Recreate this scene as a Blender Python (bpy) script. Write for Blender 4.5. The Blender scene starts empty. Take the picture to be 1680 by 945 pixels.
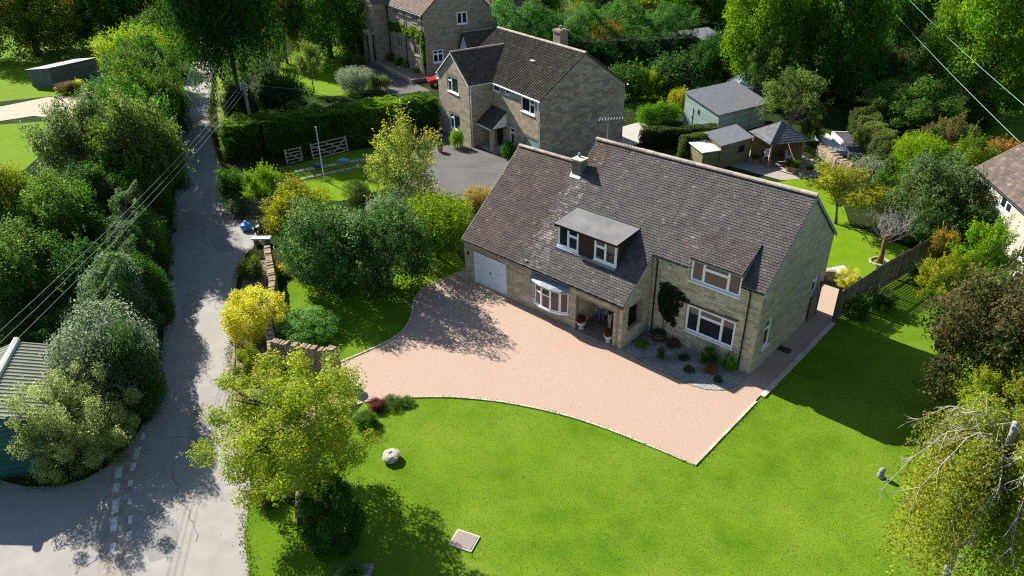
import bpy, math, random
import numpy as np
from mathutils import Vector, Matrix

# ---------------------------------------------------------------- camera, sky, sun, exposure
S = bpy.context.scene
COL = S.collection
cam_d = bpy.data.cameras.new('camera')
cam_d.sensor_width = 36.0
cam_d.lens = 24.893
cam_d.clip_start = 0.5
cam_d.clip_end = 2000
cam = bpy.data.objects.new('camera', cam_d)
COL.objects.link(cam)
_yaw, _pitch, _roll = -0.76, 0.5301, -0.0223
_f = Vector((math.sin(_yaw)*math.cos(_pitch), math.cos(_yaw)*math.cos(_pitch), -math.sin(_pitch)))
_r = Vector((math.cos(_yaw), -math.sin(_yaw), 0)); _u = _r.cross(_f)
_r2 = math.cos(_roll)*_r + math.sin(_roll)*_u; _u2 = _r2.cross(_f)
cam.matrix_world = Matrix(((_r2.x, _u2.x, -_f.x, 27.6138), (_r2.y, _u2.y, -_f.y, -25.0506), (_r2.z, _u2.z, -_f.z, 21.0196), (0, 0, 0, 1)))
S.camera = cam

SUN_TRAVEL = Vector((1.43, -0.09, -1.0)).normalized()
sun_el = math.asin(-SUN_TRAVEL.z)
W = bpy.data.worlds.new('World'); S.world = W; W.use_nodes = True
nt = W.node_tree; nt.nodes.clear()
sky = nt.nodes.new('ShaderNodeTexSky'); sky.sky_type = 'NISHITA'; sky.sun_disc = False
sky.sun_elevation = sun_el
sky.sun_rotation = math.atan2(-SUN_TRAVEL.x, -SUN_TRAVEL.y)
sky.air_density = 1.0; sky.dust_density = 0.6; sky.ozone_density = 1.5
bg = nt.nodes.new('ShaderNodeBackground'); bg.inputs['Strength'].default_value = 0.066
wo = nt.nodes.new('ShaderNodeOutputWorld')
nt.links.new(sky.outputs[0], bg.inputs[0]); nt.links.new(bg.outputs[0], wo.inputs[0])
sl = bpy.data.lights.new('sun', 'SUN'); sl.energy = 5.0; sl.angle = math.radians(0.53); sl.color = (1.0, 0.945, 0.86)
so = bpy.data.objects.new('sun', sl); COL.objects.link(so)
so.rotation_euler = SUN_TRAVEL.to_track_quat('-Z', 'Y').to_euler()
so.location = (-60, 10, 60)
S.view_settings.view_transform = 'Standard'; S.view_settings.look = 'None'
S.view_settings.exposure = 1.17; S.view_settings.gamma = 1.0
S.render.engine = 'CYCLES'
S.cycles.max_bounces = 6; S.cycles.diffuse_bounces = 3; S.cycles.glossy_bounces = 3
S.cycles.transmission_bounces = 4; S.cycles.transparent_max_bounces = 4
S.cycles.use_denoising = False
S.cycles.filter_width = 1.15
S.cycles.sample_clamp_indirect = 6

rng = random.Random(11)
NR = np.random.RandomState(5)
PI = math.pi

# ---------------------------------------------------------------- materials
def _n(t, k, **kw):
    n = t.nodes.new(k)
    for a, v in kw.items(): setattr(n, a, v)
    return n
MATS = {}
def mat(name, c1, c2=None, scale=4.0, rough=0.85, bump=0.0, bscale=None, col=False, spec=0.3, metal=0.0, detail=5.0, c3=None, scale3=0.6, ior=None, contrast=0.0, stretch=None, coat=0.0):
    if name in MATS: return MATS[name]
    m = bpy.data.materials.new(name); m.use_nodes = True; t = m.node_tree
    b = t.nodes['Principled BSDF']; L = t.links.new
    b.inputs['Roughness'].default_value = rough
    b.inputs['Specular IOR Level'].default_value = spec
    b.inputs['Metallic'].default_value = metal
    b.inputs['Coat Weight'].default_value = coat
    if ior: b.inputs['IOR'].default_value = ior
    tc = _n(t, 'ShaderNodeTexCoord'); vec = tc.outputs['Object']
    if stretch:
        mp = _n(t, 'ShaderNodeMapping'); mp.inputs['Scale'].default_value = stretch
        L(vec, mp.inputs[0]); vec = mp.outputs[0]
    out = None
    if c2 is not None:
        nz = _n(t, 'ShaderNodeTexNoise'); nz.inputs['Scale'].default_value = scale; nz.inputs['Detail'].default_value = detail
        L(vec, nz.inputs['Vector'])
        rp = _n(t, 'ShaderNodeMapRange'); lo = 0.3 + 0.18*contrast; hi = 0.7 - 0.18*contrast
        rp.inputs[1].default_value = lo; rp.inputs[2].default_value = hi
        L(nz.outputs['Fac'], rp.inputs[0])
        mx = _n(t, 'ShaderNodeMix', data_type='RGBA')
        mx.inputs[6].default_value = (*c1, 1); mx.inputs[7].default_value = (*c2, 1)
        L(rp.outputs[0], mx.inputs[0]); out = mx.outputs[2]
        if c3 is not None:
            n3 = _n(t, 'ShaderNodeTexNoise'); n3.inputs['Scale'].default_value = scale3; n3.inputs['Detail'].default_value = 4
            L(vec, n3.inputs['Vector'])
            r3 = _n(t, 'ShaderNodeMapRange'); r3.inputs[1].default_value = 0.45; r3.inputs[2].default_value = 0.68
            L(n3.outputs['Fac'], r3.inputs[0])
            m3 = _n(t, 'ShaderNodeMix', data_type='RGBA'); m3.inputs[7].default_value = (*c3, 1)
            L(out, m3.inputs[6]); L(r3.outputs[0], m3.inputs[0]); out = m3.outputs[2]
    if col:
        at = _n(t, 'ShaderNodeAttribute'); at.attribute_name = 'col'
        mu = _n(t, 'ShaderNodeMix', data_type='RGBA', blend_type='MULTIPLY'); mu.inputs[0].default_value = 1.0
        if out is None: mu.inputs[6].default_value = (*c1, 1)
        else: L(out, mu.inputs[6])
        L(at.outputs['Color'], mu.inputs[7]); out = mu.outputs[2]
    if out is None: b.inputs['Base Color'].default_value = (*c1, 1)
    else: L(out, b.inputs['Base Color'])
    if bump:
        nb = _n(t, 'ShaderNodeTexNoise'); nb.inputs['Scale'].default_value = bscale or scale*4; nb.inputs['Detail'].default_value = 4
        L(vec, nb.inputs['Vector'])
        bp = _n(t, 'ShaderNodeBump'); bp.inputs['Strength'].default_value = min(1.0, bump); bp.inputs['Distance'].default_value = 0.03
        L(nb.outputs['Fac'], bp.inputs['Height']); L(bp.outputs[0], b.inputs['Normal'])
    MATS[name] = m
    return m

def leaf_mat(name='leaf', trans=0.48, rough=0.55, spec=0.10):
    m = bpy.data.materials.new(name); m.use_nodes = True; t = m.node_tree; L = t.links.new
    b = t.nodes['Principled BSDF']; o = t.nodes['Material Output']
    at = _n(t, 'ShaderNodeAttribute'); at.attribute_name = 'col'
    sp = _n(t, 'ShaderNodeSeparateColor'); L(at.outputs['Color'], sp.inputs[0])
    oi = _n(t, 'ShaderNodeObjectInfo')
    t2 = _n(t, 'ShaderNodeAttribute'); t2.attribute_type = 'OBJECT'; t2.attribute_name = 'tint2'
    mx = _n(t, 'ShaderNodeMix', data_type='RGBA')
    L(sp.outputs[1], mx.inputs[0]); L(oi.outputs['Color'], mx.inputs[6]); L(t2.outputs['Color'], mx.inputs[7])
    hs = _n(t, 'ShaderNodeHueSaturation'); L(mx.outputs[2], hs.inputs['Color']); L(sp.outputs[0], hs.inputs['Value'])
    ma = _n(t, 'ShaderNodeMapRange'); ma.inputs[3].default_value = 0.485; ma.inputs[4].default_value = 0.515
    L(sp.outputs[2], ma.inputs[0]); L(ma.outputs[0], hs.inputs['Hue'])
    L(hs.outputs[0], b.inputs['Base Color'])
    b.inputs['Roughness'].default_value = rough; b.inputs['Specular IOR Level'].default_value = spec
    tr = _n(t, 'ShaderNodeBsdfTranslucent')
    h2 = _n(t, 'ShaderNodeHueSaturation'); h2.inputs['Saturation'].default_value = 1.1; h2.inputs['Value'].default_value = 1.75
    L(hs.outputs[0], h2.inputs['Color']); L(h2.outputs[0], tr.inputs[0])
    ms = _n(t, 'ShaderNodeMixShader'); ms.inputs[0].default_value = trans
    L(b.outputs[0], ms.inputs[1]); L(tr.outputs[0], ms.inputs[2]); L(ms.outputs[0], o.inputs[0])
    MATS[name] = m
    return m
LEAF = leaf_mat()

# ---------------------------------------------------------------- mesh helpers
class MB:
    """collects faces with a colour each; build() links them as one mesh object"""
    def __init__(s): s.v = []; s.f = []; s.c = []
    def face(s, pts, c=(1, 1, 1)):
        n = len(s.v); s.v.extend([tuple(p) for p in pts]); s.f.append(tuple(range(n, n+len(pts)))); s.c.append(c); return s
    def hexa(s, a, b, c=(1, 1, 1)):
        """a, b: two quads (4 points each, same winding), joined"""
        n = len(s.v); s.v.extend([tuple(p) for p in a]); s.v.extend([tuple(p) for p in b])
        for q in ((0, 3, 2, 1), (4, 5, 6, 7), (0, 1, 5, 4), (1, 2, 6, 5), (2, 3, 7, 6), (3, 0, 4, 7)):
            s.f.append(tuple(n+i for i in q)); s.c.append(c)
        return s
    def box(s, x0, y0, z0, x1, y1, z1, c=(1, 1, 1), M=None):
        a = [(x0, y0, z0), (x1, y0, z0), (x1, y1, z0), (x0, y1, z0)]; b = [(p[0], p[1], z1) for p in a]
        if M is not None: a = [M @ Vector(p) for p in a]; b = [M @ Vector(p) for p in b]
        return s.hexa(a, b, c)
    def obox(s, O, U, V, N, u, v, n, c=(1, 1, 1)):
        """box in a frame: ranges u, v, n along the vectors U, V, N from O"""
        P = lambda a, b, d: O + U*a + V*b + N*d
        return s.hexa([P(u[0], v[0], n[0]), P(u[1], v[0], n[0]), P(u[1], v[1], n[0]), P(u[0], v[1], n[0])],
                      [P(u[0], v[0], n[1]), P(u[1], v[0], n[1]), P(u[1], v[1], n[1]), P(u[0], v[1], n[1])], c)
    def tube(s, pts, rad, k=6, c=(1, 1, 1), cap=True):
        pts = [Vector(p) for p in pts]; n0 = len(s.v); m = len(pts)
        rad = rad if isinstance(rad, (list, tuple)) else [rad]*m
        ref = Vector((0.31, 0.17, 0.93))
        for i, p in enumerate(pts):
            d = (pts[min(i+1, m-1)]-pts[max(i-1, 0)]); d = d.normalized() if d.length > 1e-9 else Vector((0, 0, 1))
            a = d.cross(ref)
            if a.length < 0.1: a = d.cross(Vector((1, 0, 0)))
            a.normalize(); b = d.cross(a)
            for j in range(k):
                t = 2*PI*j/k; s.v.append(tuple(p + (a*math.cos(t)+b*math.sin(t))*rad[i]))
        for i in range(m-1):
            for j in range(k):
                s.f.append((n0+i*k+j, n0+i*k+(j+1) % k, n0+(i+1)*k+(j+1) % k, n0+(i+1)*k+j)); s.c.append(c)
        if cap:
            s.f.append(tuple(n0+j for j in range(k-1, -1, -1))); s.c.append(c)
            s.f.append(tuple(n0+(m-1)*k+j for j in range(k))); s.c.append(c)
        return s
    def lathe(s, prof, cx=0, cy=0, k=14, c=(1, 1, 1), wob=0.0, r=None):
        n0 = len(s.v)
        for (R, z) in prof:
            for j in range(k):
                t = 2*PI*j/k; q = R*(1+(wob*(r or rng).uniform(-1, 1) if wob else 0)); s.v.append((cx+q*math.cos(t), cy+q*math.sin(t), z))
        for i in range(len(prof)-1):
            for j in range(k):
                s.f.append((n0+i*k+j, n0+i*k+(j+1) % k, n0+(i+1)*k+(j+1) % k, n0+(i+1)*k+j)); s.c.append(c)
        s.f.append(tuple(n0+j for j in range(k-1, -1, -1))); s.c.append(c)
        m = (len(prof)-1)*k; s.f.append(tuple(n0+m+j for j in range(k))); s.c.append(c)
        return s
    def mesh(s, name, m, smooth=False):
        me = bpy.data.meshes.new(name); me.from_pydata(s.v, [], s.f); me.update()
        if m is not None: me.materials.append(m)
        if s.c:
            at = me.color_attributes.new('col', 'FLOAT_COLOR', 'CORNER')
            buf = np.ones((len(me.loops), 4), np.float32); ln = np.array([len(f) for f in s.f])
            buf[:, :3] = np.repeat(np.array(s.c, np.float32), ln, axis=0)
            at.data.foreach_set('color', buf.ravel())
        if smooth: me.polygons.foreach_set('use_smooth', [True]*len(me.polygons))
        return me
    def build(s, name, m, parent=None, smooth=False, kind=None, loc=None):
        return link(name, s.mesh(name, m, smooth), parent, kind=kind, loc=loc)

def link(name, me, parent=None, kind=None, loc=None, rz=None, scale=None):
    o = bpy.data.objects.new(name, me); COL.objects.link(o)
    if parent is not None: o.parent = parent
    if loc is not None: o.location = loc
    if rz is not None: o.rotation_euler = (0, 0, rz)
    if scale is not None: o.scale = scale
    if kind: o['kind'] = kind
    return o
def tag(o, label, cat, group=None):
    o['label'] = label; o['category'] = cat
    if group: o['group'] = group
    return o
def thing(name, label, cat, loc=(0, 0, 0), rz=0.0, group=None):
    o = bpy.data.objects.new(name, None); COL.objects.link(o); o.empty_display_size = 0.3
    o.location = loc; o.rotation_euler = (0, 0, rz)
    return tag(o, label, cat, group)
def np_mesh(name, verts, faces, cols, m):
    """verts (N,3), faces (M,k) of one size, cols (N,3) per vertex"""
    me = bpy.data.meshes.new(name); k = faces.shape[1]; M_ = len(faces)
    me.vertices.add(len(verts)); me.vertices.foreach_set('co', np.ascontiguousarray(verts, np.float32).ravel())
    me.loops.add(M_*k); me.loops.foreach_set('vertex_index', np.ascontiguousarray(faces, np.int32).ravel())
    me.polygons.add(M_); me.polygons.foreach_set('loop_start', np.arange(0, M_*k, k, dtype=np.int32))
    try: me.polygons.foreach_set('loop_total', np.full(M_, k, np.int32))
    except Exception: pass
    me.update(calc_edges=True)
    at = me.color_attributes.new('col', 'FLOAT_COLOR', 'POINT')
    b = np.ones((len(verts), 4), np.float32); b[:, :3] = cols; at.data.foreach_set('color', b.ravel())
    me.materials.append(m)
    return me
def in_poly(x, y, poly):
    inside = np.zeros(len(x), bool); n = len(poly)
    for i in range(n):
        x1, y1 = poly[i]; x2, y2 = poly[(i+1) % n]
        c = ((y1 > y) != (y2 > y)) & (x < (x2-x1)*(y-y1)/((y2-y1) if abs(y2-y1) > 1e-9 else 1e-9)+x1)
        inside ^= c
    return inside
def smooth_poly(pts, it=2, closed=False):
    for _ in range(it):
        out = []; n = len(pts)
        rngi = range(n if closed else n-1)
        if not closed: out.append(pts[0])
        for i in rngi:
            a, b = pts[i], pts[(i+1) % n]
            out.append((a[0]*.75+b[0]*.25, a[1]*.75+b[1]*.25)); out.append((a[0]*.25+b[0]*.75, a[1]*.25+b[1]*.75))
        if not closed: out.append(pts[-1])
        pts = out
    return pts
def resample(pts, step):
    out = []; acc = 0.0; nxt = 0.0
    for (a, b) in zip(pts[:-1], pts[1:]):
        d = math.hypot(b[0]-a[0], b[1]-a[1])
        while d > 1e-9 and nxt <= acc+d+1e-9:
            t = (nxt-acc)/d; out.append((a[0]+(b[0]-a[0])*t, a[1]+(b[1]-a[1])*t)); nxt += step
        acc += d
    return out
from mathutils.geometry import tessellate_polygon
def sheet(name, poly, z, m, parent=None, kind='structure'):
    vs = [Vector((p[0], p[1], z)) for p in poly]
    tr = tessellate_polygon([vs]); me = bpy.data.meshes.new(name)
    fs = []
    for t in tr:
        a, b, c = [vs[i] for i in t]
        fs.append(tuple(t) if (b-a).cross(c-a).z > 0 else (t[0], t[2], t[1]))
    me.from_pydata([tuple(v) for v in vs], [], fs); me.update(); me.materials.append(m)
    return link(name, me, parent, kind=None if parent else kind)
# ---------------------------------------------------------------- setting: ground, lawns, lane, driveway
m_soil = mat('soil', (.016, .028, .008), (.030, .042, .013), scale=.9, rough=1, bump=.8, bscale=6, c3=(.022, .045, .012), scale3=.15, spec=.03)
m_lawn = mat('lawn_grass', (.074, .156, .008), (.122, .214, .014), scale=.9, detail=11, rough=.95, bump=.5, bscale=38, c3=(.148, .222, .020), scale3=.24, spec=.03)
m_lawn2 = mat('sunny_lawn', (.100, .190, .005), (.145, .240, .008), scale=1.4, detail=8, rough=.9, bump=.8, bscale=25, c3=(.13, .22, .012), scale3=.2, spec=.03)
m_verge = mat('verge_grass', (.10, .17, .025), (.21, .25, .06), scale=3, detail=8, rough=1, spec=.03, bump=.8, bscale=25)
m_road = mat('worn_asphalt', (.275, .258, .236), (.328, .310, .284), scale=1.6, detail=8, rough=.95, bump=.12, bscale=60, c3=(.270, .252, .232), scale3=.2, spec=.2)
m_pink = mat('resin_gravel', (.378, .272, .206), (.452, .336, .260), scale=18, detail=14, rough=.9, bump=.5, bscale=120, c3=(.425, .295, .228), scale3=.32, spec=.2)
m_tarmac = mat('tarmac', (.098, .093, .090), (.128, .121, .115), scale=6, detail=9, rough=.95, bump=.3, bscale=80, c3=(.088, .082, .078), scale3=.5)
m_kerb = mat('kerb_stone', (.40, .36, .29), (.52, .47, .39), scale=8, rough=.9, bump=.4, col=True)
m_gravel = mat('slate_gravel', (.16, .155, .15), (.48, .47, .46), scale=26, detail=6, rough=.9, bump=1, bscale=60, contrast=.5, c3=(.19, .17, .16), scale3=.9)
m_paving = mat('paving', (.33, .30, .25), (.42, .39, .33), scale=3, rough=.9, bump=.3, col=True)
m_white = mat('white_paint', (.78, .80, .82), rough=.45, spec=.4)

g = sheet('ground', [(-420, -300), (300, -300), (300, 420), (-420, 420)], 0.0, m_soil)

DRIVE_FRONT = smooth_poly([(4.9, -11.2), (5.4, -10.5), (6.4, -9.4), (7.5, -8.4), (9.0, -7.35), (10.6, -6.5), (12.2, -5.85), (13.9, -5.35), (15.6, -5.05), (17.3, -4.78), (18.25, -4.68)], 1)
DRIVE_LEFT = smooth_poly([(-0.7, 0.9), (-0.95, -1.4), (-1.0, -2.7), (-0.4, -3.8), (0.7, -4.8), (1.55, -5.9), (1.85, -7.0), (1.7, -8.6), (1.45, -10.2)], 2)
drive_poly = DRIVE_LEFT + [(1.9, -11.2), (1.0, -13.2), (-0.6, -14.9), (3.1, -16.6), (4.2, -14.4), (4.7, -11.9)] + DRIVE_FRONT + [(18.25, 13.4), (16.4, 13.4), (16.4, 0.9)]
driveway = sheet('driveway', drive_poly, 0.035, m_pink)

LAWN = [(4.95, -11.4)] + DRIVE_FRONT + [(18.33, -4.6), (18.33, 9.6), (18.95, 14.4), (19.95, 19.9), (20.2, 22.6), (36, 24), (38, -8), (31, -25), (13, -24), (9.9, -18.1), (8.2, -16.6), (6.3, -14.5)]
lawn = sheet('lawn', LAWN, 0.022, m_lawn)
LEFT_LAWN = DRIVE_LEFT + [(1.6, -11.0), (-.8, -12.2), (-3, -11.2), (-7, -8.5), (-9, -5), (-6, -1.5), (-3, 1.9)]
sheet('side_lawn', LEFT_LAWN, 0.018, m_lawn)
BANK = [(5.6, -17.2), (8.2, -16.9), (9.8, -17.9), (11.2, -18.7), (14, -22), (10.6, -20.6), (9.5, -19.7), (7.7, -18.9), (6.5, -18.0)]
sheet('grass_bank', BANK, 0.026, m_lawn)
BACK_LAWN = [(7.0, 25.2), (8.3, 28.3), (10.5, 27.5), (13.0, 24.9), (14.5, 22.0), (19.2, 21.0), (19.3, 19.2), (18.5, 13.9), (15.2, 14.6), (10.5, 17), (6.5, 22)]
sheet('back_lawn', BACK_LAWN, 0.024, m_lawn2)
sheet('orchard_lawn', [(-21.6, 2.3), (-20.2, 7.6), (-17.0, 8.2), (-14.8, 6.0), (-15.5, 2.0), (-18, .4)], 0.024, m_lawn2)
sheet('hedge_foot_lawn', [(-25.6, 2.5), (-24.2, 9.3), (-22.6, 13), (-20.3, 8), (-21.7, 2.4)], 0.020, m_lawn)
sheet('upper_meadow', [(-69, -7.5), (-66.5, -2.2), (-62, 2.2), (-70, 8), (-96, 14.5), (-112, 13), (-118, -4), (-80, -14)], 0.02, m_lawn2)
sheet('lower_meadow', [(-59.5, -10.5), (-56.0, -5.6), (-49, -6.6), (-41, -12.5), (-42, -19), (-60, -20)], 0.02, m_lawn2)
sheet('meadow_path', [(-66, -10), (-66.2, -2.4), (-63.5, 1.2), (-55, .4), (-55.5, -4.6), (-59.2, -5.8), (-60.5, -10.8)], 0.030, mat('sandy_path', (.38, .30, .22), (.48, .40, .30), scale=2, rough=1, bump=.3))
sheet('manor_lawn', [(-42.0, 18.0), (-38, 20.5), (-43.5, 26.8), (-52, 30.5), (-62, 36), (-66, 30), (-60, 24), (-50, 17)], 0.02, m_lawn2)
sheet('far_right_lawn', [(11.5, 53), (13, 62), (20, 66), (34, 60), (30, 46), (20.5, 40), (16, 47)], 0.02, m_lawn)
sheet('neighbour_garden_lawn', [(-14, 36), (-7.5, 36), (-7.5, 48), (-18, 56), (-22, 46)], 0.02, m_lawn)
sheet('neighbour_driveway', [(-15.2, 7.5), (-10.6, 7.2), (-6, 9.2), (-7, 14.5), (-10, 21.5), (-13, 19), (-23.0, 20.5), (-24, 14), (-19.5, 11)], 0.03, m_tarmac)
sheet('neighbour_patio', [(-10.5, 26), (-6.0, 25.4), (-5.2, 33.0), (-9.4, 32)], 0.03, mat('pale_concrete', (.36, .33, .29), (.44, .41, .36), scale=2, rough=.95, bump=.2))
sheet('manor_forecourt', [(-55.5, 33.5), (-46.7, 30.2), (-38.6, 28.2), (-34, 27.2), (-36, 22.8), (-40.0, 24.6), (-44.5, 27.2), (-52, 31)], 0.03, m_tarmac)
sheet('gazebo_patio', [(2.8, 27.0), (7.5, 26.8), (9.3, 29.2), (8.4, 32.5), (3.2, 34), (1.8, 29.5)], 0.03, mat('patio_slabs', (.26, .235, .20), (.34, .31, .26), scale=3, rough=.9, bump=.3))
sheet('gravel_border', [(15.6, 14.9), (18.2, 13.3), (18.6, 14.2), (16.3, 16.2)], 0.036, mat('pale_gravel', (.40, .36, .31), (.52, .48, .43), scale=20, rough=1, bump=.8, bscale=60))
sheet('planting_bed', [(11.4, .12), (12.4, -.12), (13.3, -.2), (14.3, -.22), (15.4, -.22), (16.2, -.02), (16.8, .45), (17.1, 1.1), (17.14, 2.3), (11.4, 2.3)], 0.06, m_gravel)

ROAD_L = smooth_poly([(-130, 48), (-86.2, 25.8), (-74.3, 18.9), (-58.9, 10.3), (-45.0, 3.1), (-29.0, -4.6), (-18.4, -9.8), (-10.8, -13.5), (-6.2, -15.8), (-3.4, -17.3), (-1.2, -18.8), (0.2, -20.6), (0.3, -22.3), (-1.5, -24.0), (-6, -25.4)], 1)
ROAD_R = smooth_poly([(-124, 48), (-84, 27.6), (-68.4, 18.9), (-53.7, 10.9), (-42.6, 5.1), (-33.1, 1.0), (-27.7, -0.9), (-22.0, -3.5), (-19.0, -3.1), (-15.6, -4.3), (-14.4, -5.2), (-12.7, -7.8), (-7.9, -10.9), (-4.5, -12.9), (-0.7, -14.9), (3.2, -16.5), (5.5, -17.3), (7.1, -18.4), (7.9, -19.0), (9.7, -19.7), (14, -22.5), (20, -27)], 1)
road = sheet('lane', ROAD_L + [(-12, -34), (20, -36)] + ROAD_R[::-1], 0.028, m_road)
sheet('lane_verge', [(-70, 20.6), (-54.1, 11.6), (-38.3, 4.1), (-33.6, 1.7), (-33.0, 3.0), (-38, 6.6), (-52, 13.2), (-69, 22)], 0.034, m_verge)
sheet('raised_bed_ground', [(-12.2, -7.6), (-7.9, -10.6), (-4.4, -12.6), (-.9, -14.5), (.3, -13.4), (-.7, -12.3), (-3, -11.2), (-7.2, -8.4), (-10.6, -6.4)], 0.05, mat('bed_soil', (.17, .13, .09), (.30, .24, .18), scale=5, rough=1, bump=.8, bscale=30))
# worn white dashes where the lane meets the road
mp = mat('worn_marking', (.34, .34, .34), (.66, .66, .65), scale=7, rough=.9, contrast=.3, detail=8)
_lm = [(-.55, -19.1, .55, .17, .1), (.35, -19.75, .75, .26, .0), (1.05, -20.2, .5, .22, .1), (.95, -20.75, .75, .30, .15), (1.75, -21.15, .6, .26, .1), (1.9, -20.65, .35, .18, 0), (2.7, -21.55, .8, .28, .1), (2.9, -21.1, .4, .14, .1), (3.6, -21.95, .75, .27, .2), (3.85, -21.45, .45, .16, .1), (4.75, -22.45, .7, .2, .15), (4.6, -21.8, .5, .22, .1)]
for x, y, l, w, a in _lm:
    d = Vector((.86, -.5, 0)); d.rotate(Matrix.Rotation(a*.5, 3, 'Z')); n = Vector((-d.y, d.x, 0)); c = Vector((x, y, .038))
    b = MB(); J = lambda: rng.uniform(.8, 1.1)
    b.face([c-d*l/2*J()-n*w/2, c-n*w/2*J(), c+d*l/2*J()-n*w/2*J(), c+d*l/2+n*w/2*J(), c+n*w/2*J(), c-d*l/2*J()+n*w/2])
    b.build('road_marking', mp, road)
# repairs, cracks and the worn brown patch in the old surface
def blob(cx, cy, rx, ry, rot, n, j, z, m, nm):
    r = random.Random(int(cx*91+cy*37)); p = []
    for i in range(n): t = 2*PI*i/n; k = 1+j*r.uniform(-1, 1); q = (rx*k*math.cos(t), ry*k*math.sin(t)); p.append((cx+q[0]*math.cos(rot)-q[1]*math.sin(rot), cy+q[0]*math.sin(rot)+q[1]*math.cos(rot)))
    return sheet(nm, p, z, m, road)
m_patch = mat('asphalt_repair', (.20, .192, .184), (.25, .242, .232), scale=3, detail=8, rough=.95, bump=.15, bscale=60)
m_worn = mat('worn_surface', (.235, .195, .150), (.315, .285, .25), scale=2.2, detail=10, rough=1, contrast=.3)
for zi, a in enumerate(((-9.5, -12.6, 2.2, .55, -.5), (-15.5, -7.2, 1.6, 1.0, -.4), (.8, -17.2, 1.7, .45, -.55), (5.6, -21.0, 1.1, .6, -.5), (-24, -4.1, 2.4, .6, -.45))): blob(*a, 12, .10, .0300+.0005*zi, m_patch, 'repair_patch')
for zi, a in enumerate(((4.5, -22.3, 1.7, .55, -.5), (1.6, -20.9, 2.2, .5, -.5), (6.1, -23.1, .9, .4, -.3), (-3.4, -13.4, 2.6, .16, -.52), (3.6, -16.9, 1.6, .14, -.4))): blob(*a, 18, .16, .0328+.0006*zi, m_worn, 'worn_patch')
m_crack = mat('crack', (.12, .115, .11), rough=1)
rk = random.Random(5)
for (x, y, a, L) in ((-12, -10.5, -.5, 7), (-4, -15.0, -.55, 6), (2.5, -19.2, -.2, 5), (4, -20.5, -1.3, 3.5), (-20, -6.5, -.45, 8), (0.5, -18.4, .6, 2.5)):
    pts = []; px_, py_ = x, y
    for i in range(14): pts.append(Vector((px_, py_, .0362))); a2 = a+rk.uniform(-.5, .5); px_ += math.cos(a2)*L/14; py_ += math.sin(a2)*L/14
    cb_ = MB()
    for p, q in zip(pts[:-1], pts[1:]):
        d = (q-p).normalized(); n = Vector((-d.y, d.x, 0))*rk.uniform(.006, .014); cb_.face([p-n, q-n, q+n, p+n])
    cb_.build('crack', m_crack, road)
# edging of the driveway, one block after another
def kerb_run(pts, step, wid, hgt, parent=driveway, z0=0.0, name='kerb_stone', wj=0.0):
    p = resample(pts, step)
    for a, b in zip(p[:-1], p[1:]):
        A = Vector((a[0], a[1], z0)); B = Vector((b[0], b[1], z0)); d = (B-A); L = d.length; d.normalize(); n = Vector((-d.y, d.x, 0))
        v = rng.uniform(.85, 1.12); w = wid*(1+wj*rng.uniform(-1, 1)); h = hgt*rng.uniform(.92, 1.08)
        MB().obox(A, d, n, Vector((0, 0, 1)), (.006, L-.006), (-w/2, w/2), (0, h), (v, v*rng.uniform(.97, 1.02), v*rng.uniform(.93, 1.0))).build(name, m_kerb, parent)
kerb_run(DRIVE_FRONT, .6, .10, .075)
kerb_run([(18.30, -4.68), (18.30, 1.2)], .6, .11, .075)
kerb_run([(18.36, 1.2), (18.36, 9.5)], .75, .24, .10, wj=.08)
kerb_run(DRIVE_LEFT, .6, .10, .075)

# short grass standing on the near lawns
def grass(name, polys, n, h, w, label_m, bounds, seed):
    R = np.random.RandomState(seed); x = R.uniform(bounds[0], bounds[1], n); y = R.uniform(bounds[2], bounds[3], n)
    k = np.zeros(n, bool)
    for p in polys: k |= in_poly(x, y, p)
    x, y = x[k], y[k]; n = len(x); a = R.uniform(0, 2*PI, n); hh = h*R.uniform(.5, 1.25, n); ww = w*R.uniform(.6, 1.3, n)
    lx, ly = R.normal(0, .4, n)*hh, R.normal(0, .4, n)*hh
    v = np.zeros((n, 3, 3)); v[:, 0] = np.stack([x-np.cos(a)*ww, y-np.sin(a)*ww, np.full(n, .02)], 1)
    v[:, 1] = np.stack([x+np.cos(a)*ww, y+np.sin(a)*ww, np.full(n, .02)], 1); v[:, 2] = np.stack([x+lx, y+ly, .02+hh], 1)
    cl = np.ones((n, 3)); cl[:, 0] = R.uniform(.85, 1.2, n)
    patch = .5+.5*np.sin(x*.55+1.3*np.sin(y*.4))*np.sin(y*.48+1.1*np.sin(x*.33))
    patch2 = .5+.5*np.sin(x*1.7+2.1*np.sin(y*1.1))*np.sin(y*1.9+1.7*np.sin(x*.9)); stripe = .5+.5*np.sin((x*.55+y*.83)*2.6)
    cl[:, 1] = np.clip(R.normal(.06, .15, n)+.50*patch+.28*patch2*R.rand(n)+.16*stripe+(R.rand(n) < .02)*.6, 0, 1); cl[:, 2] = R.rand(n)
    me = np_mesh(name, v.reshape(-1, 3), np.arange(3*n).reshape(-1, 3), np.repeat(cl, 3, axis=0), LEAF)
    o = link(name, me, kind='stuff'); o.color = (.086, .172, .008, 1); o['tint2'] = (.215, .280, .026)
    return o
tag(grass('grass_blades', [LAWN, BANK, LEFT_LAWN], 1150000, .032, .010, None, (-9, 38, -25, 24), 3), 'short mown green grass covering the front lawn', 'grass')
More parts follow.
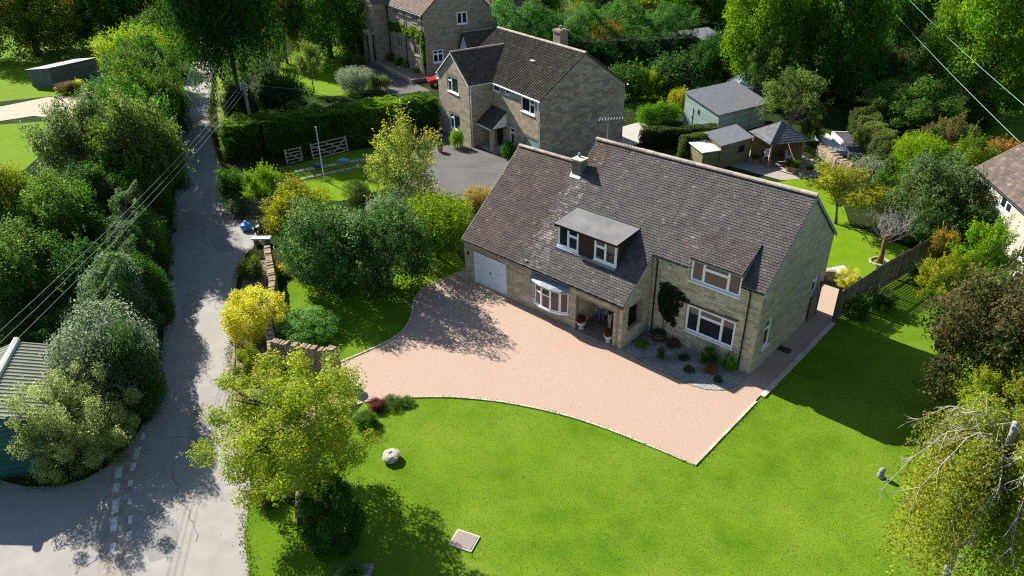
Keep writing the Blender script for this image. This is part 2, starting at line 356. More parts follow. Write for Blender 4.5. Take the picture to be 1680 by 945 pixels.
# ---------------------------------------------------------------- building kit
Z = Vector((0, 0, 1))
m_upvc = mat('white_window_frame', (.86, .89, .92), rough=.35, spec=.45)
m_glass = mat('window_glass', (.018, .022, .026), rough=.02, spec=.5, ior=1.72)
m_block = mat('reconstituted_stone', (.450, .385, .275), (.530, .465, .345), scale=7, rough=.95, bump=.6, bscale=40, col=True)
m_mortar = mat('mortar', (.22, .19, .15), (.28, .25, .20), scale=9, rough=1)
m_tile = mat('concrete_tile', (.076, .068, .065), (.108, .099, .095), scale=2.2, rough=.92, bump=.5, bscale=45, col=True, detail=8, c3=(.125, .112, .100), scale3=1.6)
m_deck = mat('roof_underlay', (.05, .045, .04), rough=1)
m_black = mat('black_plastic', (.014, .014, .015), rough=.45)
m_lead = mat('lead_flashing', (.17, .19, .23), (.26, .28, .32), scale=5, rough=.55, bump=.2)
m_brown = mat('brown_cladding', (.045, .022, .016), rough=.7)
m_dark = mat('dark_interior', (.02, .018, .016), rough=1)
m_timber = mat('weathered_timber', (.17, .13, .085), (.26, .20, .13), scale=3, rough=.9, bump=.4, stretch=(6, 6, 1), col=True)

def wall(root, O, U, N, length, top, openings=(), bh=.155, bl=.42, thick=.22, mb=None, mm=None, tone=(1, 1, 1), var=.24, name='wall', blocks=True):
    """top: polyline [(s, z)...] of the wall head; openings: (s0, s1, z0, z1)"""
    mb = mb or m_block; mm = mm or m_mortar; O = Vector(O); U = Vector(U); N = Vector(N)
    def ztop(s):
        for (a, za), (b, zb) in zip(top[:-1], top[1:]):
            if a-1e-6 <= s <= b+1e-6: return za+(zb-za)*(s-a)/max(b-a, 1e-9)
        return top[-1][1]
    cuts = sorted(set([0, length]+[t[0] for t in top]+[o[0] for o in openings]+[o[1] for o in openings]))
    b = MB()
    for a, c in zip(cuts[:-1], cuts[1:]):
        if c-a < 1e-4: continue
        zs = [(o[2], o[3]) for o in openings if o[0] < (a+c)/2 < o[1]]; zs.sort(); lo = 0.0; seg = []
        for z0, z1 in zs:
            if z0 > lo+.001: seg.append((lo, z0, lo, z0))
            lo = max(lo, z1)
        ta, tc = ztop(a+1e-5), ztop(c-1e-5)
        if min(ta, tc) > lo+.001 or max(ta, tc) > lo: seg.append((lo, ta, lo, tc))
        for (l1, h1, l2, h2) in seg:
            P = lambda s, z, n: O+U*s+Z*z+N*n
            b.hexa([P(a, l1, -.012), P(c, l2, -.012), P(c, max(h2, l2), -.012), P(a, max(h1, l1), -.012)][::-1], [P(a, l1, -thick), P(c, l2, -thick), P(c, max(h2, l2), -thick), P(a, max(h1, l1), -thick)][::-1])
    w = b.build(name, mm, root)
    if not blocks: return w
    k = MB(); r = random.Random(int(abs(O.x*31+O.y*17+U.x*7+length*5)*10)); z = 0.0; row = 0
    zmax = max(t[1] for t in top)
    while z < zmax-.02:
        z1 = min(z+bh, zmax); zm = (z+z1)/2
        iv = []; ss = np.arange(0, length+1e-6, .03); ok = np.array([ztop(float(s)) >= z1-.012 for s in ss])
        for o in openings:
            if o[2] < z1-.01 and o[3] > z+.01: ok &= ~((ss > o[0]-.004) & (ss < o[1]+.004))
        i = 0
        while i < len(ss):
            if ok[i]:
                j = i
                while j+1 < len(ss) and ok[j+1]: j += 1
                if ss[j]-ss[i] > .08: iv.append((float(ss[i]), float(ss[j])))
                i = j+1
            else: i += 1
        for (a, c) in iv:
            s = a; first = True
            while s < c-1e-3:
                l = bl*r.uniform(.55, 1.35)
                if first and row % 2: l *= .5
                first = False
                e = s+l
                if c-e < bl*.35: e = c
                v = 1+r.uniform(-var, var); q = (tone[0]*v*r.uniform(.97, 1.03), tone[1]*v, tone[2]*v*r.uniform(.94, 1.05)); d = r.uniform(0, .006)
                g_ = .006
                P = lambda s_, z_, n_: O+U*s_+Z*z_+N*n_
                f = [P(s+g_, z+g_, d), P(e-g_, z+g_, d), P(e-g_, z1-g_, d), P(s+g_, z1-g_, d)]
                bk = [P(s+g_, z+g_, -.014), P(e-g_, z+g_, -.014), P(e-g_, z1-g_, -.014), P(s+g_, z1-g_, -.014)]
                k.face(f, q); k.face([bk[0], bk[1], f[1], f[0]], q); k.face([f[3], f[2], bk[2], bk[3]], q); k.face([bk[1], bk[2], f[2], f[1]], q); k.face([bk[3], bk[0], f[0], f[3]], q)
                s = e
        z = z1; row += 1
    k.build('stone_blocks', mb, w, kind='stuff')
    return w

def window(root, O, U, N, w, h, cols, sill=.06, rec=.05, fm=None, bar=.055, tl=.3, name='window', split=None):
    O = Vector(O); U = Vector(U); N = Vector(N); fm = fm or m_upvc; f = MB(); panes = []
    n0, n1 = -rec-.06, -rec+.012
    f.obox(O, U, Z, N, (0, bar), (0, h), (n0, n1)); f.obox(O, U, Z, N, (w-bar, w), (0, h), (n0, n1))
    f.obox(O, U, Z, N, (bar, w-bar), (0, bar), (n0, n1)); f.obox(O, U, Z, N, (bar, w-bar), (h-bar, h), (n0, n1))
    s = bar; tot = sum(c[0] for c in cols); inner = w-2*bar-bar*.8*(len(cols)-1)
    for i, (fr, kind) in enumerate(cols):
        e = s+inner*fr/tot
        if kind == 't':
            zt = h-bar-(h-2*bar)*tl
            f.obox(O, U, Z, N, (s, e), (zt-bar*.5, zt+bar*.5), (n0, n1))
            panes += [(s, e, bar, zt-bar*.5), (s, e, zt+bar*.5, h-bar)]
        else: panes.append((s, e, bar, h-bar))
        if i < len(cols)-1: f.obox(O, U, Z, N, (e, e+bar*.8), (bar, h-bar), (n0, n1-.004))
        s = e+bar*.8
    q = .035; casement = MB()
    for (a, c, z0, z1) in panes:
        casement.obox(O, U, Z, N, (a, a+q), (z0, z1), (n0+.01, n1-.012)); casement.obox(O, U, Z, N, (c-q, c), (z0, z1), (n0+.01, n1-.012))
        casement.obox(O, U, Z, N, (a+q, c-q), (z0, z0+q), (n0+.01, n1-.012)); casement.obox(O, U, Z, N, (a+q, c-q), (z1-q, z1), (n0+.01, n1-.012))
    win = f.build(name, fm, root)
    casement.build('casement', fm, win)
    for (a, c, z0, z1) in panes:
        MB().obox(O, U, Z, N, (a+q, c-q), (z0+q, z1-q), (n0+.015, n0+.027)).build('pane', m_glass, win)
    if sill: MB().obox(O, U, Z, N, (-.05, w+.05), (-sill, -.002), (-.1, .07)).build('sill', fm, win)
    return win

def tiles(root, O, U, V, N, length, slope, tw, gauge, keep=None, colf=None, m=None, th=.034, name='roof_tiles', jit=.006, roman=0, overlap=.03):
    """roof covering: one slab per tile, joined into one part"""
    O = Vector(O); U = Vector(U); V = Vector(V); N = Vector(N); b = MB(); r = random.Random(int(length*100+slope*37))
    rows = int(math.ceil(slope/gauge)); n = int(round(length/tw)); tw = length/n; gauge = slope/rows
    for j in range(rows):
        off = (tw/2 if j % 2 and not roman else 0)
        for i in range(-1, n+1):
            s0 = max(0, i*tw+off); s1 = min(length, (i+1)*tw+off)
            if s1-s0 < .04: continue
            t0 = j*gauge; t1 = (j+1)*gauge+overlap
            if keep and not keep((s0+s1)/2, t0+gauge/2): continue
            c = colf((s0+s1)/2, t0+gauge/2, r) if colf else (1, 1, 1)
            h = th+r.uniform(-jit, jit); l = r.uniform(-.012, .012); g_ = .008
            P = lambda s, t, d: O+U*s+V*t+N*d
            if roman:
                k = roman
                prof = [(0, .0), (.18, .045), (.36, .0), (.55, .0), (.73, .045), (.91, .0), (1, .0)] if k == 2 else [(0, .0), (.3, .05), (.6, .0), (1, 0)]
                for (a, ha), (c2, hc) in zip(prof[:-1], prof[1:]):
                    x0 = s0+(s1-s0)*a; x1 = s0+(s1-s0)*c2
                    b.face([P(x0, t0, h+ha), P(x1, t0, h+hc), P(x1, t1, .004+hc), P(x0, t1, .004+ha)], c)
                    b.face([P(x0, t0, 0), P(x1, t0, 0), P(x1, t0, h+hc), P(x0, t0, h+ha)], c)
            else:
                A = [P(s0+g_, t0+l, h), P(s1-g_, t0+l, h), P(s1-g_, t1, .003), P(s0+g_, t1, .003)]
                B = [P(s0+g_, t0+l, 0), P(s1-g_, t0+l, 0)]
                b.face(A, c); b.face([B[0], B[1], A[1], A[0]], c); b.face([A[0], A[3], B[0]], c); b.face([A[1], B[1], A[2]], c)
    return b.build(name, m or m_tile, root, kind='stuff')
def ridge_tiles(root, A, B, step, r0, m, parent=None, name='ridge_tile', flat=.8):
    A = Vector(A); B = Vector(B); d = B-A; n = max(1, int(round(d.length/step))); d = d/n; u = d.normalized(); s = u.cross(Z).normalized(); up = s.cross(u)
    for i in range(n):
        b = MB(); p = A+d*i+u*.004; q = A+d*(i+1)-u*.004; v = rng.uniform(.85, 1.2); c = (v*1.02, v, v*.96); ang = [PI*j/6-0.15+.05*j for j in range(7)]
        k = rng.uniform(.97, 1.06)
        ring = lambda o, R: [o+s*(R*math.cos(t))+up*(R*flat*math.sin(t)) for t in ang]
        a1, b1 = ring(p, r0*k), ring(q, r0*k)
        for j in range(6): b.face([a1[j], b1[j], b1[j+1], a1[j+1]], c)
        b.face(a1[::-1], c); b.face(b1, c)
        b.build(name, m, parent or root)
def slab(pts, th):
    """closed slab from a planar polygon of points, thickened downwards along its normal"""
    p = [Vector(x) for x in pts]; n = (p[1]-p[0]).cross(p[2]-p[0]).normalized()
    if n.z < 0: p = p[::-1]; n = -n
    b = MB(); q = [x-n*th for x in p]; k = len(p)
    b.face(p); b.face(q[::-1])
    for i in range(k): b.face([p[i], q[i], q[(i+1) % k], p[(i+1) % k]])
    return b
def gutter(root, A, B, r=.055, m=None, name='gutter'):
    A = Vector(A); B = Vector(B); d = (B-A).normalized(); s = d.cross(Z).normalized(); b = MB(); k = 6
    for a, c, (r0, r1) in ((A, B, (r, r-.008)),):
        for j in range(k):
            t0, t1 = PI+PI*j/k, PI+PI*(j+1)/k
            f = lambda o, t, R: o+s*(R*math.cos(t))+Z*(R*math.sin(t))
            b.hexa([f(a, t0, r0), f(a, t1, r0), f(a, t1, r1), f(a, t0, r1)], [f(c, t0, r0), f(c, t1, r0), f(c, t1, r1), f(c, t0, r1)])
    return b.build(name, m or m_black, root)
def pipe(root, pts, r=.035, m=None, name='downpipe', k=8):
    return MB().tube(pts, r, k).build(name, m or m_black, root, smooth=True)

# ---------------------------------------------------------------- the main house
H = thing('stone_house', 'long stone house with grey-brown tiled roof, flat dormer and garage beside the pink driveway', 'house')
X = Vector((1, 0, 0)); Y = Vector((0, 1, 0))
KR, R0 = .8408, 2.7726
zr = lambda y: R0+KR*y
cs = 1/math.hypot(1, KR); VS = Vector((0, cs, KR*cs)); NS = Vector((0, -KR*cs, cs)); VB = Vector((0, -cs, KR*cs)); NB = Vector((0, KR*cs, cs))
L1, L2, YS, YM, YL, XM = 11.32, 17.16, 2.36, 6.27, 4.99, 4.72
WT = .10
low_open = [(.80, 3.39, 0, 2.10), (5.42, 7.90, .72, 2.06), (8.40, 10.76, 0, 2.04)]
wall(H, (0, 0, 0), X, -Y, L1, [(0, zr(0)-WT), (L1, zr(0)-WT)], low_open, tone=(1.0, 1.0, 1.0))
wall(H, (L1, 0, 0), Y, X, YS, [(0, zr(0)-WT), (YS, zr(YS)-WT)], [(.50, 1.74, .92, 2.26)], tone=(.98, .99, 1.0))
wall(H, (L1, YS, 0), X, -Y, L2-L1, [(0, zr(YS)-WT), (13.40-L1, zr(YS)-WT), (13.401-L1, 5.1), (16.06-L1, 5.1), (16.061-L1, zr(YS)-WT), (L2-L1, zr(YS)-WT)], [(13.45-L1, 16.08-L1, 1.04, 2.53), (13.42-L1, 16.04-L1, 3.90, 5.08)], tone=(1.0, 1.0, 1.0))
DB = 10.16
wall(H, (L2, YS, 0), Y, X, DB-YS, [(0, zr(YS)-WT), (YM-YS, zr(YM)-WT), (DB-YS, zr(2*YM-DB)-WT)], [(.88, 1.56, 1.05, 2.62), (6.2, 6.85, 1.7, 2.75)], tone=(.88, .92, .88), var=.18, bl=.5)  # greenish tone: light bounced off the grass, put into the block colour
wall(H, (L2, DB, 0), -X, Y, L2-XM, [(0, zr(2*YM-DB)-WT), (L2-XM, zr(2*YM-DB)-WT)])
wall(H, (XM, 9.93, 0), -X, Y, XM, [(0, zr(0)-WT), (XM, zr(0)-WT)])
wall(H, (0, 9.93, 0), -Y, -X, 9.93, [(0, zr(0)-WT), (9.93-YL, zr(YL)-WT), (9.93, zr(0)-WT)])
wall(H, (XM, DB, 0), -Y, -X, DB, [(0, zr(2*YM-DB)-WT), (DB-YM, zr(YM)-WT), (DB-.25, zr(.25)-WT), (DB, zr(.25)-WT)], blocks=False, name='party_gable')
# roof decks
def deck(pts): return slab(pts, .07).build('roof_deck', m_deck, H)
yo = -.13
deck([(-.06, yo, zr(yo)-.03), (XM, yo, zr(yo)-.03), (XM, YL, zr(YL)-.03), (-.06, YL, zr(YL)-.03)])
deck([(XM+.001, yo, zr(yo)-.03), (L1+.06, yo, zr(yo)-.03), (L1+.06, YM, zr(YM)-.03), (XM+.001, YM, zr(YM)-.03)])
deck([(L1+.061, YS+yo, zr(YS+yo)-.03), (13.40, YS+yo, zr(YS+yo)-.03), (13.40, YM, zr(YM)-.03), (L1+.061, YM, zr(YM)-.03)])
deck([(13.401, 3.8, zr(3.8)-.03), (16.059, 3.8, zr(3.8)-.03), (16.059, YM, zr(YM)-.03), (13.401, YM, zr(YM)-.03)])
deck([(16.06, YS+yo, zr(YS+yo)-.03), (L2+.08, YS+yo, zr(YS+yo)-.03), (L2+.08, YM, zr(YM)-.03), (16.06, YM, zr(YM)-.03)])
deck([(-.06, YL+.001, zr(YL)-.03), (XM, YL+.001, zr(YL)-.03), (XM, 2*YL-yo, zr(yo)-.03), (-.06, 2*YL-yo, zr(yo)-.03)])
deck([(XM+.001, YM+.001, zr(YM)-.03), (L2+.08, YM+.001, zr(YM)-.03), (L2+.08, DB+.12, zr(2*YM-DB-.12)-.03), (XM+.001, DB+.12, zr(2*YM-DB-.12)-.03)])
roof = MB().box(XM-.04, YM-.03, zr(YM)-.06, L2+.08, YM+.03, zr(YM)-.02).build('roof', m_deck, H)
lich = np.random.RandomState(3).rand(40, 3)
def tile_col(ox, oy):
    def f(s, t, r):
        x = ox+s; y = oy+t*cs
        v = r.uniform(.86, 1.10)
        if x < 4.45+.12*math.sin(y*9): c = (v*.88, v*.75, v*.70)
        else: c = (v*1.0, v*.985, v*.985)
        if r.random() < .03: c = tuple(q*1.55 for q in c)
        if 4.3 < x < 6.0 and 1.2 < y < 4.3 and r.random() < .55*(1-abs(x-5.1)/1.1): k = r.uniform(1.25, 2.1); c = (c[0]*k, c[1]*k*.99, c[2]*k*.90)
        if y > 4.6 and XM < x < 6.1 and r.random() < .55: c = (c[0]*.86, c[1]*.66, c[2]*.5)
        if 4.4 < x < 6 and y < 1.6 and r.random() < .4: k = r.uniform(1.2, 1.7); c = tuple(q*k for q in c)
        if 12.6 < x < 13.5 and y < 3.6 and r.random() < .2: c = (c[0]*1.3, c[1]*1.2, c[2]*1.0)
        return c
    return f
TW, TG = .19, .145
dorm = lambda s, t: not (6.14 < s-.06 < 9.93 and 1.17 < yo+t*cs < 2.92)
tiles(H, (-.06, yo, zr(yo)-.02), X, VS, NS, XM+.06, (YL-yo)/cs, TW, TG, colf=tile_col(-.06, yo))
tiles(H, (XM, yo, zr(yo)-.02), X, VS, NS, L1+.06-XM, (YM-yo)/cs, TW, TG, keep=lambda s, t: not (6.14 < s+XM < 9.93 and 1.17 < yo+t*cs < 2.92) and not (4.47 < s+XM < 5.1 and 4.36 < yo+t*cs < 4.95), colf=tile_col(XM, yo))
y2 = YS+yo
tiles(H, (L1+.06, y2, zr(y2)-.02), X, VS, NS, L2+.02-L1, (YM-y2)/cs, TW, TG, keep=lambda s, t: not (13.40 < s+L1+.06 < 16.06 and y2+t*cs < 3.83), colf=tile_col(L1+.06, y2))
tiles(H, (XM, 2*YL-yo, zr(yo)-.02), -X, VB, NB, XM+.06, (YL-yo)/cs, TW*1.5, TG*1.5)
tiles(H, (L2+.08, DB+.12, zr(2*YM-DB-.12)-.02), -X, VB, NB, L2+.08-XM, (DB+.12-YM)/cs, TW*1.5, TG*1.5)
m_ridge = mat('ridge_tile', (.30, .255, .215), (.42, .37, .31), scale=6, rough=.95, bump=.5, col=True)
ridge_tiles(H, (-.06, YL, zr(YL)), (XM-.3, YL, zr(YL)), .42, .13, m_ridge, roof)
ridge_tiles(H, (XM-.05, YM, zr(YM)), (L2+.08, YM, zr(YM)), .42, .14, m_ridge, roof)
# verges: pale mortar strip under the tile ends
vm = mat('verge_mortar', (.42, .39, .34), (.52, .48, .42), scale=8, rough=1)
def verge(x, ya, yb, d=.05):
    b = MB(); b.hexa([(x, ya, zr(ya)-.13), (x+d, ya, zr(ya)-.13), (x+d, ya, zr(ya)-.035), (x, ya, zr(ya)-.035)], [(x, yb, zr(yb)-.13), (x+d, yb, zr(yb)-.13), (x+d, yb, zr(yb)-.035), (x, yb, zr(yb)-.035)]); b.build('verge', vm, H)
verge(-.10, yo, YL); verge(L1+.062, yo, YS+.1, .03); verge(L2+.082, y2, YM, .03)
b = MB(); x, d = L2+.082, .03
za, zb = zr(YM), zr(2*YM-DB-.12)
b.hexa([(x, YM, za-.2), (x+d, YM, za-.2), (x+d, YM, za-.01), (x, YM, za-.01)], [(x, DB+.14, zb-.2), (x+d, DB+.14, zb-.2), (x+d, DB+.14, zb-.01), (x, DB+.14, zb-.01)]); b.build('bargeboard', m_lead, H)
# low eaves: fascia, gutter and pipes
MB().box(-.05, -.115, zr(0)-.27, L1+.04, -.012, zr(0)-.10).build('fascia', m_black, H)
gutter(H, (-.1, -.20, zr(yo)-.05), (L1+.12, -.20, zr(yo)-.05), .06)
for a, c in ((L1+.02, 13.36), (16.10, L2+.06)):
    MB().box(a, YS-.11, zr(YS)-.30, c, YS-.012, zr(YS)-.11).build('fascia', m_upvc, H)
    gutter(H, (a, YS-.20, zr(y2)-.05), (c, YS-.20, zr(y2)-.05), .06)
pipe(H, [(11.05, -.20, 2.55), (11.02, -.07, 2.35), (11.02, -.07, .05)], .04, mat('painted_pipe', (.30, .27, .22), rough=.6))
pipe(H, [(11.62, YS-.2, zr(y2)-.1), (11.62, YS-.07, zr(y2)-.35), (11.62, YS-.07, .05)])
pipe(H, [(16.55, YS-.2, zr(y2)-.1), (16.55, YS-.07, zr(y2)-.35), (16.55, YS-.07, .05)])
# windows of the two-storey part
window(H, (13.45, YS, 1.04), X, -Y, 2.63, 1.49, [(.8, 'f'), (1.55, 't'), (.8, 'f')], bar=.075, tl=.27)
window(H, (13.42, YS, 3.90), X, -Y, 2.62, 1.17, [(.8, 'f'), (1.7, 't'), (.8, 'f')], bar=.075, tl=.3)
window(H, (L2, YS+.88, 1.05), Y, X, .68, 1.57, [(1, 't')], bar=.07)
window(H, (L2, YS+6.2, 1.7), Y, X, .65, 1.05, [(1, 't')], bar=.06)
# the roof slope swept out over the upper window
ya, za, yb_, zb = YS-.14, 5.16, 3.90, zr(3.90)+.035
v = Vector((0, yb_-ya, zb-za)); sl_ = v.length; v.normalize(); nn = v.cross(X)*-1
if nn.z < 0: nn = -nn
slab([(13.40, ya, za-.03), (16.06, ya, za-.03), (16.06, yb_, zb-.03), (13.40, yb_, zb-.03)], .05).build('roof_deck', m_deck, H)
tiles(H, (13.40, ya, za-.02), X, v, nn, 2.66, sl_, TW, TG, colf=lambda s, t, r: (lambda q: (q*.92, q*.86, q*.85))(r.uniform(.75, 1.1)))
MB().box(13.36, YS-.10, 5.0, 16.10, YS+.02, 5.12).build('fascia', m_lead, H)
for xx in (13.405, 16.035):
    b = MB(); b.face([(xx, YS, 4.60), (xx, 3.88, 6.0), (xx, YS, 5.11)]); b.face([(xx+.02, YS, 5.11), (xx+.02, 3.88, 6.0), (xx+.02, YS, 4.60)]); b.build('dormer_cheek', m_lead, H)
# flat roofed dormer
D = MB().box(6.14, 1.20, 3.6, 9.93, 1.30, 5.02).box(6.14, 1.301, 4.0, 6.20, 2.9, 5.04).box(9.87, 1.301, 4.0, 9.93, 2.9, 5.04).build('dormer', m_brown, H)
slab([(6.0, 1.0, 5.13), (10.02, 1.0, 5.13), (10.02, 3.0, 5.33), (6.0, 3.0, 5.33)], .035).build('flat_roof', mat('roof_felt', (.130, .128, .132), (.172, .168, .172), scale=2.5, rough=.95, bump=.15, c3=(.20, .19, .18), scale3=1.2), D)
slab([(6.01, 1.012, 5.094), (10.01, 1.012, 5.094), (10.01, 2.98, 5.29), (6.01, 2.98, 5.29)], .12).build('roof_edge', m_black, D)
slab([(6.0, 2.99, 5.345), (10.02, 2.99, 5.345), (10.02, 3.06, 5.37), (6.0, 3.06, 5.37)], .04).build('flashing', m_black, D)
window(H, (6.16, 1.19, 3.83), X, -Y, 1.36, 1.17, [(1, 'f'), (1, 't')], rec=-.03, bar=.07, sill=.07)
window(H, (8.56, 1.19, 3.83), X, -Y, 1.36, 1.17, [(1, 't'), (1, 'f')], rec=-.03, bar=.07, sill=.07)
MB().box(6.1, 1.02, 3.66, 9.95, 1.19, 3.755).build('lead_apron', m_lead, D)
MB().box(9.94, 1.14, 3.78, 9.99, 1.24, 5.0).build('corner_trim', m_upvc, D)
pipe(H, [(10.04, 1.10, 5.02), (10.04, 1.10, 3.80)], .03)
pipe(H, [(5.75, 1.82, 4.25), (5.75, 1.82, 5.10)], .05, mat('vent_pipe_grey', (.20, .23, .25), rough=.6), name='vent_pipe')
# chimney
ch = MB().box(4.47, 4.36, 5.6, 5.05, 4.94, 7.30).build('chimney', mat('rendered_stack', (.13, .12, .10), (.20, .185, .15), scale=6, rough=1, bump=.6, bscale=30), H)
MB().box(4.40, 4.29, 7.30, 5.12, 5.01, 7.38).build('chimney_cap', mat('pale_slab', (.48, .43, .31), (.55, .50, .38), scale=6, rough=.9), ch)
MB().lathe([(.07, 7.38), (.09, 7.42), (.075, 7.58), (.085, 7.60)], 4.62, 4.80, 10).build('chimney_pot', m_lead, ch, smooth=True)
b = MB(); b.obox(Vector((4.40, 4.22, zr(4.22)+.015)), X, VS, NS, (0, .72), (0, .2), (0, .03)); b.obox(Vector((4.38, 4.3, zr(4.3)+.015)), X, VS, NS, (0, .09), (0, .9), (0, .04)); b.build('flashing', mat('bright_lead', (.45, .48, .55), (.55, .58, .65), scale=5, rough=.5), ch)
# aerial on the ridge
a = MB(); a.tube([(5.35, 6.32, 8.0), (5.35, 6.32, 9.35)], .018, 6)
a.build('aerial_mast', mat('galvanised', (.55, .56, .58), rough=.4, metal=.6), H)
a = MB(); a.tube([(4.95, 6.1, 9.25), (6.0, 6.75, 9.38)], .014, 5)
for i in range(9):
    t = i/8; p = Vector((4.95+1.05*t, 6.1+.65*t, 9.25+.13*t)); q = Vector((-.17, .28, 0))*(1-.35*t); a.tube([p-q, p+q], .009, 4)
a.build('aerial_array', MATS['galvanised'], H)
# garage door
gd = MB().box(.82, .05, .03, 3.37, .09, 2.08).build('garage_door', mat('white_garage_door', (.76, .83, .88), (.80, .87, .92), scale=2, rough=.5), H)
gp = MB()
for i in range(17): gp.box(.90+i*.146, .038, .10, .90+i*.146+.118, .049, 2.02)
gp.build('door_ribs', MATS['white_garage_door'], gd)
MB().box(2.05, .015, 1.0, 2.13, .036, 1.12).build('handle', m_black, gd)
b = MB(); b.box(.80, -.004, 0, .845, .05, 2.10); b.box(3.345, -.004, 0, 3.39, .05, 2.10); b.box(.845, -.004, 2.06, 3.345, .05, 2.10); b.build('door_frame', m_upvc, gd)
MB().box(-.02, .12, 0, 4, .2, 2.4).build('garage_back', m_dark, H)
# bow window with its little roof
cx, bw, dep = 6.66, 2.46, .42; nP = 5
ang = [-1+2*i/nP for i in range(nP+1)]; bowp = [Vector((cx+bw/2*math.sin(t*1.12)/math.sin(1.12), -dep*(math.cos(t*1.12)-math.cos(1.12))/(1-math.cos(1.12)), 0)) for t in ang]
bow = MB(); base = [(p.x, p.y) for p in bowp]
def ribbon(z0, z1, out, inn):
    b = MB(); outp = []; inp = []
    for p in bowp:
        d = Vector((p.x-cx, p.y-.9, 0)).normalized(); outp.append(p+d*out); inp.append(p-d*inn)
    for i in range(nP): b.hexa([inp[i]+Z*z0, inp[i+1]+Z*z0, outp[i+1]+Z*z0, outp[i]+Z*z0], [inp[i]+Z*z1, inp[i+1]+Z*z1, outp[i+1]+Z*z1, outp[i]+Z*z1])
    return b
bowo = ribbon(.70, .80, .09, .03).build('bow_window', m_upvc, H)
ribbon(2.02, 2.10, .04, .03).build('head', m_upvc, bowo)
for i in range(nP):
    a_, c_ = bowp[i], bowp[i+1]; u = (c_-a_); l = u.length; u.normalize(); n = Vector((u.y, -u.x, 0)); O = a_+Z*.80
    f = MB(); f.obox(O, u, Z, n, (0, .06), (0, 1.22), (-.03, .035)); f.obox(O, u, Z, n, (l-.06, l), (0, 1.22), (-.03, .035)); f.obox(O, u, Z, n, (.06, l-.06), (0, .06), (-.03, .035)); f.obox(O, u, Z, n, (.06, l-.06), (1.16, 1.22), (-.03, .035))
    pn = [(.06, 1.16)]
    if i in (1, 2): f.obox(O, u, Z, n, (.06, l-.06), (.76, .83), (-.03, .035)); pn = [(.06, .76), (.83, 1.16)]
    fo = f.build('casement', m_upvc, bowo)
    for z0, z1 in pn: MB().obox(O, u, Z, n, (.06, l-.06), (z0, z1), (-.012, .0)).build('pane', m_glass, bowo)
roofp = [(5.18, -.02, 2.38)]+[(p.x+(p.x-cx)*.10, p.y-.16, 2.13) for p in bowp]+[(8.14, -.02, 2.38)]
b = MB(); top = [Vector(p) for p in roofp]
for i in range(1, len(top)-2): b.face([top[i], top[i+1], Vector((cx+(top[i+1].x-cx)*.97, -.01, 2.40)), Vector((cx+(top[i].x-cx)*.97, -.01, 2.40))])
for i in range(1, len(top)-2): b.face([top[i]-Z*.05, top[i+1]-Z*.05, top[i+1], top[i]])
b.face([(p.x, p.y, 2.08) for p in top[1:-1]][::-1]+[])
b.build('bow_roof', m_lead, bowo)
# porch: recess, door, floor and inner walls
P = MB().box(8.2, 2.10, 0, 11.1, 2.25, 2.45).build('porch_back_wall', m_block, H)
MB().box(8.20, .23, 0, 8.398, 2.1, 2.45).build('porch_side_wall', m_block, P)
MB().box(8.2, -.0, 2.40, 11.1, 2.1, 2.46).build('porch_ceiling', mat('porch_ceiling', (.35, .3, .24), rough=.9), P)
MB().box(8.4, -.10, .0, 11.1, 2.1, .075).build('porch_floor', mat('quarry_floor', (.19, .14, .11), (.25, .19, .15), scale=5, rough=.8), P)
dr = MB().box(9.9, 2.05, .08, 10.75, 2.095, 2.06).build('front_door', m_brown, H)
MB().box(10.05, 2.035, 1.1, 10.6, 2.048, 1.85).build('pane', m_glass, dr)
MB().box(9.98, 2.01, 1.0, 10.02, 2.05, 1.12).build('handle', mat('brass', (.5, .38, .15), metal=1, rough=.3), dr)
# trellis pole along the wall and the little lamp box
MB().tube([(13.1, YS-.06, 2.62), (16.2, YS-.06, 2.72)], .028, 5).build('training_rail', m_brown, H)
MB().box(12.25, YS-.12, 4.1, 12.42, YS-.004, 4.32).build('alarm_box', mat('pale_blue_box', (.45, .56, .58), rough=.5), H)
MB().box(-.04, -.10, 1.75, .03, -.004, 1.95, M=Matrix.Translation((.35, 0, 0))).build('wall_lamp', m_black, H)
# ---------------------------------------------------------------- the neighbour's house
m_block2 = mat('coursed_stone', (.36, .295, .20), (.43, .36, .26), scale=6, rough=.95, bump=.6, bscale=40, col=True)
m_roman = mat('roman_tile', (.098, .084, .068), (.145, .124, .100), scale=5, rough=.9, bump=.4, bscale=40, col=True)
NH = thing('neighbour_house', 'stone neighbour house with brown ribbed tile roof, gabled wing and white gutters', 'house', (-16.67, 16.73, 0), -.259)
def xf(a): return Vector(a)
wN, pN, LN, heN, hwN, hmN, DN = 5.78, 2.25, 7.5, 5.58, 7.73, 8.59, 8.72
kN = (hmN-heN)/(DN/2); kW = (hwN-heN)/(wN/2); tN = dict(mb=m_block2, bh=.20, bl=.5, var=.2)
wall(NH, (-wN, 0, 0), X, -Y, wN, [(0, heN), (wN/2, hwN-.06), (wN, heN)], [(1.83, 3.86, 4.22, 5.62), (1.90, 3.86, .86, 2.28)], **tN)
wall(NH, (0, 0, 0), Y, X, pN, [(0, heN-.04), (pN, heN-.04)], **tN)
wall(NH, (0, pN, 0), X, -Y, LN, [(0, heN-.04), (LN, heN-.04)], [(.2, 1.35, 4.78, 5.46), (2.2, 2.95, 4.9, 5.46), (4.72, 6.70, 4.06, 5.30), (2.90, 3.62, .74, 2.24), (5.2, 7.2, 0, 2.05)], **tN)
wall(NH, (LN, pN, 0), Y, X, DN, [(0, heN-.04), (DN/2, hmN-.06), (DN, heN-.04)], tone=(.92, .94, .96), mb=m_block2, bh=.20, bl=.55, var=.3)
wall(NH, (LN, pN+DN, 0), -X, Y, LN+wN, [(0, heN-.04), (LN+wN, heN-.04)], blocks=False)
